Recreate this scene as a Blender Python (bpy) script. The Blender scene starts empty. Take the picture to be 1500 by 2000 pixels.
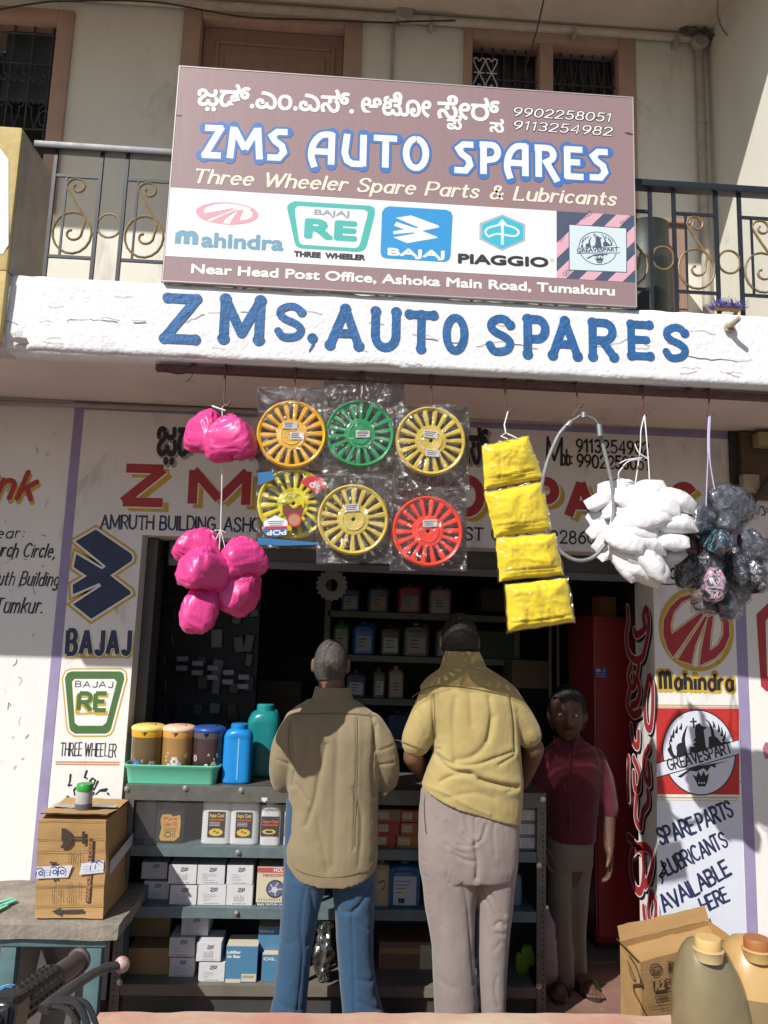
import bpy, bmesh, math, random
from math import sin, cos, pi, radians as rad
from mathutils import Vector, Matrix, noise
from mathutils.geometry import tessellate_polygon
random.seed(7)
SC = bpy.context.scene
COL = SC.collection
# ------------------------------------------------------------------ camera
CAM_Z = 1.72
YAW, PITCH, ROLL = rad(3.0), rad(8.5), rad(1.857)
F_PX = 1500.0
Fv = Vector((sin(YAW)*cos(PITCH), cos(YAW)*cos(PITCH), sin(PITCH)))
R0 = Vector((cos(YAW), -sin(YAW), 0))
U0 = R0.cross(Fv)
Rv = R0*cos(ROLL) + U0*sin(ROLL)
Uv = U0*cos(ROLL) - R0*sin(ROLL)
cd = bpy.data.cameras.new('camera')
cam = bpy.data.objects.new('camera', cd)
COL.objects.link(cam)
SC.camera = cam
cam.matrix_world = Matrix(((Rv.x, Uv.x, -Fv.x, 0), (Rv.y, Uv.y, -Fv.y, 0), (Rv.z, Uv.z, -Fv.z, CAM_Z), (0, 0, 0, 1)))
cd.sensor_fit = 'VERTICAL'
cd.sensor_height = 36
cd.lens = 36*F_PX/2000
cd.clip_start = 0.05
cd.clip_end = 3000
# ------------------------------------------------------------------ light
SUN = Vector((0.86, 1.0, -1.20)).normalized()
world = bpy.data.worlds.new('World')
SC.world = world
world.use_nodes = True
nt = world.node_tree
bg = nt.nodes['Background']
sky = nt.nodes.new('ShaderNodeTexSky')
sky.sky_type = 'NISHITA'
sky.sun_disc = False
sky.sun_elevation = math.asin(-SUN.z)
sky.sun_rotation = math.atan2(-SUN.x, -SUN.y)
nt.links.new(sky.outputs[0], bg.inputs[0])
bg.inputs[1].default_value = 0.075
ld = bpy.data.lights.new('sun', 'SUN')
ld.energy = 4.6
ld.angle = rad(0.5)
ld.color = (1.0, 0.965, 0.91)
sun = bpy.data.objects.new('sun', ld)
COL.objects.link(sun)
sun.rotation_euler = SUN.to_track_quat('-Z', 'Y').to_euler()
SC.view_settings.view_transform = 'Standard'
SC.view_settings.look = 'None'
SC.view_settings.exposure = 0.28
SC.view_settings.gamma = 1
try:
    SC.cycles.max_bounces = 8
    SC.cycles.transparent_max_bounces = 24
    SC.cycles.caustics_reflective = False
    SC.cycles.caustics_refractive = False
except Exception:
    pass


# ------------------------------------------------------------------ pixel -> place
def ray(px, py):
    return Fv + Rv*((px-750)/F_PX) - Uv*((py-1000)/F_PX)


def W(px, py, Y):          # point of the plane y = Y seen at that place of the photograph
    d = ray(px, py)
    t = Y/d.y
    return Vector((d.x*t, Y, CAM_Z+d.z*t))


def PIX(p):                # place -> pixel
    q = Vector(p)-Vector((0, 0, CAM_Z))
    return (750+F_PX*q.dot(Rv)/q.dot(Fv), 1000-F_PX*q.dot(Uv)/q.dot(Fv))


def WX(px, py, X):
    d = ray(px, py)
    t = X/d.x
    return Vector((X, d.y*t, CAM_Z+d.z*t))


def WZ(px, py, Z):
    d = ray(px, py)
    t = (Z-CAM_Z)/d.z
    return Vector((d.x*t, d.y*t, Z))


# ------------------------------------------------------------------ materials
def lin(c):
    return tuple((v/12.92 if v <= .04045 else ((v+.055)/1.055)**2.4) for v in c)


def rgb(r, g, b):
    return lin((r/255, g/255, b/255))


MATS = {}


def mat(name, col, rough=.6, metal=0, mottle=0, mscale=6, col2=None, bump=0, bscale=60, spec=.5, stretch=None,
        stain=None, stain_amt=0, stain_scale=2.0, bumpdist=.002, coat=0, trans=0, sheen=0):
    if name in MATS:
        return MATS[name]
    m = bpy.data.materials.new(name)
    m.use_nodes = True
    n = m.node_tree.nodes
    l = m.node_tree.links
    b = n['Principled BSDF']
    b.inputs['Base Color'].default_value = (*col, 1)
    b.inputs['Roughness'].default_value = rough
    b.inputs['Metallic'].default_value = metal
    b.inputs['Specular IOR Level'].default_value = spec
    b.inputs['Coat Weight'].default_value = coat
    b.inputs['Transmission Weight'].default_value = trans
    b.inputs['Sheen Weight'].default_value = sheen
    tc = n.new('ShaderNodeTexCoord')
    mp = n.new('ShaderNodeMapping')
    l.new(tc.outputs['Object'], mp.inputs[0])
    if stretch:
        mp.inputs['Scale'].default_value = stretch
    last = None
    if mottle or col2:
        t = n.new('ShaderNodeTexNoise')
        t.inputs['Scale'].default_value = mscale
        t.inputs['Detail'].default_value = 7
        t.inputs['Roughness'].default_value = .65
        l.new(mp.outputs[0], t.inputs['Vector'])
        r = n.new('ShaderNodeMapRange')
        r.inputs[1].default_value = .32
        r.inputs[2].default_value = .68
        l.new(t.outputs['Fac'], r.inputs[0])
        mx = n.new('ShaderNodeMix')
        mx.data_type = 'RGBA'
        mx.inputs[6].default_value = (*col, 1)
        c2 = col2 if col2 else tuple(v*(1-mottle) for v in col)
        mx.inputs[7].default_value = (*c2, 1)
        l.new(r.outputs[0], mx.inputs[0])
        l.new(mx.outputs[2], b.inputs['Base Color'])
        last = mx.outputs[2]
        r2 = n.new('ShaderNodeMapRange')
        r2.inputs[3].default_value = max(.02, rough-.1)
        r2.inputs[4].default_value = min(1, rough+.12)
        l.new(t.outputs['Fac'], r2.inputs[0])
        l.new(r2.outputs[0], b.inputs['Roughness'])
    if stain:
        t = n.new('ShaderNodeTexNoise')
        t.inputs['Scale'].default_value = stain_scale
        t.inputs['Detail'].default_value = 9
        t.inputs['Roughness'].default_value = .72
        t.inputs['Distortion'].default_value = .4
        l.new(mp.outputs[0], t.inputs['Vector'])
        r = n.new('ShaderNodeMapRange')
        r.inputs[1].default_value = .56
        r.inputs[2].default_value = .72
        r.inputs[4].default_value = stain_amt
        l.new(t.outputs['Fac'], r.inputs[0])
        mx = n.new('ShaderNodeMix')
        mx.data_type = 'RGBA'
        l.new(r.outputs[0], mx.inputs[0])
        if last:
            l.new(last, mx.inputs[6])
        else:
            mx.inputs[6].default_value = (*col, 1)
        mx.inputs[7].default_value = (*stain, 1)
        l.new(mx.outputs[2], b.inputs['Base Color'])
    if bump:
        t = n.new('ShaderNodeTexNoise')
        t.inputs['Scale'].default_value = bscale
        t.inputs['Detail'].default_value = 6
        l.new(mp.outputs[0], t.inputs['Vector'])
        bp = n.new('ShaderNodeBump')
        bp.inputs['Strength'].default_value = bump
        bp.inputs['Distance'].default_value = bumpdist
        l.new(t.outputs['Fac'], bp.inputs['Height'])
        l.new(bp.outputs[0], b.inputs['Normal'])
    MATS[name] = m
    return m


def film(name, tint=(1, 1, 1), refl=.16, rough=.12, haze=.05, bump=.8, bscale=22):
    if name in MATS:
        return MATS[name]
    m = bpy.data.materials.new(name)
    m.use_nodes = True
    n = m.node_tree.nodes
    l = m.node_tree.links
    out = n['Material Output']
    n.remove(n['Principled BSDF'])
    tr = n.new('ShaderNodeBsdfTransparent')
    tr.inputs[0].default_value = (*tint, 1)
    gl = n.new('ShaderNodeBsdfGlossy')
    gl.inputs['Roughness'].default_value = rough
    df = n.new('ShaderNodeBsdfDiffuse')
    df.inputs[0].default_value = (.8, .8, .8, 1)
    tc = n.new('ShaderNodeTexCoord')
    ns = n.new('ShaderNodeTexNoise')
    ns.inputs['Scale'].default_value = bscale
    ns.inputs['Detail'].default_value = 4
    ns.inputs['Distortion'].default_value = 1.2
    l.new(tc.outputs['Object'], ns.inputs['Vector'])
    bp = n.new('ShaderNodeBump')
    bp.inputs['Strength'].default_value = bump
    bp.inputs['Distance'].default_value = .02
    l.new(ns.outputs['Fac'], bp.inputs['Height'])
    l.new(bp.outputs[0], gl.inputs['Normal'])
    fr = n.new('ShaderNodeLayerWeight')
    l.new(bp.outputs[0], fr.inputs['Normal'])
    pw = n.new('ShaderNodeMath')
    pw.operation = 'POWER'
    pw.inputs[1].default_value = 4
    l.new(fr.outputs['Facing'], pw.inputs[0])
    ad = n.new('ShaderNodeMath')
    ad.operation = 'MULTIPLY_ADD'
    ad.inputs[1].default_value = .6
    ad.inputs[2].default_value = refl+.03
    l.new(pw.outputs[0], ad.inputs[0])
    m1 = n.new('ShaderNodeMixShader')
    m1.inputs[0].default_value = haze
    l.new(tr.outputs[0], m1.inputs[1])
    l.new(df.outputs[0], m1.inputs[2])
    m2 = n.new('ShaderNodeMixShader')
    l.new(ad.outputs[0], m2.inputs[0])
    l.new(m1.outputs[0], m2.inputs[1])
    l.new(gl.outputs[0], m2.inputs[2])
    l.new(m2.outputs[0], out.inputs[0])
    MATS[name] = m
    return m


def crease(m, scale, strength, dist, stretch=(1, 1, 1), warp=.12):
    """crumpled-sheet creases on top of the material's own bump"""
    n, l = m.node_tree.nodes, m.node_tree.links
    if 'crease' in n:
        return m
    tc = n.new('ShaderNodeTexCoord')
    mp = n.new('ShaderNodeMapping')
    mp.inputs['Scale'].default_value = stretch
    l.new(tc.outputs['Object'], mp.inputs[0])
    ns = n.new('ShaderNodeTexNoise')
    ns.inputs['Scale'].default_value = scale*.8
    ns.inputs['Detail'].default_value = 3
    l.new(mp.outputs[0], ns.inputs['Vector'])
    ad = n.new('ShaderNodeVectorMath')
    ad.operation = 'MULTIPLY_ADD'
    ad.inputs[1].default_value = (warp, warp, warp)
    l.new(ns.outputs['Color'], ad.inputs[0])
    l.new(mp.outputs[0], ad.inputs[2])
    vo = n.new('ShaderNodeTexVoronoi')
    vo.feature = 'DISTANCE_TO_EDGE'
    vo.inputs['Scale'].default_value = scale
    l.new(ad.outputs[0], vo.inputs['Vector'])
    pw = n.new('ShaderNodeMath')
    pw.operation = 'POWER'
    pw.inputs[1].default_value = .6
    l.new(vo.outputs[0], pw.inputs[0])
    bp = n.new('ShaderNodeBump')
    bp.name = 'crease'
    bp.inputs['Strength'].default_value = strength
    bp.inputs['Distance'].default_value = dist
    l.new(pw.outputs[0], bp.inputs['Height'])
    for q in list(n):
        if q.type == 'BUMP' and q != bp:
            l.new(bp.outputs[0], q.inputs['Normal'])
    return m


# ------------------------------------------------------------------ mesh collector
class MB:
    def __init__(self):
        self.v = []
        self.f = []
        self.mi = None

    def add(self, vs, fs):
        o = len(self.v)
        self.v += [Vector(p) for p in vs]
        self.f += [tuple(i+o for i in q) for q in fs]
        return self

    def box(self, a, b, bev=0, M=None, jit=0):
        x0, y0, z0 = (min(a[i], b[i]) for i in range(3))
        x1, y1, z1 = (max(a[i], b[i]) for i in range(3))
        bm = bmesh.new()
        bmesh.ops.create_cube(bm, size=1)
        for q in bm.verts:
            q.co = Vector((x0+(q.co.x+.5)*(x1-x0), y0+(q.co.y+.5)*(y1-y0), z0+(q.co.z+.5)*(z1-z0)))
            if jit:
                q.co += Vector((random.uniform(-jit, jit), random.uniform(-jit, jit), random.uniform(-jit, jit)))
        if bev:
            bmesh.ops.bevel(bm, geom=list(bm.edges), offset=bev, segments=2, affect='EDGES', profile=.6)
        if M:
            bm.transform(M)
        return self.bm(bm)

    def bm(self, bm):
        bm.verts.index_update()
        self.add([q.co.copy() for q in bm.verts], [tuple(v.index for v in f.verts) for f in bm.faces])
        bm.free()
        return self

    def tube(self, path, r, seg=8, caps=True, flat=1.0, closed=False):
        P = [Vector(p) for p in path]
        n = len(P)
        rs = r if isinstance(r, (list, tuple)) else [r]*n
        vs, fs = [], []
        up = None
        for i in range(n):
            if closed:
                t = (P[(i+1) % n]-P[i-1])
            else:
                t = (P[min(i+1, n-1)]-P[max(i-1, 0)])
            t = t.normalized() if t.length > 1e-9 else Vector((0, 0, 1))
            if up is None:
                up = Vector((0, 0, 1)) if abs(t.z) < .9 else Vector((0, 1, 0))
            s = t.cross(up)
            if s.length < 1e-6:
                s = t.orthogonal()
            s.normalize()
            up = s.cross(t).normalized()
            for k in range(seg):
                a = 2*pi*k/seg
                vs.append(P[i]+s*(cos(a)*rs[i])+up*(sin(a)*rs[i]*flat))
        for i in range(n if closed else n-1):
            j = (i+1) % n
            for k in range(seg):
                k2 = (k+1) % seg
                fs.append((i*seg+k, i*seg+k2, j*seg+k2, j*seg+k))
        if caps and not closed:
            fs.append(tuple(range(seg))[::-1])
            fs.append(tuple((n-1)*seg+k for k in range(seg)))
        return self.add(vs, fs)

    def lathe(self, prof, seg=24, M=None, squash=None):
        # prof: (radius, height) going up; axis z
        vs, fs = [], []
        for r, z in prof:
            for k in range(seg):
                a = 2*pi*k/seg
                x, y = r*cos(a), r*sin(a)
                if squash:
                    e = squash
                    den = (abs(cos(a))**e+abs(sin(a))**e)**(1/e)
                    x, y = x/den, y/den
                p = Vector((x, y, z))
                vs.append(M @ p if M else p)
        n = len(prof)
        for i in range(n-1):
            for k in range(seg):
                k2 = (k+1) % seg
                fs.append((i*seg+k, i*seg+k2, (i+1)*seg+k2, (i+1)*seg+k))
        if prof[0][0] > 1e-6:
            fs.append(tuple(range(seg))[::-1])
        if prof[-1][0] > 1e-6:
            fs.append(tuple((n-1)*seg+k for k in range(seg)))
        return self.add(vs, fs)

    def rings(self, R, caps=True):
        n, s = len(R), len(R[0])
        vs = [p for r in R for p in r]
        fs = []
        for i in range(n-1):
            for k in range(s):
                k2 = (k+1) % s
                fs.append((i*s+k, i*s+k2, (i+1)*s+k2, (i+1)*s+k))
        if caps:
            fs.append(tuple(range(s))[::-1])
            fs.append(tuple((n-1)*s+k for k in range(s)))
        return self.add(vs, fs)

    def prism(self, poly, d, F):
        # poly: 2D outline; F(u, v, w) -> point; thickness d along w
        n = len(poly)
        vs = [F(u, v, 0) for u, v in poly]+[F(u, v, d) for u, v in poly]
        fs = [tuple(range(n)), tuple(range(2*n-1, n-1, -1))]
        for i in range(n):
            j = (i+1) % n
            fs.append((i, n+i, n+j, j))
        return self.add(vs, fs)


KIDS = {}


def link_mesh(name, mb, m, origin=Vector((0, 0, 0)), smooth=False):
    me = bpy.data.meshes.new(name)
    me.from_pydata([tuple(p-origin) for p in mb.v], [], mb.f)
    if not mb.mi:
        me.validate()
    if smooth:
        bm = bmesh.new()
        bm.from_mesh(me)
        bmesh.ops.recalc_face_normals(bm, faces=bm.faces)
        bm.to_mesh(me)
        bm.free()
        me.polygons.foreach_set('use_smooth', [True]*len(me.polygons))
        if smooth != 'all':
            me.set_sharp_from_angle(angle=rad(38))
    else:
        bm = bmesh.new()
        bm.from_mesh(me)
        bmesh.ops.recalc_face_normals(bm, faces=bm.faces)
        bm.to_mesh(me)
        bm.free()
    if isinstance(m, (list, tuple)):
        for k in m:
            me.materials.append(k)
        if len(mb.mi) == len(me.polygons):
            me.polygons.foreach_set('material_index', mb.mi)
    elif m:
        me.materials.append(m)
    me.update()
    o = bpy.data.objects.new(name, me)
    COL.objects.link(o)
    return o


def tag(o, label, cat, group=None):
    o['label'] = label
    o['category'] = cat
    if group:
        o['group'] = group
    return o


def thing(name, label, cat, loc, group=None):
    o = bpy.data.objects.new(name, None)
    COL.objects.link(o)
    o.location = Vector(loc)
    o['base'] = [float(c) for c in loc]
    o.empty_display_size = .1
    return tag(o, label, cat, group)


def base(o):
    return Vector(o['base']) if 'base' in o.keys() else Vector((0, 0, 0))


def part(name, mb, m, parent, smooth=False, label=None):
    """one mesh object, a child of a thing (or of a part)"""
    top = parent
    while top.parent:
        top = top.parent
    o = link_mesh(name, mb, m, base(top), smooth)
    o.parent = parent
    if label:
        o['label'] = label
    KIDS.setdefault(parent.name, []).append(o)
    return o


def solo(name, mb, m, label, cat, group=None, smooth=False):
    xs = [p.x for p in mb.v]
    ys = [p.y for p in mb.v]
    zs = [p.z for p in mb.v]
    org = Vector(((min(xs)+max(xs))/2, (min(ys)+max(ys))/2, min(zs)))
    o = link_mesh(name, mb, m, org, smooth)
    o.location = org
    o['base'] = [float(c) for c in org]
    return tag(o, label, cat, group)


def crinkle(o, jit, seed, sharp=.8, share=.5, levels=2):
    """crumpled thin sheet: jittered facets whose ridges stay sharp"""
    r = random.Random(seed)
    me = o.data
    bm = bmesh.new()
    bm.from_mesh(me)
    bmesh.ops.triangulate(bm, faces=bm.faces, quad_method='ALTERNATE' if seed % 2 < 1 else 'SHORT_EDGE')
    bm.normal_update()
    for v in bm.verts:
        q = v.co*40+Vector((seed, 0, 0))
        v.co += v.normal*jit*(r.uniform(-1, 1)*.7+noise.noise(q)*.8)+Vector((r.uniform(-1, 1), r.uniform(-1, 1), r.uniform(-1, 1)))*jit*.5
    lay = bm.edges.layers.float.new('crease_edge')
    for e in bm.edges:
        if r.random() < share:
            e[lay] = r.uniform(.3, 1)*sharp
    bm.to_mesh(me)
    bm.free()
    me.polygons.foreach_set('use_smooth', [True]*len(me.polygons))
    m = o.modifiers.new('sub', 'SUBSURF')
    m.levels = m.render_levels = levels
    return o


def struct(name, mb, m, smooth=False):
    o = link_mesh(name, mb, m, Vector((0, 0, 0)), smooth)
    o['kind'] = 'structure'
    return o


def dup(root, loc, label=None, rot=None, scale=None):
    r = root.copy()
    COL.objects.link(r)
    r.location = loc
    if rot is not None:
        r.rotation_euler = rot
    if scale is not None:
        r.scale = scale
    if label:
        r['label'] = label
    for ch in KIDS.get(root.name, []):
        c = ch.copy()
        COL.objects.link(c)
        c.parent = r
        KIDS.setdefault(r.name, []).append(c)
        for g in KIDS.get(ch.name, []):
            d = g.copy()
            COL.objects.link(d)
            d.parent = c
            KIDS.setdefault(c.name, []).append(d)
    return r


# ------------------------------------------------------------------ flat paint and print
def arc(cx, cy, rx, ry, a0, a1, n=10):
    return [(cx+rx*cos(rad(a0+(a1-a0)*i/n)), cy+ry*sin(rad(a0+(a1-a0)*i/n))) for i in range(n+1)]


def spl(pts, n=5):
    """smooth curve through points (Catmull-Rom)"""
    if len(pts) < 3:
        return list(pts)
    o = []
    P = [pts[0]]+list(pts)+[pts[-1]]
    for i in range(1, len(P)-2):
        for k in range(n):
            t = k/n
            q = []
            for d in range(len(pts[0])):
                a, b, c, e = P[i-1][d], P[i][d], P[i+1][d], P[i+2][d]
                q.append(.5*((2*b)+(c-a)*t+(2*a-5*b+4*c-e)*t*t+(3*b-a-3*c+e)*t**3))
            o.append(tuple(q))
    o.append(tuple(pts[-1]))
    return o


class Flat:
    """a coat of paint or print: thin sheets lying just in front of a surface. F(u, v, off) -> point"""
    def __init__(self, F, off=.0008):
        self.F = F
        self.off = off
        self.mb = MB()
        self.k = 0

    def lift(self):
        self.k += 1
        return self.off+.00001*(self.k % 14)

    def poly(self, pts, holes=()):
        o = self.lift()
        allp = [list(pts)]+[list(h) for h in holes]
        tri = tessellate_polygon([[Vector((p[0], p[1], 0)) for p in q] for q in allp])
        flat = [p for q in allp for p in q]
        self.mb.add([self.F(p[0], p[1], o) for p in flat], [t for t in tri])
        return self

    def rect(self, u0, v0, u1, v1):
        return self.poly([(u0, v0), (u1, v0), (u1, v1), (u0, v1)])

    def disc(self, c, r, ry=None, n=28):
        return self.poly(arc(c[0], c[1], r, ry or r, 0, 360, n)[:-1])

    def ring(self, c, r, w, ry=None, n=40):
        ry = ry or r
        return self.poly(arc(c[0], c[1], r, ry, 0, 360, n)[:-1], [arc(c[0], c[1], r-w, ry-w, 0, 360, n)[:-1]])

    def stroke(self, pts, w, round_=True, closed=False, contrast=0, taper=0):
        P = [Vector((p[0], p[1])) for p in pts]
        Q = [P[0]]
        for p in P[1:]:
            if (p-Q[-1]).length > 1e-6:
                Q.append(p)
        P = Q
        n = len(P)
        if n < 2:
            return self
        o = self.lift()
        L, Rr = [], []
        for i in range(n):
            if closed:
                d0, d1 = P[i]-P[i-1], P[(i+1) % n]-P[i]
            else:
                d0 = P[i]-P[i-1] if i else P[1]-P[0]
                d1 = P[i+1]-P[i] if i < n-1 else P[i]-P[i-1]
            d0, d1 = d0.normalized(), d1.normalized()
            t = d0+d1
            t = t.normalized() if t.length > 1e-4 else d1
            nn = Vector((-t.y, t.x))
            c = max(.5, nn.dot(Vector((-d1.y, d1.x))))
            ww = w
            if contrast:
                ww = w*(1-contrast*(1-abs(t.y)))
            if taper:
                ww *= 1-taper*(i/(n-1))
            L.append(P[i]+nn*(ww/2/c))
            Rr.append(P[i]-nn*(ww/2/c))
        vs = [self.F(p.x, p.y, o) for p in L]+[self.F(p.x, p.y, o) for p in Rr]
        fs = [(i, (i+1) % n, n+(i+1) % n, n+i) for i in range(n if closed else n-1)]
        self.mb.add(vs, fs)
        if round_ and not closed:
            self.disc(P[0], w/2*(1-(contrast*.4 if contrast else 0)), n=14)
            self.disc(P[-1], w/2*(1-taper)*(1-(contrast*.4 if contrast else 0)), n=14)
        return self

    def text(self, s, a, b, h, w=.14, round_=True, contrast=0, serif=0, shear=0, ball=0, gap=.22, style=None, wob=0):
        """stroke lettering from a to b (2D base line), cap height h, pen width w*h"""
        a, b = Vector(a), Vector(b)
        G = STYLES.get(style, {})
        gl, x = [], 0
        for ch in s:
            g = G.get(ch) or GLYPH.get(ch) or GLYPH.get(ch.upper()) or (.5, [])
            gl.append((x, g[1], ch))
            x += g[0]+gap
        tot = max(x-gap, .01)
        d = b-a
        L = d.length
        eu, ev = d/L, Vector((-d.y, d.x))/L
        sx = L/tot
        for gx, strokes, ch in gl:
            ju, jv = (random.uniform(-wob, wob), random.uniform(-wob, wob)) if wob else (0, 0)

            def T(p):
                return a+eu*((gx+p[0]+ju)*sx+shear*p[1]*h)+ev*((p[1]+jv)*h)
            for st in strokes:
                q = [T(p) for p in st]
                self.stroke(q, w*h*(random.uniform(.86, 1.16) if wob else 1), round_, contrast=contrast, taper=random.uniform(0, .38) if wob else 0)
                if ball:
                    for e in (0, -1):
                        if 0 <= st[e][0] and (st[e][1] < .02 or st[e][1] > .6):
                            self.disc(q[e], ball*h, n=18)
                if serif:
                    for e in (0, -1):
                        p0, p1 = st[e], st[1 if e == 0 else -2]
                        dx, dy = p1[0]-p0[0], p1[1]-p0[1]
                        if abs(dy) > abs(dx)*.9 and (abs(p0[1]) < .03 or abs(p0[1]-1) < .03 or abs(p0[1]-.66) < .03):
                            c = q[e]
                            one = abs(p0[1]-.66) < .03 or (abs(p0[1]-1) < .03 and ch.islower())
                            self.stroke([c-eu*serif*h, c+eu*(serif*h*(.1 if one else 1))], w*h*.45, False)
                        elif abs(dx) > abs(dy) and len(st) == 2 and (abs(p0[1]) < .03 or abs(p0[1]-1) < .03):
                            c = q[e]
                            sg = 1 if p0[1] < .5 else -1
                            self.stroke([c, c+ev*sg*serif*h*1.3], w*h*.45, False)
        return self

    def font(self, s, a, b, h, fat=0, sheer=0, grow=0):
        """lettering in the built-in face, fitted between a and b, cap height h; grow stacks shifted copies"""
        c = bpy.data.curves.new('t', 'FONT')
        c.body = s
        c.size = 1
        c.offset = fat
        c.shear = sheer
        o = bpy.data.objects.new('t', c)
        COL.objects.link(o)
        dg = bpy.context.evaluated_depsgraph_get()
        me = bpy.data.meshes.new_from_object(o.evaluated_get(dg))
        vs = [v.co.copy() for v in me.vertices]
        fs = [tuple(p.vertices) for p in me.polygons]
        root = list(range(len(vs)))

        def find(i):
            while root[i] != i:
                root[i] = root[root[i]]
                i = root[i]
            return i
        for q in fs:
            for i in q[1:]:
                root[find(i)] = find(q[0])
        isl = {}
        rank = [isl.setdefault(find(i), len(isl)) for i in range(len(vs))]
        bpy.data.objects.remove(o)
        bpy.data.curves.remove(c)
        bpy.data.meshes.remove(me)
        if not vs:
            return self
        x0, x1 = min(v.x for v in vs), max(v.x for v in vs)
        a, b = Vector(a), Vector(b)
        d = b-a
        L = d.length
        eu, ev = d/L, Vector((-d.y, d.x))/L
        sx, sy = L/(x1-x0), h/.69
        shifts = [(0, 0)]
        if grow:
            shifts += [(grow*cos(k*pi/4), grow*sin(k*pi/4)) for k in range(8)]
        for gx, gy in shifts:
            off = self.lift()
            out = []
            for v, rk in zip(vs, rank):
                p = a+eu*((v.x-x0)*sx+gx)+ev*(v.y*sy+gy)
                out.append(self.F(p.x, p.y, off+.000004*(rk % 5)))
            self.mb.add(out, fs)
        return self

    def done(self, name, m, parent, label=None):
        return part(name, self.mb, m, parent, label=label)


def front(Y):
    return lambda u, v, o: Vector((u, Y-o, v))


def pxz(Y):
    """pixel list -> (x, z) on the plane y = Y"""
    def f(*pts):
        r = []
        for p in pts:
            w = W(p[0], p[1], Y)
            r.append((w.x, w.z))
        return r
    return f


def hpx(px, py, dh, Y):
    return (W(px, py-dh, Y)-W(px, py, Y)).z


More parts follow.
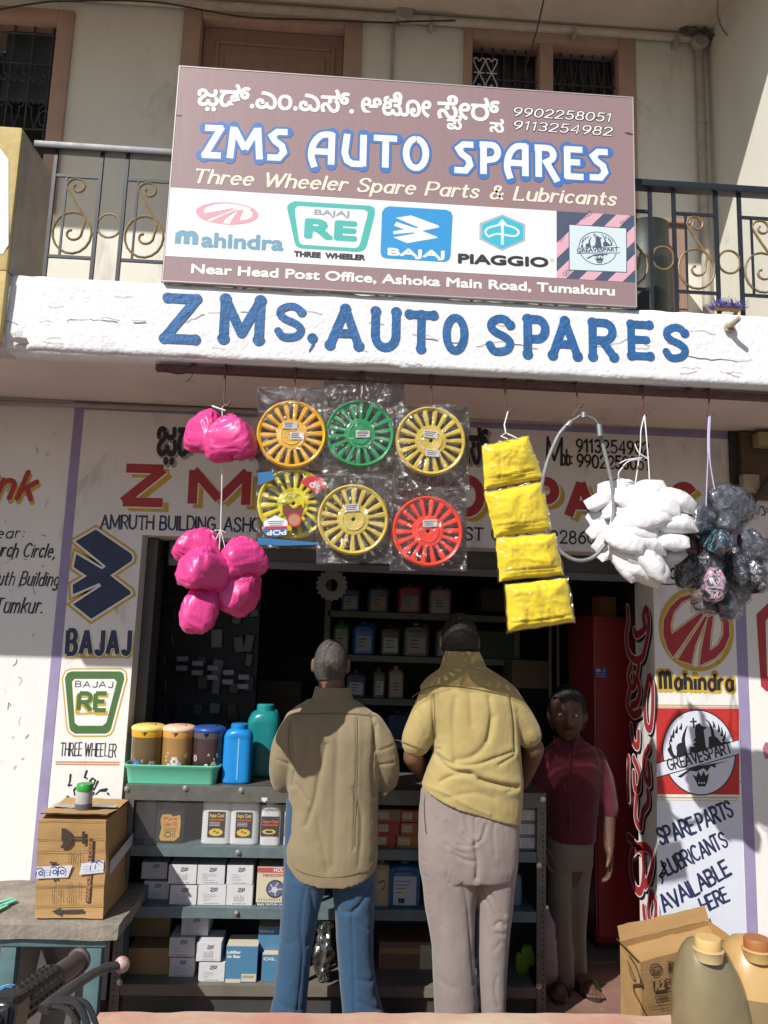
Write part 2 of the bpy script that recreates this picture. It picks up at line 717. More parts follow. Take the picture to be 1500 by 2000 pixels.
A_ = arc
GLYPH = {
    'A': (.8, [[(0, 0), (.4, 1)], [(.4, 1), (.8, 0)], [(.15, .33), (.65, .33)]]),
    'B': (.66, [[(0, 0), (0, 1)], [(0, 1), (.35, 1)]+A_(.35, .76, .25, .24, 90, -90)+[(0, .52)], [(0, .52), (.38, .52)]+A_(.38, .26, .28, .26, 90, -90)+[(0, 0)]]),
    'C': (.76, [A_(.42, .5, .42, .5, 48, 312, 14)]),
    'D': (.74, [[(0, 0), (0, 1)], [(0, 1), (.3, 1)]+A_(.3, .5, .44, .5, 90, -90, 12)+[(0, 0)]]),
    'E': (.6, [[(0, 0), (0, 1)], [(0, 1), (.6, 1)], [(0, .52), (.5, .52)], [(0, 0), (.6, 0)]]),
    'F': (.58, [[(0, 0), (0, 1)], [(0, 1), (.58, 1)], [(0, .5), (.46, .5)]]),
    'G': (.8, [A_(.42, .5, .42, .5, 48, 330, 14)+[(.8, .45)], [(.5, .45), (.8, .45)]]),
    'H': (.72, [[(0, 0), (0, 1)], [(.72, 0), (.72, 1)], [(0, .5), (.72, .5)]]),
    'I': (.06, [[(.03, 0), (.03, 1)]]),
    'J': (.5, [[(.5, 1), (.5, .25)]+A_(.25, .25, .25, .25, 0, -165, 8)]),
    'K': (.68, [[(0, 0), (0, 1)], [(.64, 1), (0, .42)], [(.22, .6), (.68, 0)]]),
    'L': (.56, [[(0, 1), (0, 0)], [(0, 0), (.56, 0)]]),
    'M': (.92, [[(0, 0), (0, 1)], [(0, 1), (.46, .15)], [(.46, .15), (.92, 1)], [(.92, 1), (.92, 0)]]),
    'N': (.74, [[(0, 0), (0, 1)], [(0, 1), (.74, 0)], [(.74, 0), (.74, 1)]]),
    'O': (.88, [A_(.44, .5, .44, .5, 90, 450, 22)]),
    'P': (.64, [[(0, 0), (0, 1)], [(0, 1), (.35, 1)]+A_(.35, .72, .29, .28, 90, -90)+[(0, .44)]]),
    'Q': (.88, [A_(.44, .5, .44, .5, 90, 450, 22), [(.55, .25), (.85, -.08)]]),
    'R': (.68, [[(0, 0), (0, 1)], [(0, 1), (.36, 1)]+A_(.36, .74, .28, .26, 90, -90)+[(0, .48)], [(.3, .48), (.68, 0)]]),
    'S': (.62, [spl([(.6, .82), (.46, .97), (.28, 1), (.08, .9), (.04, .73), (.18, .58), (.45, .45), (.6, .28), (.52, .08), (.3, 0), (.12, .03), (0, .2)], 4)]),
    'T': (.7, [[(.35, 0), (.35, 1)], [(0, 1), (.7, 1)]]),
    'U': (.72, [[(0, 1), (0, .34)]+A_(.36, .34, .36, .34, 180, 360, 12)+[(.72, 1)]]),
    'V': (.76, [[(0, 1), (.38, 0)], [(.38, 0), (.76, 1)]]),
    'W': (1.1, [[(0, 1), (.28, 0)], [(.28, 0), (.55, .9)], [(.55, .9), (.82, 0)], [(.82, 0), (1.1, 1)]]),
    'X': (.7, [[(0, 0), (.7, 1)], [(0, 1), (.7, 0)]]),
    'Y': (.7, [[(0, 1), (.35, .5)], [(.7, 1), (.35, .5), (.35, 0)]]),
    'Z': (.68, [[(.02, 1), (.66, 1)], [(.66, 1), (0, 0)], [(0, 0), (.68, 0)]]),
    '0': (.6, [A_(.3, .5, .3, .5, 90, 450, 18)]),
    '1': (.3, [[(0, .8), (.2, 1), (.2, 0)]]),
    '2': (.58, [A_(.28, .72, .27, .28, 170, -35, 9)+[(0, 0)], [(0, 0), (.58, 0)]]),
    '3': (.56, [A_(.26, .75, .25, .25, 150, -80, 9), A_(.26, .26, .28, .26, 90, -150, 10)]),
    '4': (.62, [[(.46, 0), (.46, 1), (0, .3), (.62, .3)]]),
    '5': (.56, [[(.5, 1), (.1, 1), (.06, .56)]+A_(.26, .32, .28, .32, 120, -150, 11)]),
    '6': (.58, [[(.48, .95), (.2, .75), (.03, .4)], A_(.3, .3, .28, .3, 90, 450, 16)]),
    '8': (.56, [A_(.28, .76, .23, .24, 90, 450, 14), A_(.28, .27, .28, .27, 90, 450, 16)]),
    '9': (.58, [A_(.28, .7, .28, .3, 90, 450, 16), [(.56, .7), (.5, .35), (.2, 0)]]),
    '7': (.56, [[(0, 1), (.56, 1), (.2, 0)]]),
    '&': (.8, [[(.78, 0), (.22, .7)]+A_(.36, .82, .17, .18, 200, -10, 8)+[(.5, .7), (.12, .38), (.06, .2), (.16, .03), (.36, 0), (.55, .1), (.74, .42)]]),
    '.': (.1, [[(.04, .0), (.06, .02)]]),
    ',': (.12, [[(.1, .04), (.02, -.16)]]),
    ':': (.1, [[(.05, .12), (.05, .14)], [(.05, .55), (.05, .57)]]),
    '-': (.3, [[(0, .45), (.3, .45)]]),
    ' ': (.28, []),
    'a': (.5, [A_(.24, .32, .24, .32, 60, 330, 12), [(.5, .66), (.48, 0)]]),
    'b': (.52, [[(0, 1), (0, 0)], A_(.26, .32, .26, .32, 150, -150, 12)]),
    'c': (.46, [A_(.26, .33, .26, .33, 50, 310, 12)]),
    'd': (.52, [A_(.25, .32, .25, .32, 40, 320, 12), [(.52, 1), (.52, 0)]]),
    'e': (.5, [[(.02, .36), (.48, .36)]+A_(.25, .33, .25, .33, 8, 310, 12)]),
    'f': (.34, [[(.34, .96), (.2, .96), (.12, .8), (.12, 0)], [(0, .62), (.3, .62)]]),
    'g': (.5, [A_(.24, .34, .24, .3, 40, 320, 12), [(.5, .66), (.5, -.15)]+A_(.26, -.15, .24, .18, 0, -150, 8)]),
    'h': (.5, [[(0, 1), (0, 0)], [(0, .4)]+A_(.25, .42, .25, .24, 170, 0, 8)+[(.5, 0)]]),
    'i': (.06, [[(.03, .66), (.03, 0)], [(.03, .86), (.03, .88)]]),
    'k': (.5, [[(0, 1), (0, 0)], [(.46, .66), (.02, .28)], [(.2, .42), (.5, 0)]]),
    'l': (.06, [[(.03, 1), (.03, 0)]]),
    'm': (.8, [[(0, .66), (0, 0)], [(0, .4)]+A_(.2, .42, .2, .24, 170, 0, 7)+[(.4, 0)], [(.4, .4)]+A_(.6, .42, .2, .24, 170, 0, 7)+[(.8, 0)]]),
    'n': (.48, [[(0, .66), (0, 0)], [(0, .4)]+A_(.24, .42, .24, .24, 170, 0, 8)+[(.48, 0)]]),
    'o': (.54, [A_(.27, .33, .27, .33, 90, 450, 18)]),
    'p': (.52, [[(0, .66), (0, -.32)], A_(.26, .32, .26, .32, 150, -150, 12)]),
    'r': (.34, [[(0, .66), (0, 0)], [(0, .38)]+A_(.22, .4, .2, .25, 170, 50, 6)]),
    's': (.42, [spl([(.4, .53), (.3, .64), (.14, .65), (.04, .52), (.14, .38), (.32, .28), (.4, .15), (.28, .01), (.12, .01), (0, .13)], 4)]),
    't': (.32, [[(.12, .9), (.12, .12), (.2, 0), (.32, .03)], [(0, .64), (.3, .64)]]),
    'u': (.5, [[(0, .66), (0, .25)]+A_(.25, .25, .25, .25, 180, 360, 8)+[(.5, .66)], [(.5, .66), (.5, 0)]]),
}
HOBO = {
    'Z': (.62, [[(.06, .93), (.6, .93)], [(.56, .98), (.06, .02)], [(0, .07), (.56, .07)]]),
    'M': (.92, [[(.02, 0), (.1, 1)], [(.12, .95), (.46, .3)], [(.46, .3), (.8, .95)], [(.82, 1), (.9, 0)]]),
    'S': (.6, [[(.6, .9), (.3, .9), (.14, .76), (.24, .6), (.44, .46), (.5, .26), (.36, .08), (.02, .08)]]),
    'A': (.68, [spl([(.12, -.1), (.02, .25), (.08, .65), (.3, .92), (.62, .94)], 5), [(.58, 1), (.58, 0)], [(.1, .4), (.56, .4)]]),
    'U': (.7, [[(.14, 1), (.08, .4), (.16, .16), (.3, .07), (.6, .07)], [(.6, 1), (.6, 0)]]),
    'T': (.66, [[(0, .93), (.66, .93)], [(.34, .9), (.34, 0)]]),
    'O': (.7, [A_(.35, .5, .28, .46, 90, 450, 24)]),
    'P': (.64, [[(.12, .84), (.12, 0)], [(0, .93), (.36, .93)]+A_(.36, .7, .2, .23, 90, -90, 8)+[(.2, .44)]]),
    'R': (.7, [[(.12, .84), (.12, 0)], [(0, .93), (.38, .93)]+A_(.38, .72, .2, .21, 90, -60, 8)+[(.36, .48), (.7, -.12)]]),
    'E': (.6, [[(.12, 0), (.12, 1)], [(.06, .93), (.6, .93)], [(.12, .52), (.52, .52)], [(.06, .07), (.62, .07)]]),
}
STYLES = {'hobo': HOBO}

# ================================================================== SETTING
YW = 3.85          # front face of the shop wall
YF = 2.85          # front face of the balcony beam
ZS = 2.80          # soffit
M_ROAD = mat('dusty_concrete_road', (.20, .175, .155), .9, mottle=.25, mscale=1.3, bump=.5, bscale=40, bumpdist=.004,
             stain=(.2, .16, .13), stain_amt=.5, stain_scale=.8)
mb = MB()
mb.add([(-1500, -1500, -.05), (1500, -1500, -.05), (1500, 1500, -.05), (-1500, 1500, -.05)], [(0, 1, 2, 3)])
struct('road', mb, M_ROAD)
mb = MB()
mb.box((-6, 2.4, -.06), (6, 4.3, 0), .004)
struct('shop_pavement', mb, mat('red_oxide_floor', (.25, .135, .105), .75, mottle=.35, mscale=5, bump=.3, bscale=50,
                                stain=(.36, .29, .22), stain_amt=.9, stain_scale=4))
mb = MB()
mb.box((-1.6, 4.3, -.06), (1.75, 6.2, 0.002))
struct('shop_floor', mb, mat('grey_cement_floor', (.2, .18, .16), .7, mottle=.3, mscale=4))
# raised kerb that hides the feet
ka = W(188, 1990, 3.06)
mb = MB()
bm = bmesh.new()
bmesh.ops.create_cube(bm, size=1)
kz = W(800, 1976, 3.06).z
for q in bm.verts:
    q.co = Vector((ka.x+(q.co.x+.5)*(4-ka.x), 2.5+(q.co.y+.5)*.56, -.06+(q.co.z+.5)*(kz+.06)))
bmesh.ops.subdivide_edges(bm, edges=[e for e in bm.edges if abs(e.verts[0].co.x-e.verts[1].co.x) > 1], cuts=90, use_grid_fill=True)
bmesh.ops.bevel(bm, geom=[e for e in bm.edges if e.is_manifold and e.calc_face_angle(0) > .5], offset=.014, segments=2, affect='EDGES')
for q in bm.verts:
    if q.co.z > .1:
        q.co += Vector((0, noise.noise(q.co*9)*.008, noise.noise(q.co*7+Vector((3, 1, 2)))*.007))
mb.bm(bm)
struct('kerb', mb, mat('worn_red_kerb', (.47, .21, .16), .8, col2=(.50, .40, .29), mottle=.5, mscale=5, bump=.5, bscale=60,
                       stain=(.62, .55, .43), stain_amt=.8, stain_scale=7, stretch=(.5, 1, 1)))

# ================================================================== BUILDING
M_WHITE = mat('white_plaster', (.80, .785, .755), .85, mottle=.10, mscale=3, bump=.45, bscale=26, bumpdist=.004,
              stain=(.40, .35, .31), stain_amt=.8, stain_scale=3.0, stretch=(1, 1, .45))
M_FASCIA = mat('rough_white_render', (.83, .83, .84), .85, mottle=.10, mscale=9, bump=.85, bscale=52, bumpdist=.005,
               stain=(.48, .45, .43), stain_amt=.5, stain_scale=5)
M_SOFFIT = mat('pale_soffit_plaster', (.80, .71, .665), .9, mottle=.16, mscale=2.2, bump=.3, bscale=18, bumpdist=.004,
               stain=(.30, .23, .2), stain_amt=.5, stain_scale=2.6)
M_CREAM = mat('cream_wall_paint', (.745, .73, .64), .85, mottle=.14, mscale=2.0, bump=.35, bscale=22, bumpdist=.004,
              stain=(.36, .32, .27), stain_amt=.75, stain_scale=3.4, stretch=(1, 1, .4))
M_ROOF = mat('roof_soffit', (.66, .56, .47), .9, mottle=.22, mscale=1.6, bump=.3, bscale=14, stain=(.25, .2, .17), stain_amt=.5)
M_PURPLE = mat('purple_border_paint', (.335, .29, .47), .8, mottle=.2, mscale=8, bump=.35, bscale=30)
M_WOOD = mat('brown_painted_wood', (.33, .20, .15), .6, mottle=.2, mscale=8, bump=.2, bscale=40, stretch=(6, 1, 1))
M_FRAME = mat('pink_brown_frame_paint', (.44, .29, .22), .65, mottle=.15, mscale=10, bump=.2, bscale=40)
M_YEL = mat('ochre_paint', (.64, .49, .20), .8, mottle=.2, mscale=9, bump=.6, bscale=30, bumpdist=.005)
M_IRON = mat('dark_iron', (.035, .04, .05), .5, mottle=.3, mscale=30, metal=.0)
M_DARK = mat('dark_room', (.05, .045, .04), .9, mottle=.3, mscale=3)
M_RED = mat('red_sign_paint', (.42, .035, .04), .6, mottle=.15, mscale=14)
M_MUST = mat('mustard_sign_paint', (.62, .40, .05), .6, mottle=.2, mscale=14)
M_BLK = mat('black_sign_paint', (.018, .018, .024), .55, mottle=.3, mscale=14)
M_NAVY = mat('navy_sign_paint', (.022, .035, .095), .55, mottle=.3, mscale=14)
M_BLUE = mat('blue_sign_paint', (.024, .135, .365), .6, mottle=.35, mscale=18, bump=.8, bscale=52, bumpdist=.005)
M_GREEN = mat('green_sign_paint', (.07, .16, .045), .6, mottle=.2, mscale=14)
M_SW = mat('white_sign_paint', (.80, .79, .77), .7, mottle=.06, mscale=12)
M_LBLUE = mat('pale_blue_white_paint', (.66, .69, .78), .7, mottle=.08, mscale=9, bump=.3, bscale=30)
M_GREYP = mat('grey_shade_paint', (.36, .34, .35), .7, mottle=.1)

B = thing('shop_building', 'two storey plastered shop building with balcony and hand painted walls', 'building', (0, YW, 0))
XL = W(258, 1300, YW).x            # left edge of the opening
XR = W(1281, 1400, YW).x           # right edge of the opening
ZL = 2.133                         # underside of the lintel
YT = 4.1                           # back face of the wall


def wall(a, b, m=M_WHITE, name='wall', bev=0, par=None, label=None):
    mb = MB()
    mb.box(a, b, bev)
    return part(name, mb, m, par or B, label=label)


G_WALL = MB()
G_WALL.box((-6, YW, -.05), (XL, YT, ZS+.1))
G_WALL.box((XR, YW, -.05), (6, YT, ZS+.1))
G_WALL.box((XL, YW, ZL), (XR, YT, ZS+.1))
# one skin: left, right and lintel butt end to end
wall_o = part('ground_floor_wall', G_WALL, M_WHITE, B)
# shop room behind
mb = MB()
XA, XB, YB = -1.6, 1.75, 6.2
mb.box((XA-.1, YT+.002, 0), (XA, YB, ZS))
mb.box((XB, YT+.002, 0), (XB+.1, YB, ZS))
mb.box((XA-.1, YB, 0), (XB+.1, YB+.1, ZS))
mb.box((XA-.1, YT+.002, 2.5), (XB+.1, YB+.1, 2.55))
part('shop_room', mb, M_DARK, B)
# shutter box under the lintel
mb = MB()
mb.box((XL+.09, YT-.06, ZL-.12), (XR-.03, YT+.02, ZL+.02), .006)
s = part('shutter_box', mb, mat('grey_shutter_steel', (.10, .095, .09), .55, metal=.3, mottle=.2), B)
mb = MB()
mb.box((XL+.1, YT-.085, ZL-.135), (XR-.03, YT-.062, ZL-.095), .004)
part('shutter_bottom_rail', mb, mat('grey_shutter_rail', (.13, .125, .12), .5, metal=.4, mottle=.2), s)
mb = MB()
mb.box((XL, YT-.14, 0), (XL+.055, YT+.02, ZL-.003), .003)
part('shutter_guide', mb, mat('dark_guide_steel', (.09, .085, .08), .5, metal=.4), B)

# balcony slab and beam
mb = MB()
mb.box((-6, YF+.12, ZS), (6, YT, 2.98))
slab = part('balcony_slab', mb, M_SOFFIT, B)
zf0, zf1 = 2.712, 3.006
bm = bmesh.new()
nx, nz = 260, 14
x0, x1 = -1.31, 2.6
vv = {}
for i in range(nx+1):
    for k in range(nz+1):
        x = x0+(x1-x0)*i/nx
        z = zf0+(zf1-zf0)*k/nz
        e = min(k, nz-k)/nz
        q = Vector((x, 0, z))
        d = noise.noise(q*6)*.004
        if k == 0:
            z += noise.noise(q*11)*.007+max(0, noise.noise(q*4+Vector((5, 0, 0)))-.25)*.03
        if k == nz:
            z += noise.noise(q*13+Vector((9, 0, 0)))*.009
        if i < 6 and k < 3:
            d -= .012
        vv[i, k] = bm.verts.new((x, YF+.004-d if e > .02 else YF+.008-d, z))
for i in range(nx):
    for k in range(nz):
        bm.faces.new((vv[i, k], vv[i+1, k], vv[i+1, k+1], vv[i, k+1]))
fs = MB().bm(bm)
fs.box((-6, YF+.004, zf0+.004), (x0-.0005, YF+.135, zf1))
fs.box((x0+.002, YF+.02, zf0+.004), (x1-.002, YF+.135, zf1-.004))
# close the skin to the body of the beam (underside and top strips)
n0 = len(fs.v)
for i in range(nx+1):
    a = fs.v[[0][0]]
low = [Vector((x0+(x1-x0)*i/nx, 0, 0)) for i in range(nx+1)]
beam = part('balcony_beam', fs, M_FASCIA, B, smooth='all')
sol = beam.modifiers.new('thick', 'SOLIDIFY')
sol.thickness = .02
sol.offset = -1
# cracks in the render
F_FAS = lambda u, v, o: Vector((u, YF+.004-noise.noise(Vector((u, 0, v))*6)*.004-.0016-o, v))
fl = Flat(F_FAS, .0004)
cr = pxz(YF)
crk = [(10, 625), (60, 640), (100, 640), (110, 628), (150, 622), (200, 625), (260, 630), (310, 628), (360, 630), (400, 612), (440, 616), (470, 610), (540, 612), (600, 606), (660, 618), (720, 630), (780, 640), (830, 660),
       (880, 668), (930, 676), (985, 666), (1050, 680), (1120, 668), (1180, 676), (1240, 660), (1300, 690), (1380, 700), (1440, 705), (1498, 700)]
pts = cr(*crk)
fine = []
for i in range(len(pts)-1):
    for k in range(6):
        t = k/6
        fine.append((pts[i][0]*(1-t)+pts[i+1][0]*t, pts[i][1]*(1-t)+pts[i+1][1]*t+random.uniform(-.004, .004)))
for i in range(0, len(fine)-3, 3):
    if random.random() < .72:
        fl.stroke(fine[i:i+4], random.uniform(.0014, .0034), False)
for k in range(26):
    x = random.uniform(-1.2, 1.6)
    z = random.uniform(zf0+.02, zf1-.02)
    q = [(x, z)]
    for j in range(random.randint(3, 7)):
        q.append((q[-1][0]+random.uniform(.006, .02), q[-1][1]+random.uniform(-.006, .006)))
    fl.stroke(q, random.uniform(.0009, .0018), False)
fl.poly(cr((17, 664), (30, 658), (52, 660), (56, 671), (38, 671)))
fl.done('crack', mat('crack_dirt', (.16, .13, .11), .95), beam)
fl = Flat(F_FAS, .0012)
tp = pxz(YF)
# hand painted fascia name: thick letters with ball ends
fasc = [('Z', 312, 388, 572, 668), ('M', 428, 512, 575, 668), ('S', 536, 594, 590, 664), (',', 604, 618, 0, 0), ('A', 640, 704, 594, 680), ('U', 728, 776, 600, 684), ('T', 792, 852, 606, 686), ('O', 868, 910, 612, 690),
        ('S', 950, 1004, 614, 692), ('P', 1024, 1072, 615, 698), ('A', 1076, 1132, 618, 700), ('R', 1152, 1206, 622, 702), ('E', 1228, 1276, 626, 700), ('S', 1296, 1346, 632, 704)]
for ch, xa, xb, yt, yb in fasc:
    if ch == ',':
        p = tp((610, 660), (612, 672), (604, 685))
        fl.disc(p[0], .02)
        fl.stroke(p, .014, taper=.6)
        continue
    a, b = tp((xa, yb), (xb, yb+(xb-xa)*.045))
    h = hpx(xa, yb, yb-yt, YF)
    ins = .085*h
    a, b, h = (a[0]+ins*(.5 if ch in 'AUO' else .9), a[1]+ins), (b[0]-ins*(.5 if ch in 'AUO' else .9), b[1]+ins), h*.83
    fl.text(ch, a, b, h, w=.235, ball=.148 if ch not in 'ZO' else (.13 if ch == 'Z' else 0))
fl.done('fascia_lettering', M_BLUE, beam)

# pier at the left end of the balcony
zp = W(45, 248, 2.82).z
yb_ = 3.16
mb = MB()
mb.box((-2.1, 2.82, 3.008), (-1.312, yb_, zp), .012)
mb.box((-2.1, 2.821, 2.716), (-1.312, YF+.0035, 3.0078), .006)
pier = part('balcony_pier', mb, M_YEL, B, smooth=True)
fl = Flat(front(2.82), .0015)
a = tp((-40, 300))[0]
fl.poly(pxz(2.82)((-60, 282), (-5, 282), (8, 300), (17, 312), (17, 420), (17, 478), (6, 496), (-60, 500)))
fl.done('white_inset', M_SW, pier)
mb = MB()
mb.box((-1.3118, 2.835, 3.01), (-1.3085, yb_-.01, zp-.015))
part('pier_cheek', mb, mat('grey_shaded_face', (.46, .42, .36), .9, mottle=.3, mscale=6, bump=.5, bscale=30), pier)  # thin grey plate; the shade of this side is put into its colour

# upper storey
ZR = 5.11
wx0, wx1 = -3.2, W(130, 200, YW).x
wz0, wz1 = W(190, 424, YW).z, W(100, 22, YW).z
dx0, dx1 = W(353, 120, YW).x, W(706, 120, YW).x
dz1 = W(520, 12, YW).z
vx0, vx1 = W(905, 120, YW).x, W(1240, 120, YW).x
vz1 = W(1000, 52, YW).z
vz0 = 4.0
XS = W(1392, 430, YW).x            # side wall on the right
mb = MB()


def strip(x0, x1, z0, z1):
    if x1-x0 > .001 and z1-z0 > .001:
        mb.box((x0, YW, z0), (x1, YT, z1))


strip(-6, wx0, 2.98, ZR)
strip(wx0, wx1, 2.98, wz0)
strip(wx0, wx1, wz1, ZR)
strip(wx1, dx0, 2.98, ZR)
strip(dx0, dx1, dz1, ZR)
strip(dx1, vx0, 2.98, ZR)
strip(vx0, vx1, 2.98, vz0)
strip(vx0, vx1, vz1, ZR)
strip(vx1, 6, 2.98, ZR)
part('upper_wall', mb, M_CREAM, B)
wall((XS, 2.9, 3.006), (XS+.6, YW-.002, ZR), M_CREAM, 'side_wall')
wall((-6, 2.961, ZR), (6, YT+.2, ZR+.15), M_ROOF, 'roof_slab')
wall((-6, 2.80, ZR-.12), (6, 2.96, ZR+.2), M_CREAM, 'roof_edge')
# dark rooms behind the openings
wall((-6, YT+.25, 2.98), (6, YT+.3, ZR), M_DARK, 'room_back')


def scroll(c, r, turn=1.6, a0=0, sgn=1, n=26):
    o = []
    for i in range(n+1):
        t = i/n
        a = a0+sgn*turn*2*pi*t
        o.append((c[0]+r*(1-.75*t)*cos(a), c[1]+r*(1-.75*t)*sin(a)))
    return o


# left grilled window
win = MB()
fy = YW-.02
win.box((wx1-.085, fy, wz0), (wx1, YT, wz1), .006)
win.box((wx0, fy, wz1-.07), (wx1-.085, YT, wz1), .006)
win.box((wx0, fy, wz0), (wx1-.085, YT, wz0+.05), .006)
w1 = part('window', win, M_FRAME, B, smooth=True, label='tall window with scrolled iron grille')
gr = MB()
gx1 = wx1-.09
gy = YW+.04
xk = gx1-.03
k = 0
while xk > gx1-1.3:
    gr.tube([(xk, gy, wz0+.05), (xk, gy, wz1-.07)], .007, 6)
    xk -= .105
for z in (wz0+.12, wz0+.42, wz0+.50, wz1-.30, wz1-.12):
    gr.tube([(gx1, gy-.006, z), (gx1-1.3, gy-.006, z)], .006, 6)
for j in range(9):
    cx = gx1-.03-.105*j-.052
    for z, s in ((wz1-.36, -1), (wz0+.30, 1), (wz0+.62, 1)):
        for sg in (-1, 1):
            path = [(cx+sg*(.012+.0*k), z-.11*s)]
            path = [(cx, z-.12*s), (cx+sg*.02, z-.03*s)]+[(u, v) for u, v in scroll((cx+sg*.02, z+.03*s), .026, .9, -pi/2*s, sg*s, 12)]
            gr.tube([(u, gy-.01, v) for u, v in path], .0042, 5)
for j in (0, 7):
    cx = gx1-.02-.105*j
    for z in (wz1-.62, wz1-.9):
        gr.tube([(cx+.03*cos(t*2*pi/16)-.01, gy-.01, z+.045*sin(t*2*pi/16)) for t in range(16)], .0042, 5, closed=True)
part('window_grille', gr, M_IRON, w1, smooth=True)
mb = MB()
p0, p1 = W(18, 62, YW+.1), W(108, 208, YW+.1)
mb.box((p0.x, YW+.08, p1.z), (p1.x, YW+.2, p0.z), .01)
part('cooler_panel', mb, mat('blue_grey_panel', (.022, .035, .045), .5, mottle=.3), w1)

# door above the sign
db = MB()
t_ = .10
db.box((dx0, fy, 2.982), (dx0+t_, YT, dz1), .008)
db.box((dx1-t_, fy, 2.982), (dx1, YT, dz1), .008)
db.box((dx0+t_, fy, dz1-.11), (dx1-t_, YT, dz1), .008)
dr = part('door', db, M_FRAME, B, smooth=True, label='brown panelled balcony door')
db = MB()
db.box((dx0+t_+.003, YW+.05, 2.99), (dx1-t_-.003, YW+.09, dz1-.113), .004)
lf = part('door_leaf', db, M_WOOD, dr)
db = MB()
ix0, ix1 = W(418, 150, YW+.05).x, W(652, 150, YW+.05).x
iz = W(500, 86, YW+.05).z
for q in ((ix0, ix0+.018, 3.1, iz), (ix1-.018, ix1, 3.1, iz)):
    db.box((q[0], YW+.038, q[2]), (q[1], YW+.0505, q[3]), .004)
db.box((ix0+.019, YW+.038, iz-.018), (ix1-.019, YW+.0505, iz), .004)
db.box((ix0+.05, YW+.042, 3.15), (ix1-.05, YW+.0505, iz-.06), .006)
part('door_panel', db, M_WOOD, lf, smooth=True)

# right window with two lights
wb = MB()
lx = [vx0, W(922, 110, YW).x, W(1053, 120, YW).x, W(1079, 120, YW).x, W(1206, 130, YW).x, vx1]
tz = W(1050, 88, YW).z
wb.box((lx[0], fy, vz0), (lx[1], YT, vz1), .006)
wb.box((lx[2], fy, vz0), (lx[3], YT, tz), .006)
wb.box((lx[4], fy, vz0), (lx[5], YT, vz1), .006)
wb.box((lx[1], fy, tz), (lx[4], YT, vz1), .006)
wb.box((lx[1], fy, vz0), (lx[2], YT, vz0+.06), .006)
wb.box((lx[3], fy, vz0), (lx[4], YT, vz0+.06), .006)
w2 = part('window', wb, M_FRAME, B, smooth=True, label='brown framed window of two barred lights')
wg = MB()
for a, b in ((lx[1], lx[2]), (lx[3], lx[4])):
    n = 6
    for i in range(1, n):
        x = a+(b-a)*i/n
        wg.tube([(x, YW+.05, vz0), (x, YW+.05, tz)], .006, 6)
    for z in (tz-.035, tz-.2, vz0+.5, vz0+.3):
        wg.tube([(a, YW+.044, z), (b, YW+.044, z)], .005, 6)
# white heart scrolls in the left light
for j in range(7):
    x = lx[3]+(lx[4]-lx[3])*(j+.5)/7
    for sg in (-1, 1):
        wg.tube([(x, YW+.04, tz-.22), (x+sg*.015, YW+.04, tz-.12), (x+sg*.02, YW+.04, tz-.06), (x+sg*.004, YW+.04, tz-.075)], .0035, 5)
part('window_grille', wg, M_IRON, w2, smooth=True)
wg = MB()
for j in range(2):
    x = W(936+24*j, 140, YW+.03).x
    z = W(940, 142, YW+.03).z
    for up in (1, -1):
        for sg in (-1, 1):
            q = [(x, z)]+spl([(x, z), (x+sg*.028, z+up*.06), (x+sg*.03, z+up*.085), (x+sg*.014, z+up*.09), (x+sg*.002, z+up*.072)], 5)[1:]
            wg.tube([(u, YW+.03, v) for u, v in q], .0036, 5)
    wg.tube([(x-.03, YW+.03, z), (x+.03, YW+.03, z)], .0036, 5)
part('heart_scroll', wg, mat('white_painted_iron', (.6, .6, .62), .6), w2, smooth=True)
for a, b in ((lx[1], lx[2]), (lx[3], lx[4])):
    mb = MB()
    mb.box((a+.002, YW+.09, vz0+.06), (b-.002, YW+.096, tz))
    part('window_pane', mb, mat('dark_glass', (.02, .022, .026), .12), w2)

# purple borders round the shop front
mb = MB()
bx = [W(127, 1000, YW).x, W(147, 1000, YW).x]
zt0, zt1 = W(300, 806, YW).z, W(300, 787, YW).z
E_ = .0022
mb.box((bx[0], YW-E_, 0), (bx[1]-.003, YW-.0002, zt0))
mb.box((bx[0], YW-E_, zt0), (6, YW-.0002, zt1))
rx0, rx1 = W(1447, 1500, YW).x, W(1468, 1500, YW).x
mb.box((rx0, YW-E_, 0), (rx1, YW-.0002, zt0))
zr = W(1480, 1060, YW).z
mb.box((rx1, YW-E_, zr-.025), (6, YW-.0002, zr+.025))
zb_ = W(1440, 1850, YW).z
mb.box((XR+.02, YW-E_, zb_-.09), (rx0, YW-.0002, zb_+.01))
part('purple_border', mb, M_PURPLE, B)

# ================================================================== PAINTED WALLS
def zm(x0, y0, s):
    """coordinates read in an enlargement of the photograph -> pixels"""
    return lambda *pts: [(x0+p[0]/s, y0+p[1]/s) for p in pts]


def ZP(x0, y0, s, Y=YW):
    f, g = zm(x0, y0, s), pxz(Y)
    return lambda *pts: g(*f(*pts))


FW = front(YW)


class Multi:
    """layers of paint; every item (a line of writing, an emblem) becomes one mesh with a slot per colour"""
    def __init__(self, F, parent, name):
        self.F, self.parent, self.name, self.items = F, parent, name, []
        self.item()

    def item(self):
        self.items.append({})
        return self

    def __getitem__(self, k):
        c, lv = k if isinstance(k, tuple) else (k, 0)
        L = self.items[-1]
        if (c, lv) not in L:
            L[c, lv] = Flat(self.F, .0010+.00025*lv)
        return L[c, lv]

    def done(self):
        for L in self.items:
            if not L:
                continue
            mb, ms, mi = MB(), [], []
            for (c, lv), f in L.items():
                if c not in ms:
                    ms.append(c)
                mb.add(f.mb.v, f.mb.f)
                mi += [ms.index(c)]*len(f.mb.f)
            mb.mi = mi
            part(self.name, mb, ms, self.parent)


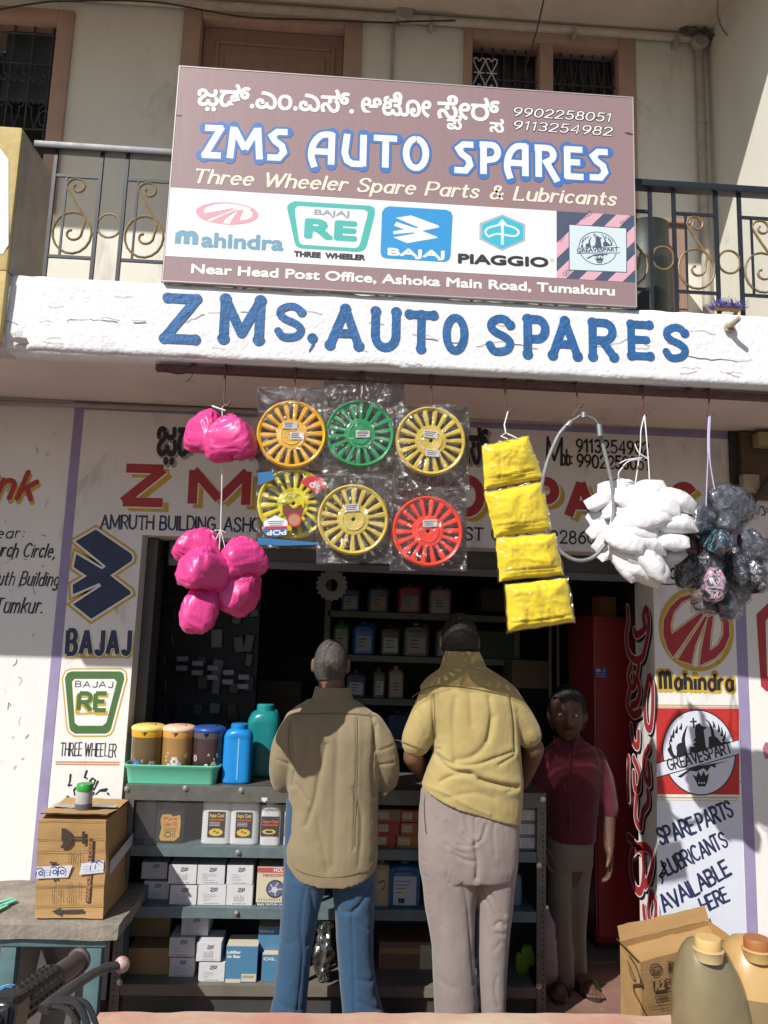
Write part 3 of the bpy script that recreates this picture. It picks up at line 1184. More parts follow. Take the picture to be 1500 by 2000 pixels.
BAJ = [(425, 800), (540, 733), (740, 870), (748, 890), (742, 910), (622, 992), (735, 1080), (738, 1095), (515, 1237), (412, 1155), (570, 1052), (560, 1035), (412, 1098), (410, 1045), (490, 995), (415, 945), (430, 872), (575, 957), (597, 940)]
M1 = []     # mahindra emblem pieces in one enlargement
MAH = [[(760, 200), (640, 235), (540, 330), (480, 450), (475, 600), (515, 730), (570, 820), (870, 400), (850, 375), (560, 590), (548, 500), (580, 380), (660, 280), (780, 225)],
       [(885, 415), (908, 425), (790, 700), (752, 888), (615, 845)],
       [(910, 430), (968, 400), (945, 560), (930, 752), (1010, 700), (1060, 600), (1062, 480), (1020, 370), (1058, 360), (1120, 480), (1125, 610), (1070, 740), (980, 830), (828, 902), (845, 760)]]


def emblem(m, T, dark, pale, lv=2, w=1.0):
    """winged kneeling figure in a ring; T maps emblem coordinates to the surface"""
    def S(pts, wd, **k):
        q = T(*pts)
        u = (Vector(T((0, 0), (100, 0))[1])-Vector(T((0, 0), (100, 0))[0])).length/100
        m[dark, lv].stroke(q, wd*u*w, **k)
    S([(768, 1410), (775, 1510)], 16, round_=False)
    S([(738, 1448), (802, 1445)], 16, round_=False)
    m[dark, lv].poly(T((785, 1520), (790, 1480), (830, 1458), (850, 1488), (905, 1505), (870, 1530), (880, 1600), (890, 1680), (905, 1727), (735, 1747), (735, 1695), (785, 1690), (765, 1668), (800, 1640), (768, 1640), (790, 1600), (785, 1560)))
    for a, b, wd in (((655, 1460), (642, 1525), 30), ((612, 1485), (600, 1560), 32), ((577, 1520), (568, 1605), 32), ((548, 1570), (550, 1645), 30), ((532, 1640), (548, 1705), 30),
                     ((958, 1440), (975, 1505), 30), ((1012, 1470), (1020, 1550), 32), ((1045, 1500), (1048, 1590), 32), ((1085, 1540), (1060, 1640), 30)):
        S([b, ((a[0]+b[0])/2+4, (a[1]+b[1])/2), a], wd, round_=False, taper=.85)
    S(spl([(540, 1720), (570, 1780), (620, 1800)]), 44, taper=.5)
    S(spl([(680, 1730), (672, 1620), (690, 1540), (712, 1485)]), 46, round_=False, taper=.9)
    S(spl([(965, 1640), (958, 1560), (930, 1470), (885, 1420)]), 44, round_=False, taper=.9)
    m[dark, lv].disc(T((652, 1705))[0], (Vector(T((0, 0), (48, 0))[1])-Vector(T((0, 0))[0])).length)
    m[dark, lv].poly(T((605, 1790), (610, 1690), (700, 1690), (712, 1765)))
    m[dark, lv].poly(T((920, 1705), (918, 1600), (960, 1580), (1000, 1600), (1040, 1650), (1090, 1640), (1092, 1660)))
    m[dark, lv].poly(T((612, 1985), (760, 1890), (1000, 1850), (1120, 1830), (985, 1865), (990, 1900), (940, 1880), (905, 1935), (870, 1900), (800, 1935), (740, 1925), (650, 1995)))
    m[dark, lv].poly(T((760, 1960), (800, 1985), (818, 1930), (845, 1980), (870, 1925), (890, 1975), (925, 1950), (905, 2040), (885, 2080), (815, 2080), (798, 2035)))
    for x in (825, 850, 875):
        m[pale, lv+1].disc(T((x, 2045))[0], (Vector(T((0, 0), (8, 0))[1])-Vector(T((0, 0))[0])).length, n=10)


P = Multi(FW, wall_o, 'painted_lettering')
PE = Multi(FW, wall_o, 'painted_emblem')
# --- left pillar
z7 = ZP(0, 780, 2.8846)
pb = z7(*BAJ)
PE[M_MUST, 0].stroke(pb, .042, closed=True)
PE[M_SW, 1].stroke(pb, .020, closed=True)
PE[M_NAVY, 2].poly(pb)
g = pxz(YW)
P.item()
a, b = g((131, 1277), (252, 1277))
h = hpx(190, 1277, 46, YW)
a2, b2 = g((134, 1282), (255, 1282))
P[M_MUST, 0].text('BAJAJ', a2, b2, h, w=.2, round_=False, gap=.42)
P[M_SW, 1].text('BAJAJ', a, b, h*1.02, w=.25, round_=False, gap=.42)
P[M_NAVY, 2].text('BAJAJ', a, b, h, w=.2, round_=False, gap=.42)
P[M_MUST, 0].stroke(g((127, 1284), (249, 1283)), .010, False)
z2 = ZP(0, 1200, 3.5714)
PE.item()
ro = z2((453, 445), (470, 408), (500, 397), (840, 397), (862, 412), (868, 450), (775, 800), (760, 822), (735, 832), (525, 832), (495, 812), (485, 790))
PE[M_MUST, 0].stroke(ro, .030, closed=True)
PE[M_SW, 1].stroke(ro, .016, closed=True)
PE[M_GREEN, 2].poly(ro, [z2((503, 470), (520, 450), (798, 450), (815, 470), (742, 755), (715, 776), (545, 776), (522, 755))])
PE[M_SW, 1].poly(z2((500, 450), (820, 450), (742, 780), (522, 780)))
P.item()
P[M_BLK, 3].text('BAJAJ', *z2((527, 505), (785, 510)), hpx(150, 1340, 11, YW), w=.18, gap=.3, wob=.03)
P[M_MUST, 3].text('RE', *z2((540, 690), (752, 688)), hpx(150, 1390, 35, YW), w=.26, round_=False)
P[M_GREEN, 4].text('RE', *z2((548, 668), (738, 668)), hpx(150, 1390, 33, YW), w=.26, round_=False)
P[M_MUST, 3].stroke(z2((530, 694), (745, 688)), .010, False)
P.item()
P[M_BLK, 2].text('THREE WHEELER', *z2((420, 985), (808, 990)), hpx(170, 1478, 25, YW), w=.085, wob=.05, gap=.24)
M_ORL = mat('orange_line_paint', (.6, .25, .12), .6)
P.item()
P[M_ORL, 2].stroke(z2((388, 1027), (832, 1031)), .006, False)
P[M_ORL, 2].stroke(z2((388, 1043), (832, 1047)), .006, False)
P.item()
for q in ([(492, 1118), (488, 1165), (478, 1190)], [(478, 1192), (500, 1190)], [(605, 1092), (590, 1135), (608, 1145)], [(640, 1180), (628, 1160), (645, 1142), (665, 1155), (655, 1185)], [(682, 1165), (655, 1225)],
          [(640, 1235), (655, 1245), (645, 1262)], [(745, 1218), (700, 1225), (668, 1255)], [(700, 1228), (740, 1232)], [(752, 1248), (760, 1258)], [(530, 1210), (515, 1225), (522, 1260)], [(470, 1270), (500, 1290)]):
    P[M_BLK, 2].stroke(z2(*q), .010, taper=.4)
P.item()
# --- left wall
for c, dx, dy, lv in ((M_MUST, 3, 7, 0), (M_RED, 0, 0, 1)):
    P[c, lv].text('ink', *g((-26+dx, 970+dy), (60+dx, 975+dy)), hpx(30, 970, 52, YW), w=.19, shear=.28, gap=.3)
for s, a, b, h in (('Near:', (-32, 1052), (46, 1050), 20), ('Church Circle,', (-38, 1086), (106, 1089), 26), ('Amruth Building', (-48, 1142), (112, 1144), 26), ('Tumkur.', (-12, 1197), (82, 1197), 29)):
    P.item()
    P[M_BLK, 1].text(s, *g(a, b), hpx(50, a[1], h, YW), w=.125, shear=.22, gap=.26, wob=.03)
# --- lintel
P.item()
for c, dx, dy, gr_, lv in ((M_GREYP, 4, 4, .009, 0), (M_BLK, 0, 0, .0055, 1)):
    P[c, lv].font('ಜ಼ಡ್.ಎಂ.ಎಸ್. ಆಟೋ', *g((306+dx, 888+dy), (752+dx, 900+dy)), hpx(400, 890, 66, YW), grow=gr_)
    P[c, lv].font('ಸ್ಪೇರ್ಸ್', *g((786+dx, 900+dy), (952+dx, 906+dy)), hpx(850, 900, 66, YW), grow=gr_)
P.item()
for c, dx, dy, lv in ((M_MUST, 11, 9, 0), (M_SW, 1, 1, 1), (M_RED, 0, 0, 2)):
    ww = .275 if c != M_SW else .32
    for s, a, b in (('ZMS', (240, 980), (606, 990)), ('AUTO', (660, 992), (938, 1002)), ('SPARES', (978, 1003), (1356, 1016))):
        P[c, lv].text(s, *g((a[0]+dx, a[1]+dy), (b[0]+dx, b[1]+dy)), hpx(a[0], a[1], 66, YW), w=ww, round_=False, gap=.5 if s == 'ZMS' else .42)
for s, a, b in (('AMRUTH BUILDING,', (197, 1032), (425, 1036)), ('ASHOKA ROAD,', (438, 1036), (640, 1044)), ('HEAD POST', (760, 1048), (944, 1055)), ('OFFICE', (960, 1055), (1040, 1058)), ('2286063', (1076, 1060), (1196, 1063))):
    P.item()
    P[M_NAVY if s[0] in 'A' else M_BLK, 2].text(s, *g(a, b), hpx(a[0], a[1], 26 if s[0] == 'A' else 24, YW), w=.15, wob=.04)
P.item()
P[M_BLK, 2].text('M', *g((1068, 906), (1096, 908)), hpx(1080, 900, 52, YW), w=.09)
P[M_BLK, 2].text('ob:', *g((1097, 908), (1117, 909)), hpx(1080, 900, 30, YW), w=.13)
P.item()
P[M_BLK, 2].text('9113254982', *g((1126, 882), (1268, 888)), hpx(1130, 880, 24, YW), w=.17, gap=.2, wob=.03)
P[M_BLK, 2].text('9902258051', *g((1128, 912), (1266, 918)), hpx(1130, 910, 24, YW), w=.17, gap=.2, wob=.03)
# --- right pillar
e5 = ZP(1200, 1120, 5)
PE.item()
PE[M_LBLUE, -1].poly(g((1283, 1562), (1446, 1562), (1458, 1850), (1284, 1850)))
P.item()
P[M_BLK, 2].stroke(e5((400, 95), (520, 108), (650, 100)), .006)
for q in (arc(470, 5, 30, 50, 60, 400, 12), arc(575, 0, 30, 50, 60, 400, 12)):
    P[M_BLK, 2].stroke(e5(*q), .011)
PE.item()
ec = e5((800, 545))[0]
u5 = (Vector(e5((100, 0))[0])-Vector(e5((0, 0))[0])).length/100
PE[M_MUST, 0].ring(ec, 368*u5, 40*u5, 395*u5)
for q in MAH:
    PE[M_MUST, 0].stroke(e5(*q), .018, closed=True)
    PE[M_SW, 1].stroke(e5(*q), .006, closed=True)
    PE[M_RED, 2].poly(e5(*q))
P.item()
for c, lv, ww in ((M_MUST, 0, .42), (M_BLK, 2, .21)):
    P[c, lv].text('m', *e5((450, 1128), (548, 1128)), 235*u5, w=ww*.72, round_=lv == 0)
    P[c, lv].text('ahindra', *e5((596, 1132), (1155, 1145)), 155*u5, w=ww, round_=lv == 0, gap=.3)
P.item()
for q in (((405, 1283), (1215, 1290)), ((405, 1302), (1215, 1308))):
    P[M_MUST, 2].stroke(e5(*q), .004, False)
PE.item()
M_BRED = mat('bright_red_paint', (.52, .028, .025), .55, mottle=.12, mscale=14)
PE[M_BRED, 0].poly(g((1281, 1383), (1443, 1384), (1444, 1552), (1283, 1551)))
cc = e5((825, 1745))[0]
PE[M_BLK, 1].disc(cc, 352*u5, 388*u5, 48)
PE[M_LBLUE, 2].disc(cc, 340*u5, 376*u5, 48)
emblem(PE, e5, M_BLK, M_LBLUE, 3)
PE[M_BLK, 4].poly(e5((408, 1848), (1218, 1618), (1218, 1768), (408, 1998)))
PE[M_LBLUE, 5].poly(e5((410, 1858), (1216, 1628), (1216, 1758), (410, 1988)))
P.item()
P[M_BLK, 6].text('GREAVESPART', *e5((535, 1925), (1150, 1748)), 95*u5, w=.17, wob=.03)
for y in (1557, 1562):
    P[M_MUST, 2].stroke(g((1284, y), (1443, y+1)), .006 if y == 1557 else .003, False)
z3 = ZP(1200, 1500, 4)
for s, a, b, h in (('SPARE', (365, 600), (635, 498), 112), ('PARTS', (672, 478), (935, 372), 112), ('LUBRICANTS', (418, 842), (890, 600), 105), ('AVAILABLE', (395, 1125), (908, 832), 108), ('HERE', (694, 1126), (900, 1034), 98)):
    P.item()
    P[M_NAVY, 2].text(s, *z3(a, b), h/4*u5*5, w=.185, wob=.05, gap=.2)
P.item()
P[M_NAVY, 2].stroke(z3(*spl([(398, 800), (372, 760), (388, 740), (398, 765), (362, 830), (375, 850), (398, 815), (352, 842), (376, 865), (372, 900)])), .009)
# --- right neighbour's wall: red shape and letters cut by the frame
PE.item()
PE[M_RED, 1].poly(e5((1385, 400), (1500, 290), (1900, 290), (1900, 1150), (1480, 1150), (1430, 1100)), [e5((1475, 460), (1540, 400), (1840, 400), (1840, 1060), (1530, 1060), (1490, 1000))])
M_PINKP = mat('pink_sign_paint', (.45, .16, .26), .6, mottle=.2)
PE.item()
PE[M_PINKP, 1].poly(g((1489, 1462), (1494, 1450), (1540, 1450), (1540, 1480), (1494, 1482)))
P.item()
P[M_BLK, 1].stroke(g(*spl([(1474, 1000), (1480, 1004), (1484, 992), (1490, 990), (1494, 1004), (1488, 1006)])), .007)
P[M_BLK, 1].stroke(g((1496, 994), (1510, 994)), .006)
P[M_BLK, 1].stroke(g((1496, 1000), (1510, 1000)), .006)
# scuffs and small scars on the walls
sc_ = Flat(FW, .002)
for k in range(90):
    x = random.choice((random.uniform(-1.95, -1.45), random.uniform(-1.95, -1.45), random.uniform(-1.4, 2.2)))
    z = random.uniform(.9, 2.7)
    if -1.0 < x < XR+.02 and z < ZL+.02:
        continue
    q = [(x, z)]
    for j in range(random.randint(1, 4)):
        q.append((q[-1][0]+random.uniform(-.014, .014), q[-1][1]+random.uniform(-.022, .01)))
    sc_.stroke(q, random.uniform(.0012, .004), False)
sc_.done('stain', mat('scuff_dirt', (.25, .21, .18), .95), wall_o)
P.done()
PE.done()
# --- lettering on the side of the opening
FR = lambda u, v, o: Vector((XR-o, u, v))
rf = Multi(FR, wall_o, 'painted_lettering')


def rz(*pts):
    r = []
    for p in pts:
        w_ = WX(p[0], p[1], XR)
        r.append((w_.y, w_.z))
    return r


wr = MB()
q = zm(1000, 1280, 2.7778)
q5 = zm(1200, 1120, 5)
SW_ = [q5(*spl([(130, 340), (140, 470), (118, 620), (140, 770), (205, 845), (275, 815), (310, 690), (335, 560), (335, 430), (310, 345), (285, 420), (300, 530), (225, 600), (198, 560)])),
       q5(*spl([(170, 900), (140, 1000), (165, 1110), (205, 1080), (195, 1000)])), q5(*spl([(240, 900), (225, 1020), (250, 1130), (230, 1250), (170, 1290)])), q5(*spl([(150, 1150), (130, 1280), (190, 1380), (260, 1350)])),
       q(*spl([(742, 120), (722, 240), (728, 370), (752, 395), (764, 300), (764, 170), (750, 115)])), q(*spl([(648, 385), (660, 470), (684, 490), (688, 420)])),
       q(*spl([(634, 560), (632, 680), (636, 780)])), q(*spl([(662, 560), (692, 640), (690, 720), (668, 720), (662, 640)])), q(*spl([(742, 500), (716, 570), (724, 660), (748, 690), (742, 590)])),
       q(*spl([(678, 770), (672, 880), (698, 930), (712, 850), (740, 800), (738, 740)])),
       q(*spl([(634, 985), (676, 1040), (648, 1090), (650, 1190), (676, 1270), (704, 1270), (716, 1170), (708, 1070), (680, 1040), (730, 1040), (764, 1100), (750, 1200), (722, 1250)])),
       q(*spl([(756, 1290), (742, 1380), (756, 1450), (778, 1440), (782, 1350), (760, 1290)])), q(*spl([(716, 1370), (722, 1430), (742, 1470)]))]
for s in SW_:
    rf.item()
    s2 = [(p[0]+3, p[1]+5) for p in s]
    rf[M_BLK, 0].stroke(rz(*s2), .056)
    rf[M_SW, 1].stroke(rz(*s), .054)
    rf[M_RED, 2].stroke(rz(*s), .041)
rf.done()

# conduits, wires, fittings
M_PVC = mat('dusty_pvc', (.55, .48, .38), .5, mottle=.25, mscale=12)
M_PVC2 = mat('painted_grey_pipe', (.42, .38, .33), .6, mottle=.25, mscale=12)
mb = MB()
zc0, zc1 = W(0, 802, YW-.02).z, W(1400, 836, YW-.02).z
zc = (zc0+zc1)/2
mb.tube([(-6, YW-.014, zc0), (W(1430, 836, YW).x, YW-.014, zc1)], .0125, 8)
solo('conduit_pipe', mb, M_PVC2, 'thin grey conduit along the shop wall just under the balcony soffit', 'pipe', smooth=True)
mb = MB()
zu0, zu1 = W(380, 12, YW-.03).z, W(1365, 76, YW-.03).z
xj = W(1365, 85, YW-.03).x
mb.tube([(-3, YW-.03, zu0+.0), (xj, YW-.03, zu1)], .024, 10)
pp = thing('upper_conduit', 'pale plastic conduit running above the balcony door and window with a drop pipe', 'pipe', (0, YW-.03, zu0))
part('conduit', mb, M_PVC, pp, smooth=True)
mb = MB()
mb.tube([(xj, YW-.03, zu1-.03), (xj, YW-.03, 3.0)], .024, 10)
part('drop_pipe', mb, M_PVC2, pp, smooth=True)
for px_ in (789, 1364):
    c = W(px_, 34 if px_ < 800 else 86, YW-.03)
    mb = MB()
    mb.lathe([(.048, 0), (.05, .012), (.05, .03), (.042, .04)], 20, Matrix.Translation((c.x, YW-.03, c.z)) @ Matrix.Rotation(rad(90), 4, 'X'))
    part('junction_box', mb, M_PVC2, pp, smooth=True)
mb = MB()
for z in (zu0-.0, 3.9, 4.4):
    pass
for px_, py_ in ((842, 48), (1318, 82), (1120, 70)):
    c = W(px_, py_, YW-.03)
    mb.box((c.x-.01, YW-.06, c.z-.028), (c.x+.01, YW, c.z+.03), .004)
for z in (4.55, 4.15):
    mb.tube([(xj-.026, YW-.03, z), (xj-.02, YW-.055, z), (xj+.02, YW-.055, z), (xj+.026, YW-.03, z)], .004, 6)
part('pipe_clip', mb, M_PVC2, pp)
mb = MB()
xd = W(768, 60, YW).x
mb.tube([(xd, YW-.012, W(768, 40, YW).z), (xd, YW-.012, 3.1)], .009, 8)
part('drop_conduit', mb, M_PVC2, pp, smooth=True)
M_WIRE = mat('black_wire', (.02, .02, .02), .5)


def wire(name, label, pts, r=.004, m=None, n=8):
    mb = MB()
    mb.tube(spl([tuple(p) for p in pts], n), r, 6)
    return solo(name, mb, m or M_WIRE, label, 'cable', smooth=True)


wire('cable', 'sagging dark wire looping from the balcony window up past the roof', [W(1062, 0, 3.2), W(1048, 60, 3.3), W(1030, 120, 3.5), W(1012, 165, 3.75), W(998, 172, YW-.01)])
wire('cable', 'thin wire drooping along the top of the wall above the balcony door', [W(-20, 22, YW-.05), W(60, 8, YW-.05), W(130, 2, YW-.05), W(300, 4, YW-.05), W(470, 32, YW-.05), W(600, 38, YW-.05), W(700, 42, YW-.05), W(760, 44, YW-.05), W(800, 42, YW-.06), W(890, 40, YW-.06)], .0045)
wire('cable', 'grey cable curving from the junction box to the right wall', [W(1402, 0, 3.5), W(1402, 30, 3.55), W(1412, 58, 3.6), W(1430, 76, 3.65), W(1455, 83, 3.7), W(1480, 78, 3.7), W(1520, 55, 3.7)], .005, mat('grey_wire', (.22, .21, .2), .6))
rng = random.Random(3)
mb = MB()
c = W(1392, 72, YW-.05)
for k in range(9):
    q = [(W(1325, 60+k, YW-.05).x, YW-.04-.01*k/3, W(1330, 60+k*2, YW).z)]
    for j in range(5):
        q.append((q[0][0]+.06*(j+1), YW-.05-rng.uniform(0, .05), c.z+rng.uniform(-.03, .035)))
    mb.tube(spl(q, 5), .0045, 5)
for k in range(3):
    q = [W(1412+k*4, 78, YW-.06), W(1440, 76-k*8, YW-.1), W(1462, 50-8*k, YW-.2), W(1480, 40-4*k, YW-.3), W(1510, 5, YW-.4)]
    mb.tube(spl([tuple(p) for p in q], 5), .005, 5)
mb.box(W(1408, 70, YW-.06)-Vector((.02, .02, .02)), W(1408, 70, YW-.06)+Vector((.02, .02, .02)), .005)
solo('cable_bundle', mb, mat('dusty_cable', (.10, .09, .08), .7, mottle=.4), 'tangle of dusty cables at the corner junction under the roof', 'cable', smooth=True)
# bolt end in the beam
mb = MB()
c = W(1424, 642, YF)
mb.tube([(c.x-.012, YF, c.z+.004), (c.x-.004, YF-.05, c.z+.006), (c.x+.004, YF-.075, c.z+.014)], [.012, .011, .010], 8)
mb.box((c.x-.02, YF-.016, c.z-.015), (c.x+.02, YF, c.z+.02), .006)
solo('anchor_bolt', mb, mat('rusty_painted_bolt', (.5, .42, .3), .7, mottle=.4, mscale=60), 'stub of a painted bolt sticking out of the white balcony beam', 'bolt', smooth=True)

# ================================================================== BALCONY RAILING
YR = 2.93
M_RAIL = mat('dark_blue_iron_paint', (.020, .024, .032), .45, mottle=.3, mscale=25)
M_GOLD = mat('rusty_gold_scroll', (.30, .20, .08), .5, mottle=.5, mscale=40)
xa = W(70, 290, YR).x
zt = W(338, 297, YR).z
RL = thing('balcony_railing', 'dark iron balcony railing with brass coloured scrolls and rings', 'railing', (xa, YR, 3.0))
mb = MB()
mb.box((xa, YR-.025, zt-.03), (2.8, YR+.025, zt), .005)
part('top_rail', mb, M_RAIL, RL, smooth=True)
xp0 = W(108, 330, YR).x
pan = W(198, 330, YR).x-xp0
xr = W(1318, 500, YR).x
n_ = round((xr-xp0)/(W(248, 330, YR).x-xp0))
per = (xr-xp0)/n_
zb, zq0, zq1 = 3.0, W(200, 506, YR).z, W(200, 348, YR).z
bars, scr, rin = MB(), MB(), MB()
for i in range(-1, n_+6):
    x0 = xp0+per*i
    for x in (x0, x0+pan):
        if xa < x < 2.78:
            p_ = MB()
            p_.box((x-.007, YR-.007, zb), (x+.007, YR+.007, zt-.03))
            part('post', p_, M_RAIL, RL)
    if x0+pan > 2.7 or x0+pan < xa:
        continue
    x1 = x0+pan
    if x0 > xa:
        p_ = MB()
        for z in (zq0, zq1):
            p_.box((x0+.007, YR-.005, z-.006), (x1-.007, YR+.005, z+.006))
        xm = x0+.05
        p_.box((xm-.004, YR-.004, zq0+.006), (xm+.004, YR+.004, zq1-.006))
        part('cross_bar', p_, M_RAIL, RL)
        # S scroll: small curl above, straight band, big curl below
        H = zq1-zq0
        c1 = (x0+pan*.52, zq1-.045)
        c2 = (x0+pan*.5, zq0+H*.30)
        r2 = pan*.42
        top = scroll(c1, .042, 1.15, pi, -1, 22)[::-1]
        bot = [(c2[0]+r2*cos(a), c2[1]+r2*sin(a)*1.15) for a in [0.35-k*.36 for k in range(17)]]
        inner = scroll((c2[0]+.0, c2[1]), r2*.55, .8, 0.35-17*.36, -1, 12)
        path = top+spl([top[-1], ((top[-1][0]+bot[0][0])/2-.012, (top[-1][1]+bot[0][1])/2+.012), bot[0]], 6)[1:-1]+bot+inner[2:]
        p_ = MB()
        p_.tube([(u, YR, v) for u, v in path], .0052, 6, flat=1.0)
        part('scroll', p_, M_GOLD, RL, smooth=True)
    g0, g1 = x1, x0+per
    if g1 < 2.78 and g0 > xa-.2:
        cx = (g0+g1)/2
        r = (g1-g0)/2-.004
        p_ = MB()
        p_.tube([(cx+r*cos(2*pi*k/28), YR, (zq0+zq1)/2-.03+r*1.08*sin(2*pi*k/28)) for k in range(28)], .0052, 6, closed=True)
        part('ring', p_, M_GOLD, RL, smooth=True)

# things standing on the balcony
mb = MB()
c0, c1 = W(1287, 448, 3.55), W(1336, 560, 3.55)
mb.box((c0.x, 3.5, 2.982), (c1.x, 3.8, c0.z), .012)
for k in range(3):
    mb.box((c0.x+.01, 3.494, 3.05+k*.13), (c1.x-.01, 3.5, 3.16+k*.13), .003)
mb.box((c0.x-.015, 3.48, c0.z), (c1.x+.015, 3.81, c0.z+.025), .006)
solo('wooden_cabinet', mb, M_WOOD, 'small brown wooden cabinet standing on the balcony behind the railing', 'cabinet')
c0, c1 = W(1246, 446, 3.45), W(1276, 590, 3.45)
mb = MB()  # drum stands in for a dark green thing of unclear nature
r_ = .11
mb.lathe([(r_*.97, 2.983), (r_, 2.99), (r_, 3.18), (r_*1.03, 3.19), (r_, 3.20), (r_, c0.z-.2), (r_*1.03, c0.z-.19), (r_, c0.z-.18), (r_, c0.z-.01), (r_*1.03, c0.z), (r_*.9, c0.z-.005), (0, c0.z-.005)], 28, Matrix.Translation(((c0.x+c1.x)/2, 3.45, 0)))
solo('drum_stand_in', mb, mat('dark_green_stand_in', (.022, .034, .026), .5, mottle=.5, mscale=20), 'drum shape standing in for an unclear dark green thing beside the right end of the signboard', 'drum', smooth=True)
mb = MB()
c = W(1420, 603, 2.9)
for k in range(260):
    a = random.uniform(0, pi)
    r = random.uniform(.03, .06)
    p = c+Vector((random.uniform(-.05, .05), random.uniform(-.02, .03), .0))
    mb.tube([p, p+Vector((cos(a)*r*.8, random.uniform(-.02, .02), abs(sin(a))*r*.7+.006))], [.0016, .0008], 4)
bro = thing('floor_brush', 'purple bristled floor brush lying on the edge of the balcony', 'brush', c)
part('bristles', mb, mat('purple_bristle', (.07, .06, .28), .5), bro)
mb = MB()
mb.box((c.x-.05, c.y-.012, c.z-.004), (c.x+.06, c.y+.02, c.z+.016), .004)
mb.tube([(c.x+.05, c.y+.01, c.z+.01), (c.x+.2, c.y+.45, c.z-.004)], .009, 8)
part('handle', mb, mat('brush_wood', (.3, .18, .08), .6), bro, smooth=True)

# ================================================================== SIGNBOARD
YS = 2.838
SB = thing('signboard', 'large printed shop signboard in faded mauve and white leaning on the balcony railing', 'sign', ((W(348, 131, YS).x+W(1233, 190, YS).x)/2, YS, W(700, 570, YS).z))
s_ = pxz(YS)
sx0, sx1 = (s_((348, 131))[0][0]+s_((322, 548))[0][0])/2, (s_((1233, 190))[0][0]+s_((1244, 598))[0][0])/2
sz0, sz1 = (s_((322, 548))[0][1]+s_((1244, 598))[0][1])/2, (s_((348, 131))[0][1]+s_((1233, 190))[0][1])/2
mb = MB()
mb.box((sx0, YS, sz0), (sx1, YS+.004, sz1))
M_FLEX = mat('faded_mauve_flex', (.315, .205, .213), .5, mottle=.08, mscale=4, stretch=(14, 1, .6), bump=.15, bscale=8)
pn = part('panel', mb, M_FLEX, SB)
mb = MB()
e = .004
for a in ((sx0-e, sx0, sz0, sz1), (sx1, sx1+e, sz0, sz1)):
    mb.box((a[0], YS-.0015, a[2]), (a[1], YS+.02, a[3]))
for a in ((sz0-e, sz0), (sz1, sz1+e)):
    mb.box((sx0-e, YS-.0015, a[0]), (sx1+e, YS+.02, a[1]))
for k in range(5):
    x = sx0+(sx1-sx0)*k/4
    mb.box((max(sx0, x-.012), YS+.0042, sz0), (min(sx1, x+.012), YS+.018, sz1))
for x in (sx0+.3, sx1-.3):
    mb.tube([(x, YS+.02, sz0+.1), (x, YF+.1, sz0-.02)], .01, 6)
part('frame', mb, mat('pale_steel_frame', (.5, .46, .45), .5, metal=.3), SB)
FS = front(YS)
S = Multi(FS, pn, 'lettering')
SE = Multi(FS, pn, 'emblem')
M_PW = mat('print_white', (.80, .80, .78), .5)
M_PCREAM = mat('print_cream', (.78, .72, .60), .5)
M_PBLUE = mat('print_halo_blue', (.055, .17, .47), .5)
M_PDARK = mat('print_dark', (.035, .03, .035), .5)
M_PTEAL = mat('print_teal', (.07, .45, .40), .5)
M_PSKY = mat('print_blue', (.03, .29, .62), .5)
M_PSTEEL = mat('print_steel_blue', (.15, .32, .45), .5)
M_PPINK = mat('print_pale_pink', (.72, .33, .38), .5)
M_PSLATE = mat('print_slate', (.075, .095, .15), .5)
M_PSTRIPE = mat('print_stripe_pink', (.70, .40, .46), .5)
M_PSQ = mat('print_pale_blue', (.62, .72, .74), .5)
M_PGREY = mat('print_grey', (.3, .32, .36), .5)
a3 = ZP(320, 130, 3.125, YS)
a4 = ZP(780, 130, 3.125, YS)
# white band
wl = s_((335, 370), (328, 504))
bz1l, bz0l = s_((336, 369))[0][1], s_((328, 503))[0][1]
bz1r, bz0r = s_((1241, 419))[0][1], s_((1244, 549))[0][1]
bz1, bz0 = (bz1l+bz1r)/2, (bz0l+bz0r)/2
gx = (s_((1087, 411))[0][0]+s_((1087, 541))[0][0])/2
SE[M_PW, -2].rect(sx0+.001, bz0, gx, bz1)
SE[M_PSLATE, -2].rect(gx, bz0, sx1-.001, bz1)
u3 = (Vector(a3((600, 500))[0])-Vector(a3((500, 500))[0])).length/100


def clip(poly, x0, x1, z0, z1):
    for ax, lim, sg in ((0, x0, 1), (0, x1, -1), (1, z0, 1), (1, z1, -1)):
        out = []
        for i in range(len(poly)):
            p, q_ = poly[i-1], poly[i]
            ip, iq = sg*(p[ax]-lim) >= 0, sg*(q_[ax]-lim) >= 0
            if ip != iq:
                t = (lim-p[ax])/(q_[ax]-p[ax])
                out.append((p[0]+(q_[0]-p[0])*t, p[1]+(q_[1]-p[1])*t))
            if iq:
                out.append(q_)
        poly = out
        if not poly:
            break
    return poly


for k in range(4):
    x = gx-.14+k*.115
    pl_ = clip([(x, bz0), (x+.062, bz0), (x+.062+.27, bz1), (x+.27, bz1)], gx, sx1-.001, bz0, bz1)
    if len(pl_) > 2:
        SE[M_PSTRIPE, -1].poly(pl_)
S.item()
for s, a, b in (('GENUINE', (985, 1075), (1062, 960)), ('SPARES', (1085, 962), (1180, 898)), ('SPARE', (1360, 975), (1432, 925)), ('GEN', (1010, 1285), (1050, 1250)), ('ENU', (1245, 1300), (1300, 1258)), ('ARES', (1392, 1185), (1440, 1140))):
    S[M_PSLATE, 0].font(s, *a4(a, b), 28*u3)
SE.item()
sq = a4((1038, 967), (1383, 990), (1384, 1254), (1039, 1240))
SE[M_PSLATE, 0].stroke(sq, .007, closed=True)
SE[M_PSQ, 1].poly(sq)
cg = a4((1211, 1110))[0]
SE[M_PSLATE, 2].ring(cg, 122*u3, 5*u3, 110*u3)
kx, kz = 122*u3/345, 110*u3/380


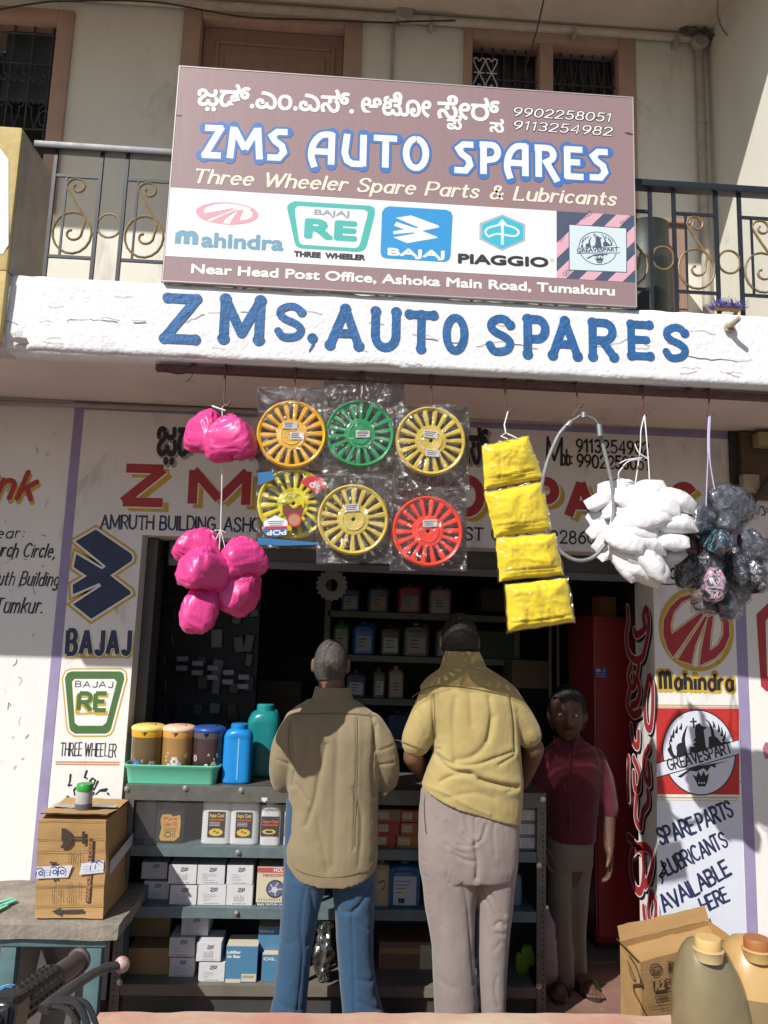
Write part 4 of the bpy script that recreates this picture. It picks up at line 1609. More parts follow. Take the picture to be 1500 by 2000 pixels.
def TG(*pts):
    return [(cg[0]+(p[0]-825)*kx, cg[1]-(p[1]-1745)*kz) for p in pts]


emblem(SE, TG, M_PSLATE, M_PSQ, 3, .9)
SE[M_PSQ, 5].poly(a4((1085, 1105), (1345, 1105), (1340, 1142), (1080, 1142)))
S.item()
S[M_PSLATE, 6].font('GREAVESPART', *a4((1085, 1136), (1335, 1128)), 25*u3, grow=.0009)
for y in (1108, 1140):
    S[M_PSLATE, 6].stroke(a4((1082, y), (1345, y-3)), .0016, False)
# kannada line
S.item()
gk = dict(grow=.0031)
S[M_PW, 0].font('ಜ಼ಡ್.ಎಂ.ಎಸ್.', *s_((386, 205), (690, 221)), hpx(500, 215, 38, YS), **gk)
S[M_PW, 0].font('ಆಟೋ', *s_((706, 222), (841, 229)), hpx(770, 225, 38, YS), **gk)
S[M_PW, 0].font('ಸೇ', *s_((855, 230), (917, 234)), hpx(880, 225, 38, YS), **gk)
S[M_PW, 0].font('ಪ', *s_((874, 252), (901, 253)), hpx(880, 225, 23, YS), grow=.0026)
S[M_PW, 0].font('ರ್', *s_((921, 234), (975, 237)), hpx(880, 225, 38, YS), **gk)
S[M_PW, 0].font('ಸ', *s_((957, 257), (983, 259)), hpx(880, 225, 22, YS), grow=.0026)
for s, a, b in (('9902258051', (1002, 226), (1191, 238)), ('9113254982', (1002, 252), (1193, 265))):
    S.item()
    S[M_PDARK, 0].text(s, *s_(a, b), hpx(1100, 230, 16, YS), w=.34, shear=.25, contrast=.35)
    S[M_PW, 1].text(s, *s_(a, b), hpx(1100, 230, 16, YS), w=.19, shear=.25, contrast=.45)
S.item()
for c, lv, ww in ((M_PBLUE, 0, .345), (M_PW, 1, .195)):
    for s, a, b in (('ZMS', (394, 307), (560, 314)), ('AUTO', (606, 320), (836, 332)), ('SPARES', (886, 337), (1188, 353))):
        S[c, lv].text(s, *s_(a, b), hpx(a[0], a[1], 62, YS), w=ww, round_=lv == 0, style='hobo', gap=.19)
S.item()
S[M_PCREAM, 0].text('Three Wheeler Spare Parts & Lubricants', *s_((377, 356), (1200, 401)), hpx(700, 370, 25, YS), w=.215, round_=True, contrast=.42, serif=.11, shear=.26, gap=.24)
S.item()
S[M_PW, 0].font('Near Head Post Office, Ashoka Main Road, Tumakuru', *s_((374, 533), (1200, 577)), hpx(700, 545, 17, YS), grow=.0022)
SE.item()
# mahindra
me_c, kx, kz = s_((444, 417))[0], 60*u3*3.125/325, 23*u3*3.125/350
TM = lambda *pts: [(me_c[0]+(p[0]-800)*kx, me_c[1]-(p[1]-550)*kz) for p in pts]
for q_ in MAH:
    SE[M_PPINK, 0].poly(TM(*q_))
SE[M_PPINK, 0].ring(me_c, 60*u3*3.125, .004, 23*u3*3.125)
S.item()
S[M_PSTEEL, 0].text('m', *a3((85, 1082), (190, 1088)), 108*u3, w=.34, round_=False)
S[M_PSTEEL, 0].font('ahindra', *a3((232, 1098), (725, 1122)), 88*u3, grow=.0040)
# three wheeler badge
SE.item()
SE[M_PTEAL, 0].poly(a3((752, 865), (756, 845), (775, 832), (800, 822), (1262, 850), (1284, 862), (1289, 885), (1285, 915), (1240, 1090), (1230, 1112), (1212, 1126), (1185, 1132), (835, 1110), (812, 1100), (800, 1082)))
SE[M_PW, 1].poly(a3((800, 890), (803, 866), (820, 853), (1225, 876), (1243, 888), (1243, 905), (1198, 1080), (1187, 1100), (1165, 1109), (848, 1088), (832, 1080), (825, 1062)))
S.item()
S[M_PGREY, 2].font('BAJAJ', *a3((920, 905), (1130, 917)), 34*u3, grow=.0012)
S[M_PTEAL, 2].font('RE', *a3((866, 1040), (1168, 1060)), 112*u3, grow=.0075)
S.item()
S[M_PDARK, 1].font('THREE  WHEELER', *a3((796, 1158), (1225, 1182)), 32*u3, grow=.0022)
# blue square badge
SE.item()
SE[M_PSKY, 0].poly(s_((746, 414), (752, 406), (760, 403), (872, 410), (881, 414), (884, 422), (880, 500), (877, 508), (868, 512), (754, 505), (746, 502), (743, 494)))
bq = s_((769, 418), (857, 478))
kx, kz = (bq[1][0]-bq[0][0])/338, (bq[0][1]-bq[1][1])/504
SE[M_PW, 1].poly([(bq[0][0]+(p[0]-410)*kx, bq[0][1]-(p[1]-733)*kz-.03*(p[0]-410)*kx) for p in BAJ])
S.item()
S[M_PW, 2].font('BAJAJ', *s_((758, 498), (867, 504)), hpx(800, 500, 13, YS), grow=.0024)
# hexagon badge
M_HEX = mat('print_silver', (.42, .45, .5), .4)
M_CY = mat('print_cyan', (.05, .47, .62), .5)
SE.item()
SE[M_HEX, 0].poly(a4((627, 903), (768, 962), (767, 1064), (626, 1124), (488, 1054), (489, 956)))
SE[M_CY, 1].poly(a4((627, 914), (756, 970), (754, 1056), (626, 1112), (504, 1048), (505, 966)))
SE[M_PW, 2].stroke(a4((628, 1088), (629, 960)), .0105, False)
SE[M_PW, 2].poly(a4((628, 932), (668, 978), (640, 970), (618, 970), (590, 974)))
SE[M_PW, 2].stroke(a4(*spl([(540, 1035), (524, 1010), (545, 985), (610, 968)])), .008)
SE[M_PW, 2].stroke(a4(*spl([(646, 968), (700, 985), (728, 1010), (700, 1036), (600, 1022), (545, 1040)])), .008)
S.item()
S[M_PDARK, 1].font('PIAGGIO', *a4((362, 1198), (905, 1222)), 56*u3, grow=.0034)
S[M_PGREY, 1].ring(a4((932, 1184))[0], 11*u3, 3*u3)
S.item()
# little scars and screw holes
for q_ in ((75, 298), (1375, 405), (1395, 412)):
    src = a3 if q_[0] < 100 else a4
    S[M_PDARK, 1].stroke(src(q_, (q_[0]+34, q_[1]+2)), .004, False)
S.done()
SE.done()

# ================================================================== HANGING RAIL
YH = 2.93
M_RUST = mat('brown_painted_steel', (.13, .05, .045), .6, mottle=.35, mscale=30)
zh = (W(310, 734, YH).z+W(1490, 772, YH).z)/2
xh0 = W(304, 728, YH).x
mb = MB()
mb.box((xh0, YH-.012, zh), (2.6, YH+.022, zh+.026), .002)
HR = thing('hanging_rail', 'brown steel rail fixed under the balcony from which the goods hang', 'rail', (xh0, YH, zh))
part('bar', mb, M_RUST, HR)
for px_ in (374, 700, 1033, 1343):
    x = W(px_, 745, YH).x
    mb = MB()
    mb.box((x-.008, YH-.004, zh+.0265), (x+.008, YH+.012, ZS), .002)
    mb.tube([(x-.02, YH-.014, zh+.012), (x+.005, YH-.018, zh+.03), (x+.02, YH-.004, zh+.03)], .003, 5)
    part('bracket', mb, M_RUST, HR)
mb = MB()
q_ = [W(318, 722, YH-.02), W(345, 730, YH-.02), W(374, 728, YH-.025), W(372, 738, YH-.03), W(362, 746, YH-.03)]
mb.tube(spl([tuple(p) for p in q_], 5), .003, 5)
part('tie_wire', mb, M_WIRE, HR)
hooks = {}


def hook(px_, pyb, label, lean=0):
    """bent rod hanging from the rail, open end at pyb"""
    x = W(px_, 760, YH-.02).x
    zb = W(px_+lean, pyb, YH-.02).z
    xb = W(px_+lean, pyb, YH-.02).x
    mb = MB()
    mb.tube(spl([(x, YH+.024, zh+.005), (x, YH+.026, zh+.03), (x, YH, zh+.036), (x, YH-.017, zh+.03), (x, YH-.018, zh)], 4)+[((x+xb)/2, YH-.018, (zh+zb)/2), (xb, YH-.018, zb+.014)] +
            spl([(xb+.002, YH-.018, zb+.004), (xb+.010, YH-.02, zb), (xb+.019, YH-.02, zb+.006), (xb+.026, YH-.02, zb+.02)], 4), .0042, 6)
    o = solo('steel_hook', mb, M_RUST, label, 'hook', 'hooks along the hanging rail', smooth=True)
    hooks[px_] = Vector((xb+.010, YH-.02, zb+.004))
    return o


hook(437, 792, 'rusty hook on the hanging rail holding the pink bags')
hook(575, 785, 'rusty hook on the hanging rail above the orange yellow wheel cover')
hook(706, 785, 'rusty hook on the hanging rail above the green wheel cover')
hook(842, 800, 'rusty hook on the hanging rail above the pale gold wheel cover')
hook(987, 806, 'rusty hook on the hanging rail above the yellow cloth packets', 0)
hook(1127, 795, 'rusty hook on the hanging rail carrying the ring of grey cable')
hook(1257, 812, 'rusty hook on the hanging rail above the white packets', -3)
hook(1386, 815, 'rusty hook on the hanging rail above the dark scrap bags', -5)

# ================================================================== HANGING GOODS
def pxw(dpx, Y):          # length of dpx pixels at that depth
    return dpx*Y/F_PX


def crumple(p, seed, amp, sc=1.0):
    q = Vector(p)*sc+Vector((seed*7.3, seed*3.1, seed*1.7))
    a = abs(noise.noise(q*13))*1.1+abs(noise.noise(q*29))*.5+abs(noise.noise(q*66))*.22
    return (a-.5)*amp


def bag_mesh(w, h, d, seed, neck=.0, square=.62, amp=.012, corner=.18, nu=44, nv=30, pleat=.05):
    """a tied plastic bag: pillow with square lower corners and gathers running to the knot. z from -h/2 to h/2"""
    mb = MB()
    R = []
    for i in range(nv+1):
        t = i/nv
        ph = -pi/2+pi*t
        row = []
        for k in range(nu):
            a = 2*pi*k/nu
            sx = abs(cos(a))**square*(1 if cos(a) >= 0 else -1)
            sy = abs(sin(a))**square*(1 if sin(a) >= 0 else -1)
            r = abs(cos(ph))**(square*.8)
            zz = sin(ph)
            zz = abs(zz)**.8*(1 if zz > 0 else -1)
            up = max(0, zz)
            r *= 1-neck*up**1.5
            r *= 1+pleat*up*sin(a*9+seed)+pleat*.5*up*sin(a*17+seed*2)
            x, y, z = sx*r*w/2, sy*r*d/2, zz*h/2
            lowc = max(0, -zz)*abs(sx)
            x *= 1+corner*lowc
            z -= corner*.35*h*lowc*abs(sx)
            p = Vector((x, y, z))
            n_ = Vector((x/w/w, y/d/d, z/h/h))
            n_ = n_.normalized() if n_.length > 1e-9 else Vector((0, 0, 1))
            row.append(p+n_*crumple(p, seed, amp))
        R.append(row)
    mb.rings(R)
    return mb


def place(mb, M):
    mb.v = [M @ p for p in mb.v]
    return mb


M_PINK = mat('pink_plastic_bag', (.74, .055, .26), .36, mottle=.2, mscale=9, bump=.5, bscale=60, bumpdist=.004, spec=.5, stretch=(1.3, 1.3, .5))
M_STR = mat('white_string', (.7, .7, .72), .6)
pk = [(402, 838, 74, 84, 12, 2.97, 'pink plastic bag behind its twin at the top of the string'), (450, 851, 92, 86, -8, 2.90, 'front pink plastic bag of the upper pair under the hook'),
      (392, 1066, 84, 72, 20, 2.96, 'pink plastic bag at the upper left of the lower bunch'), (472, 1085, 86, 76, -14, 2.95, 'pink plastic bag at the upper right of the lower bunch'),
      (401, 1108, 98, 84, 8, 2.87, 'glossy pink plastic bag in the front middle of the lower bunch'), (470, 1152, 92, 86, 32, 2.98, 'pink plastic bag jutting right at the bottom of the lower bunch'),
      (393, 1182, 100, 92, 12, 2.92, 'lowest pink plastic bag of the lower bunch')]
for i, (x, y, w, h, a, Y, lab) in enumerate(pk):
    c = W(x, y, Y)
    mb = bag_mesh(pxw(w, Y), pxw(h, Y), pxw(w, Y)*.72, i+1.3, neck=.62 if i not in (5,) else .4, corner=.30 if i not in (4,) else .16, amp=.006, nu=26, nv=17, square=.5, pleat=.07)
    place(mb, Matrix.Translation(c) @ Matrix.Rotation(rad(a), 4, 'Y') @ Matrix.Rotation(rad(i*23-40), 4, 'Z'))
    crinkle(solo('plastic_bag', mb, M_PINK, lab, 'plastic bag', 'pink plastic bags hanging on a string', smooth='all'), .0042, i+2, .75, .45)
mb = MB()
k = hooks[437]
mb.tube([k, W(434, 795, 2.93), W(434, 890, 2.93), W(433, 960, 2.93), W(431, 1030, 2.93), W(428, 1075, 2.93)], .0022, 5)
mb.tube([W(414, 793, 2.88), W(428, 798, 2.87), W(440, 802, 2.87)], .0035, 5)
for q in ((418, 1036), (440, 1040), (408, 1080), (452, 1120)):
    mb.tube([W(431, 1035, 2.93), W(q[0], q[1], 2.93)], .0018, 5)
solo('string', mb, M_STR, 'white string from the first hook tying the pink bags together', 'string', smooth=True)

# ---------------------------------------------------------------- wheel covers
M_FILM = film('clear_wrapper', (.95, .93, .92), .04, .09, .012, .75, 30)
M_FILMB = film('sun_blocking_wrapper_back', (.30, .235, .225), .02, .12, .04, .6, 26)  # back sheet tinted extra dark to block sun and deepen the wrappers' shadows
crease(M_FILM, 11, .55, .02)
M_STICK = mat('paper_sticker', (.72, .70, .68), .5, mottle=.2, mscale=90)


def wheel_cover(px_, py_, r, col, Y, lab, bagpx, nsp=18, ang=0, printed=False, stk=((0, -20),)):
    c = W(px_, py_, Y)
    R = pxw(r, Y)
    t = thing('wheel_cover', lab, 'wheel cover', c, 'wheel covers hanging in clear wrappers')
    mt = mat('cover_plastic_%d_%d_%d' % col, rgb(*col), .32, mottle=.1, mscale=20, spec=.5)
    Mx = Matrix.Translation(c) @ Matrix.Rotation(rad(90), 4, 'X') @ Matrix.Rotation(rad(ang), 4, 'Z')
    mb = MB()
    # rim: rounded ring with a thin step, open between the spokes (axis points to the viewer)
    ri = R*.885
    prof = [(ri, .000), (ri, .009), (ri+.004, .013), (R*.955, .016), (R-.004, .013), (R, .008), (R, .0), (R-.004, -.006), (ri+.002, -.004), (ri, .0)]
    n = 72
    vs, fs = [], []
    for q in prof[:-1]:
        for k in range(n):
            a = 2*pi*k/n
            vs.append(Mx @ Vector((q[0]*cos(a), q[0]*sin(a), q[1])))
    m_ = len(prof)-1
    for i in range(m_):
        for k in range(n):
            fs.append((i*n+k, i*n+(k+1) % n, ((i+1) % m_)*n+(k+1) % n, ((i+1) % m_)*n+k))
    mb.add(vs, fs)
    part('rim', mb, mt, t, smooth=True)
    hb = MB()
    rh = R*.45
    hb.lathe([(R*.055, .004), (R*.055, .011), (R*.09, .013), (rh*.62, .012), (rh*.64, .015), (rh*.70, .015), (rh*.72, .012), (rh*.96, .011), (rh, .007), (rh, .0), (R*.055, .0), (R*.055, .004)], 48, Mx)
    part('hub', hb, mt, t, smooth=True)
    for k in range(nsp):
        sp = MB()
        A = Matrix.Rotation(2*pi*k/nsp, 4, 'Z')
        w0, w1 = R*.058, R*.080
        sec = []
        for (x, ww, hh) in ((rh-.003, w0, .0105), (rh+.012, w0*.9, .013), (R*.7, w1*.9, .0135), (ri+.004, w1, .012)):
            sec.append([Mx @ A @ Vector((x, ww*u, hh*v-.0015)) for u, v in ((-1, 0), (-1, .55), (-.55, 1), (.55, 1), (1, .55), (1, 0))])
        sp.rings(sec)
        part('spoke', sp, mt, t, smooth=True)
    for (dx, dy) in stk:
        sb = MB()
        w = R*.2
        a = random.uniform(-.12, .12)
        T = Matrix.Translation(c+Vector((dx*R, -.0165, dy*R))) @ Matrix.Rotation(a, 4, 'Y')
        sb.box((-w, -.0006, -w*.5), (w, .001, w*.5), M=T)
        s = part('sticker', sb, M_STICK, t)
        ln = MB()
        for q in range(3):
            z = w*.28-q*w*.26
            ln.box((-w*.8, -.0012, z-.0014), (w*random.uniform(.2, .8), -.0008, z+.0014), M=T)
        part('print', ln, M_BLK, s)
    # wrapper: two crumpled sheets
    for side in (1,):
        x0, y0, x1, y1 = bagpx
        nu, nv = 26, 30
        g = []
        for j in range(nv+1):
            row = []
            for i in range(nu+1):
                u, v = i/nu, j/nv
                p = W(x0+(x1-x0)*u, y0+(y1-y0)*v, Y)
                e = min(u, 1-u, v, 1-v)
                puff = min(1, e*7)
                dy = .022*puff+.006
                q = p*16+Vector((px_, 0, py_))
                dy += (noise.noise(q)*.010+abs(noise.noise(q*2.3))*.008+abs(noise.noise(q*5))*.004)
                jx = noise.noise(Vector((v*7, px_, 1)))*.006*(1 if i in (0, nu) else 0)
                jz = noise.noise(Vector((u*7, px_, 5)))*.008*(1 if j in (0, nv) else 0)
                row.append(p+Vector((jx, -dy, jz)))
            g.append(row)
        vs = [p for row in g for p in row]
        fs = [(j*(nu+1)+i, j*(nu+1)+i+1, (j+1)*(nu+1)+i+1, (j+1)*(nu+1)+i) for j in range(nv) for i in range(nu)]
        back = [Vector((p.x, 2*Y-p.y+.004, p.z)) for p in vs]
        wr = part('wrapper', MB().add(vs, fs), M_FILM, t, smooth='all')
        part('wrapper_back', MB().add(back, fs), M_FILMB, t, smooth='all')
    if printed:
        FF = lambda u, v, o: Vector((u, Y-.046-o, v))
        zz_ = ZP(330, 720, 2.459, Y-.046)
        F_ = Multi(FF, wr, 'print')
        mr, mb_, mw, mn = mat('print_red', (.5, .03, .04), .4), mat('print_wrap_blue', (.03, .15, .33), .4), mat('print_wrap_white', (.7, .72, .72), .4), mat('print_wrap_brown', (.16, .05, .03), .4)
        F_[mr, 0].poly(zz_((628, 545), (672, 515), (730, 520), (757, 560), (712, 602)))
        F_[M_STICK, 1].font('ap', *zz_((728, 560), (680, 545)), pxw(14, Y), grow=.001)
        F_.item()
        F_[mw, 0].poly(zz_((455, 735), (510, 705), (570, 730), (570, 765), (455, 768)))
        F_[mb_, 0].poly(zz_((455, 770), (570, 767), (568, 795), (510, 808), (458, 795)))
        F_[mr, 1].poly(zz_((458, 758), (568, 756), (568, 768), (458, 770)))
        F_[mw, 1].font('POP', *zz_((562, 775), (470, 778)), pxw(9, Y), grow=.001)
        for k in range(3):
            F_[mb_, 1].stroke(zz_((475+k*4, 735+k*9), (552-k*3, 733+k*9)), .003, False)
        F_.item()
        F_[mn, 0].poly(zz_(*spl([(545, 660), (570, 650), (600, 672), (632, 652), (645, 680), (632, 720), (600, 735), (560, 715), (545, 690)], 4)))
        F_[mr, 1].ring(zz_((602, 726))[0], pxw(14, Y), pxw(3, Y))
        F_[mat('print_tan', (.42, .22, .12), .4), 1].disc(zz_((602, 726))[0], pxw(11, Y))
        F_.item()
        mg = mat('print_wrap_dark', (.03, .06, .05), .4)
        for s, a, b, h in (('PIAGGIO', (578, 640), (510, 645), 6), ('PIAGGIO', (712, 648), (655, 652), 6), ('GENUINE', (590, 545), (528, 552), 6), ('QUALITY', (560, 518), (500, 522), 7), ('APE', (560, 495), (512, 498), 8), ('3W', (700, 735), (670, 738), 8), ('PARTS', (708, 772), (650, 775), 7)):
            F_[mg, 0].font(s, *zz_(a, b), pxw(h, Y), grow=.0005)
        F_[mb_, 0].poly(zz_((425, 812), (560, 822), (715, 835), (715, 845), (560, 850), (428, 845)))
        F_[mb_, 0].poly(zz_((425, 500), (500, 492), (505, 530), (430, 560)))
        F_.done()
    return t


wheel_cover(570, 849, 69, (240, 182, 6), 2.92, 'orange yellow spoked wheel cover in clear wrap, upper left of the six', (503, 757, 640, 922), ang=4, stk=((-.05, .25), (.16, -.06)))
wheel_cover(703, 848, 69, (24, 150, 84), 2.93, 'green spoked wheel cover in a clear wrapper', (632, 738, 790, 932), ang=9, stk=((.08, -.02),))
wheel_cover(841, 862, 71, (216, 190, 74), 2.92, 'pale gold spoked wheel cover at the upper right, nearest the yellow packets', (772, 792, 917, 958), ang=2, stk=((.05, -.36), (-.02, .18)))
wheel_cover(573, 984, 70, (232, 218, 16), 2.94, 'lemon yellow wheel cover in a printed wrapper', (500, 917, 645, 1071), ang=6, printed=True, stk=())
wheel_cover(690, 1015, 70, (214, 190, 78), 2.90, 'pale gold spoked wheel cover between the lemon and the red ones', (617, 926, 766, 1100), ang=11, stk=((-.05, .32),))
wheel_cover(835, 1038, 70, (248, 66, 40), 2.91, 'red orange spoked wheel cover in a clear wrapper', (761, 954, 912, 1115), ang=3, stk=((.05, .22),))

# ---------------------------------------------------------------- strip of yellow cloth packets
M_YCL = mat('yellow_duster_cloth', (.86, .63, .008), .85, mottle=.10, mscale=18, bump=.5, bscale=160, sheen=.3)
M_FILM2 = film('packet_film', (.99, .99, .97), .05, .12, .0, .30, 18)
zq = zm(900, 740, 2.5)
YQ = 2.87
t = thing('cloth_packet_strip', 'strip of four yellow duster cloths packed in clear film hanging from a hook', 'cloth packets', W(985, 860, YQ))
quads = [((103, 328), (328, 278), (402, 488), (116, 540)), ((114, 556), (398, 502), (442, 738), (166, 772)), ((170, 778), (460, 752), (500, 958), (188, 988)), ((214, 1006), (520, 972), (556, 1186), (228, 1236))]


crease(M_FILM2, 12, .35, .02)


def puffy(q4, Y, th, nu, nv, seed, amp, folds):
    P4 = [W(*zq(p)[0], Y) for p in q4]
    g, b = [], []
    for j in range(nv+1):
        for i in range(nu+1):
            u, v = i/nu, j/nv
            p = (P4[0]*(1-u)+P4[1]*u)*(1-v)+(P4[3]*(1-u)+P4[2]*u)*v
            e = min(u, 1-u)*min(v, 1-v)*4
            ed = min(min(u, 1-u)*5, min(v, 1-v)*5, 1)
            tt = th*ed**.6
            d = noise.noise(p*20+Vector((seed, 0, 0)))*amp+abs(noise.noise(p*46+Vector((0, seed, 0))))*amp*.7
            for f0, fa in folds:
                d -= .010*math.exp(-((v-f0-fa*math.sin(u*5+seed))/.02)**2)
            dz = noise.noise(Vector((u*6, seed, v*6)))*.004
            g.append(p+Vector((dz, -tt-d*ed, dz)))
            b.append(p+Vector((dz, tt*.6, dz)))
    fs = [(j*(nu+1)+i, j*(nu+1)+i+1, (j+1)*(nu+1)+i+1, (j+1)*(nu+1)+i) for j in range(nv) for i in range(nu)]
    mb = MB().add(g, fs)
    n = len(g)
    mb.add(b, [f[::-1] for f in fs])
    per_ = [i for i in range(nu+1)]+[j*(nu+1)+nu for j in range(1, nv+1)]+[nv*(nu+1)+i for i in range(nu-1, -1, -1)]+[j*(nu+1) for j in range(nv-1, 0, -1)]
    mb.f += [(per_[k], per_[(k+1) % len(per_)], n+per_[(k+1) % len(per_)], n+per_[k]) for k in range(len(per_))]
    return mb


for i, q4 in enumerate(quads):
    pkt = part('packet', puffy(q4, YQ-.012*(i == 3), .028, 44, 34, i*3.7, .011, ((.80, .01), (.87, .008)) if i < 3 else ((.84, .012),)), M_YCL, t, smooth='all')
    ctr = (sum(p[0] for p in q4)/4, sum(p[1] for p in q4)/4)
    big = [(ctr[0]+(p[0]-ctr[0])*1.045, ctr[1]+(p[1]-ctr[1])*1.055) for p in q4]
    part('film', puffy(big, YQ-.012*(i == 3)-.003, .034, 26, 24, i*5.1, .007, ()), M_FILM2, pkt, smooth='all')
mb = MB()
kq = hooks[987]
mb.tube([kq, W(985, 830, YQ), W(988, 846, YQ-.01), W(978, 852, YQ-.01), W(992, 858, YQ-.02)], .003, 5)
mb.tube([W(988, 846, YQ), W(1002, 852, YQ-.01), W(1012, 858, YQ-.01)], .003, 5)
part('tie', mb, M_STR, t, smooth=True)

# ---------------------------------------------------------------- ring of cable
M_HOSE = mat('grey_cable_sheath', (.25, .25, .25), .38, mottle=.3, mscale=50, bump=.4, bscale=220)
YC = 2.86
pth = zq((540, 205), (512, 232), (470, 290), (418, 420), (392, 560), (404, 700), (450, 800), (510, 862), (580, 888), (650, 868), (708, 800), (744, 690), (742, 540), (708, 380), (678, 255))
P3 = [W(p[0], p[1], YC+.02*(i/len(pth))) for i, p in enumerate(pth)]
HZ = thing('control_cable', 'ring of grey sheathed control cable hung beside the yellow packets', 'cable', P3[8])
cur = spl([tuple(p) for p in P3], 8)
mb = MB()
mb.tube(cur, .0078, 10)
part('sheath', mb, M_HOSE, HZ, smooth=True)
mb = MB()
mb.tube([Vector(cur[-1])-Vector((0, 0, .0)), W(1167, 826, YC), W(1160, 818, YC), W(1146, 812, YC), W(1140, 810, YC)], [.0075, .006, .005, .005, .007], 8)
EF = mat('dull_steel_fitting', (.45, .45, .44), .35, metal=.8)
part('end_fitting', MB().tube([W(1116, 822, YC), W(1113, 826, YC), W(1108, 832, YC)], [.008, .011, .0105], 10), EF, HZ, smooth=True)
mb.tube([W(1140, 806, YC), W(1140, 816, YC)], .011, 10)
mb.tube([W(1170, 830, YC), W(1172, 852, YC)], .0115, 10)
part('end_fitting', mb, mat('dull_steel_fitting', (.45, .45, .44), .35, metal=.8), HZ, smooth=True)
mb = MB()
mb.tube(spl([tuple(W(1116, 822, YC)), tuple(W(1126, 816, YC)), tuple(W(1134, 811, YC)), tuple(W(1140, 810, YC))], 4), .0025, 5)
mb.tube([W(1118, 812, YC), hooks[1127], W(1138, 808, YC)], .002, 5)
part('inner_wire', mb, mat('bare_wire', (.4, .38, .35), .4, metal=.7), HZ, smooth=True)

# ---------------------------------------------------------------- white packets
M_WPK = mat('white_poly_packet', (.80, .79, .80), .38, mottle=.1, mscale=14, bump=.5, bscale=46, bumpdist=.006, spec=.45)


crease(M_WPK, 20, .22, .014)


def cushion(seed, nu=40, nv=26):
    """flat sealed packet, x -.5..+.5, z -.3..+.3, seams at the ends"""
    mb = MB()
    R = []
    for i in range(nu+1):
        u = -1+2*i/nu
        row = []
        for k in range(nv):
            a = 2*pi*k/nv
            th = max(.02, (1-abs(u)**2.4))**.75
            w = .285*(1-.42*abs(u)**2.6)
            y = sin(a)*.20*th
            z = (abs(cos(a))**.75*(1 if cos(a) > 0 else -1))*w
            p = Vector((u*.5, y, z))
            p += Vector((0, y*1.2, z*.3))*crumple(p*.13, seed, .5)
            p.z += .03*sin(u*3+seed)
            row.append(p)
        R.append(row)
    mb.rings(R)
    return mb


wp = [(1172, 980, 62, -14, 2.93), (1178, 1006, 62, -26, 2.95), (1176, 1030, 60, -34, 2.94), (1184, 1052, 58, -40, 2.93), (1192, 1074, 56, -38, 2.94), (1212, 958, 80, 6, 2.95), (1268, 956, 66, -18, 2.88), (1240, 976, 84, 4, 2.89), (1318, 976, 78, 24, 2.86), (1282, 986, 84, 8, 2.85),
      (1330, 1002, 62, 4, 2.94), (1215, 996, 70, -12, 2.90), (1258, 1010, 92, -6, 2.84), (1320, 1022, 78, 6, 2.85), (1238, 1032, 84, 14, 2.86), (1292, 1040, 60, 10, 2.92), (1305, 1056, 72, 3, 2.85), (1218, 1056, 76, 24, 2.84), (1262, 1062, 78, 18, 2.86), (1300, 1082, 70, -14, 2.92),
      (1238, 1086, 70, 30, 2.87), (1272, 1098, 84, 44, 2.85), (1222, 1102, 68, 62, 2.88), (1252, 1118, 80, 24, 2.89), (1206, 1082, 60, 60, 2.92), (1284, 1116, 60, -48, 2.93)]
protos = []
for i, (x, y, w, a, Y) in enumerate(wp):
    c = W(x, y, Y)
    if i < 5:
        mb = cushion(i*2.1+.7)
        o = link_mesh('poly_packet', mb, M_WPK, Vector((0, 0, 0)), 'all')
        o['base'] = [0., 0., 0.]
        protos.append(o)
        tag(o, '', 'packet', 'white packets tied in a hanging bunch')
    else:
        o = protos[i % 5].copy()
        COL.objects.link(o)
    o['label'] = 'small plump white packet in the hanging bunch'
    s = pxw(w, Y)*1.14
    o.location = c
    o.rotation_euler = (rad(random.uniform(-38, -14)), rad(a), rad(random.uniform(-16, 16)))
    o.scale = (s, s*1.0, s*random.uniform(.85, 1.05))
mb = MB()
k = hooks[1257]
for q in ([k, W(1252, 840, 2.9), W(1250, 880, 2.9), W(1240, 950, 2.9)], [k, W(1262, 845, 2.88), W(1266, 895, 2.88), W(1269, 945, 2.88)], [W(1240, 867, 2.88), W(1246, 882, 2.88), W(1256, 890, 2.88), W(1265, 896, 2.88)],
          [W(1210, 905, 2.87), W(1226, 898, 2.87), W(1254, 894, 2.88)], [W(1217, 912, 2.87), W(1208, 925, 2.87), W(1212, 945, 2.88), W(1222, 950, 2.88)], [W(1217, 910, 2.87), W(1230, 900, 2.87), W(1252, 897, 2.88)]):
    mb.tube(spl([tuple(p) for p in q], 5), .0026, 5)
solo('string', mb, M_STR, 'loose white strings knotted above the white packets', 'string', smooth=True)


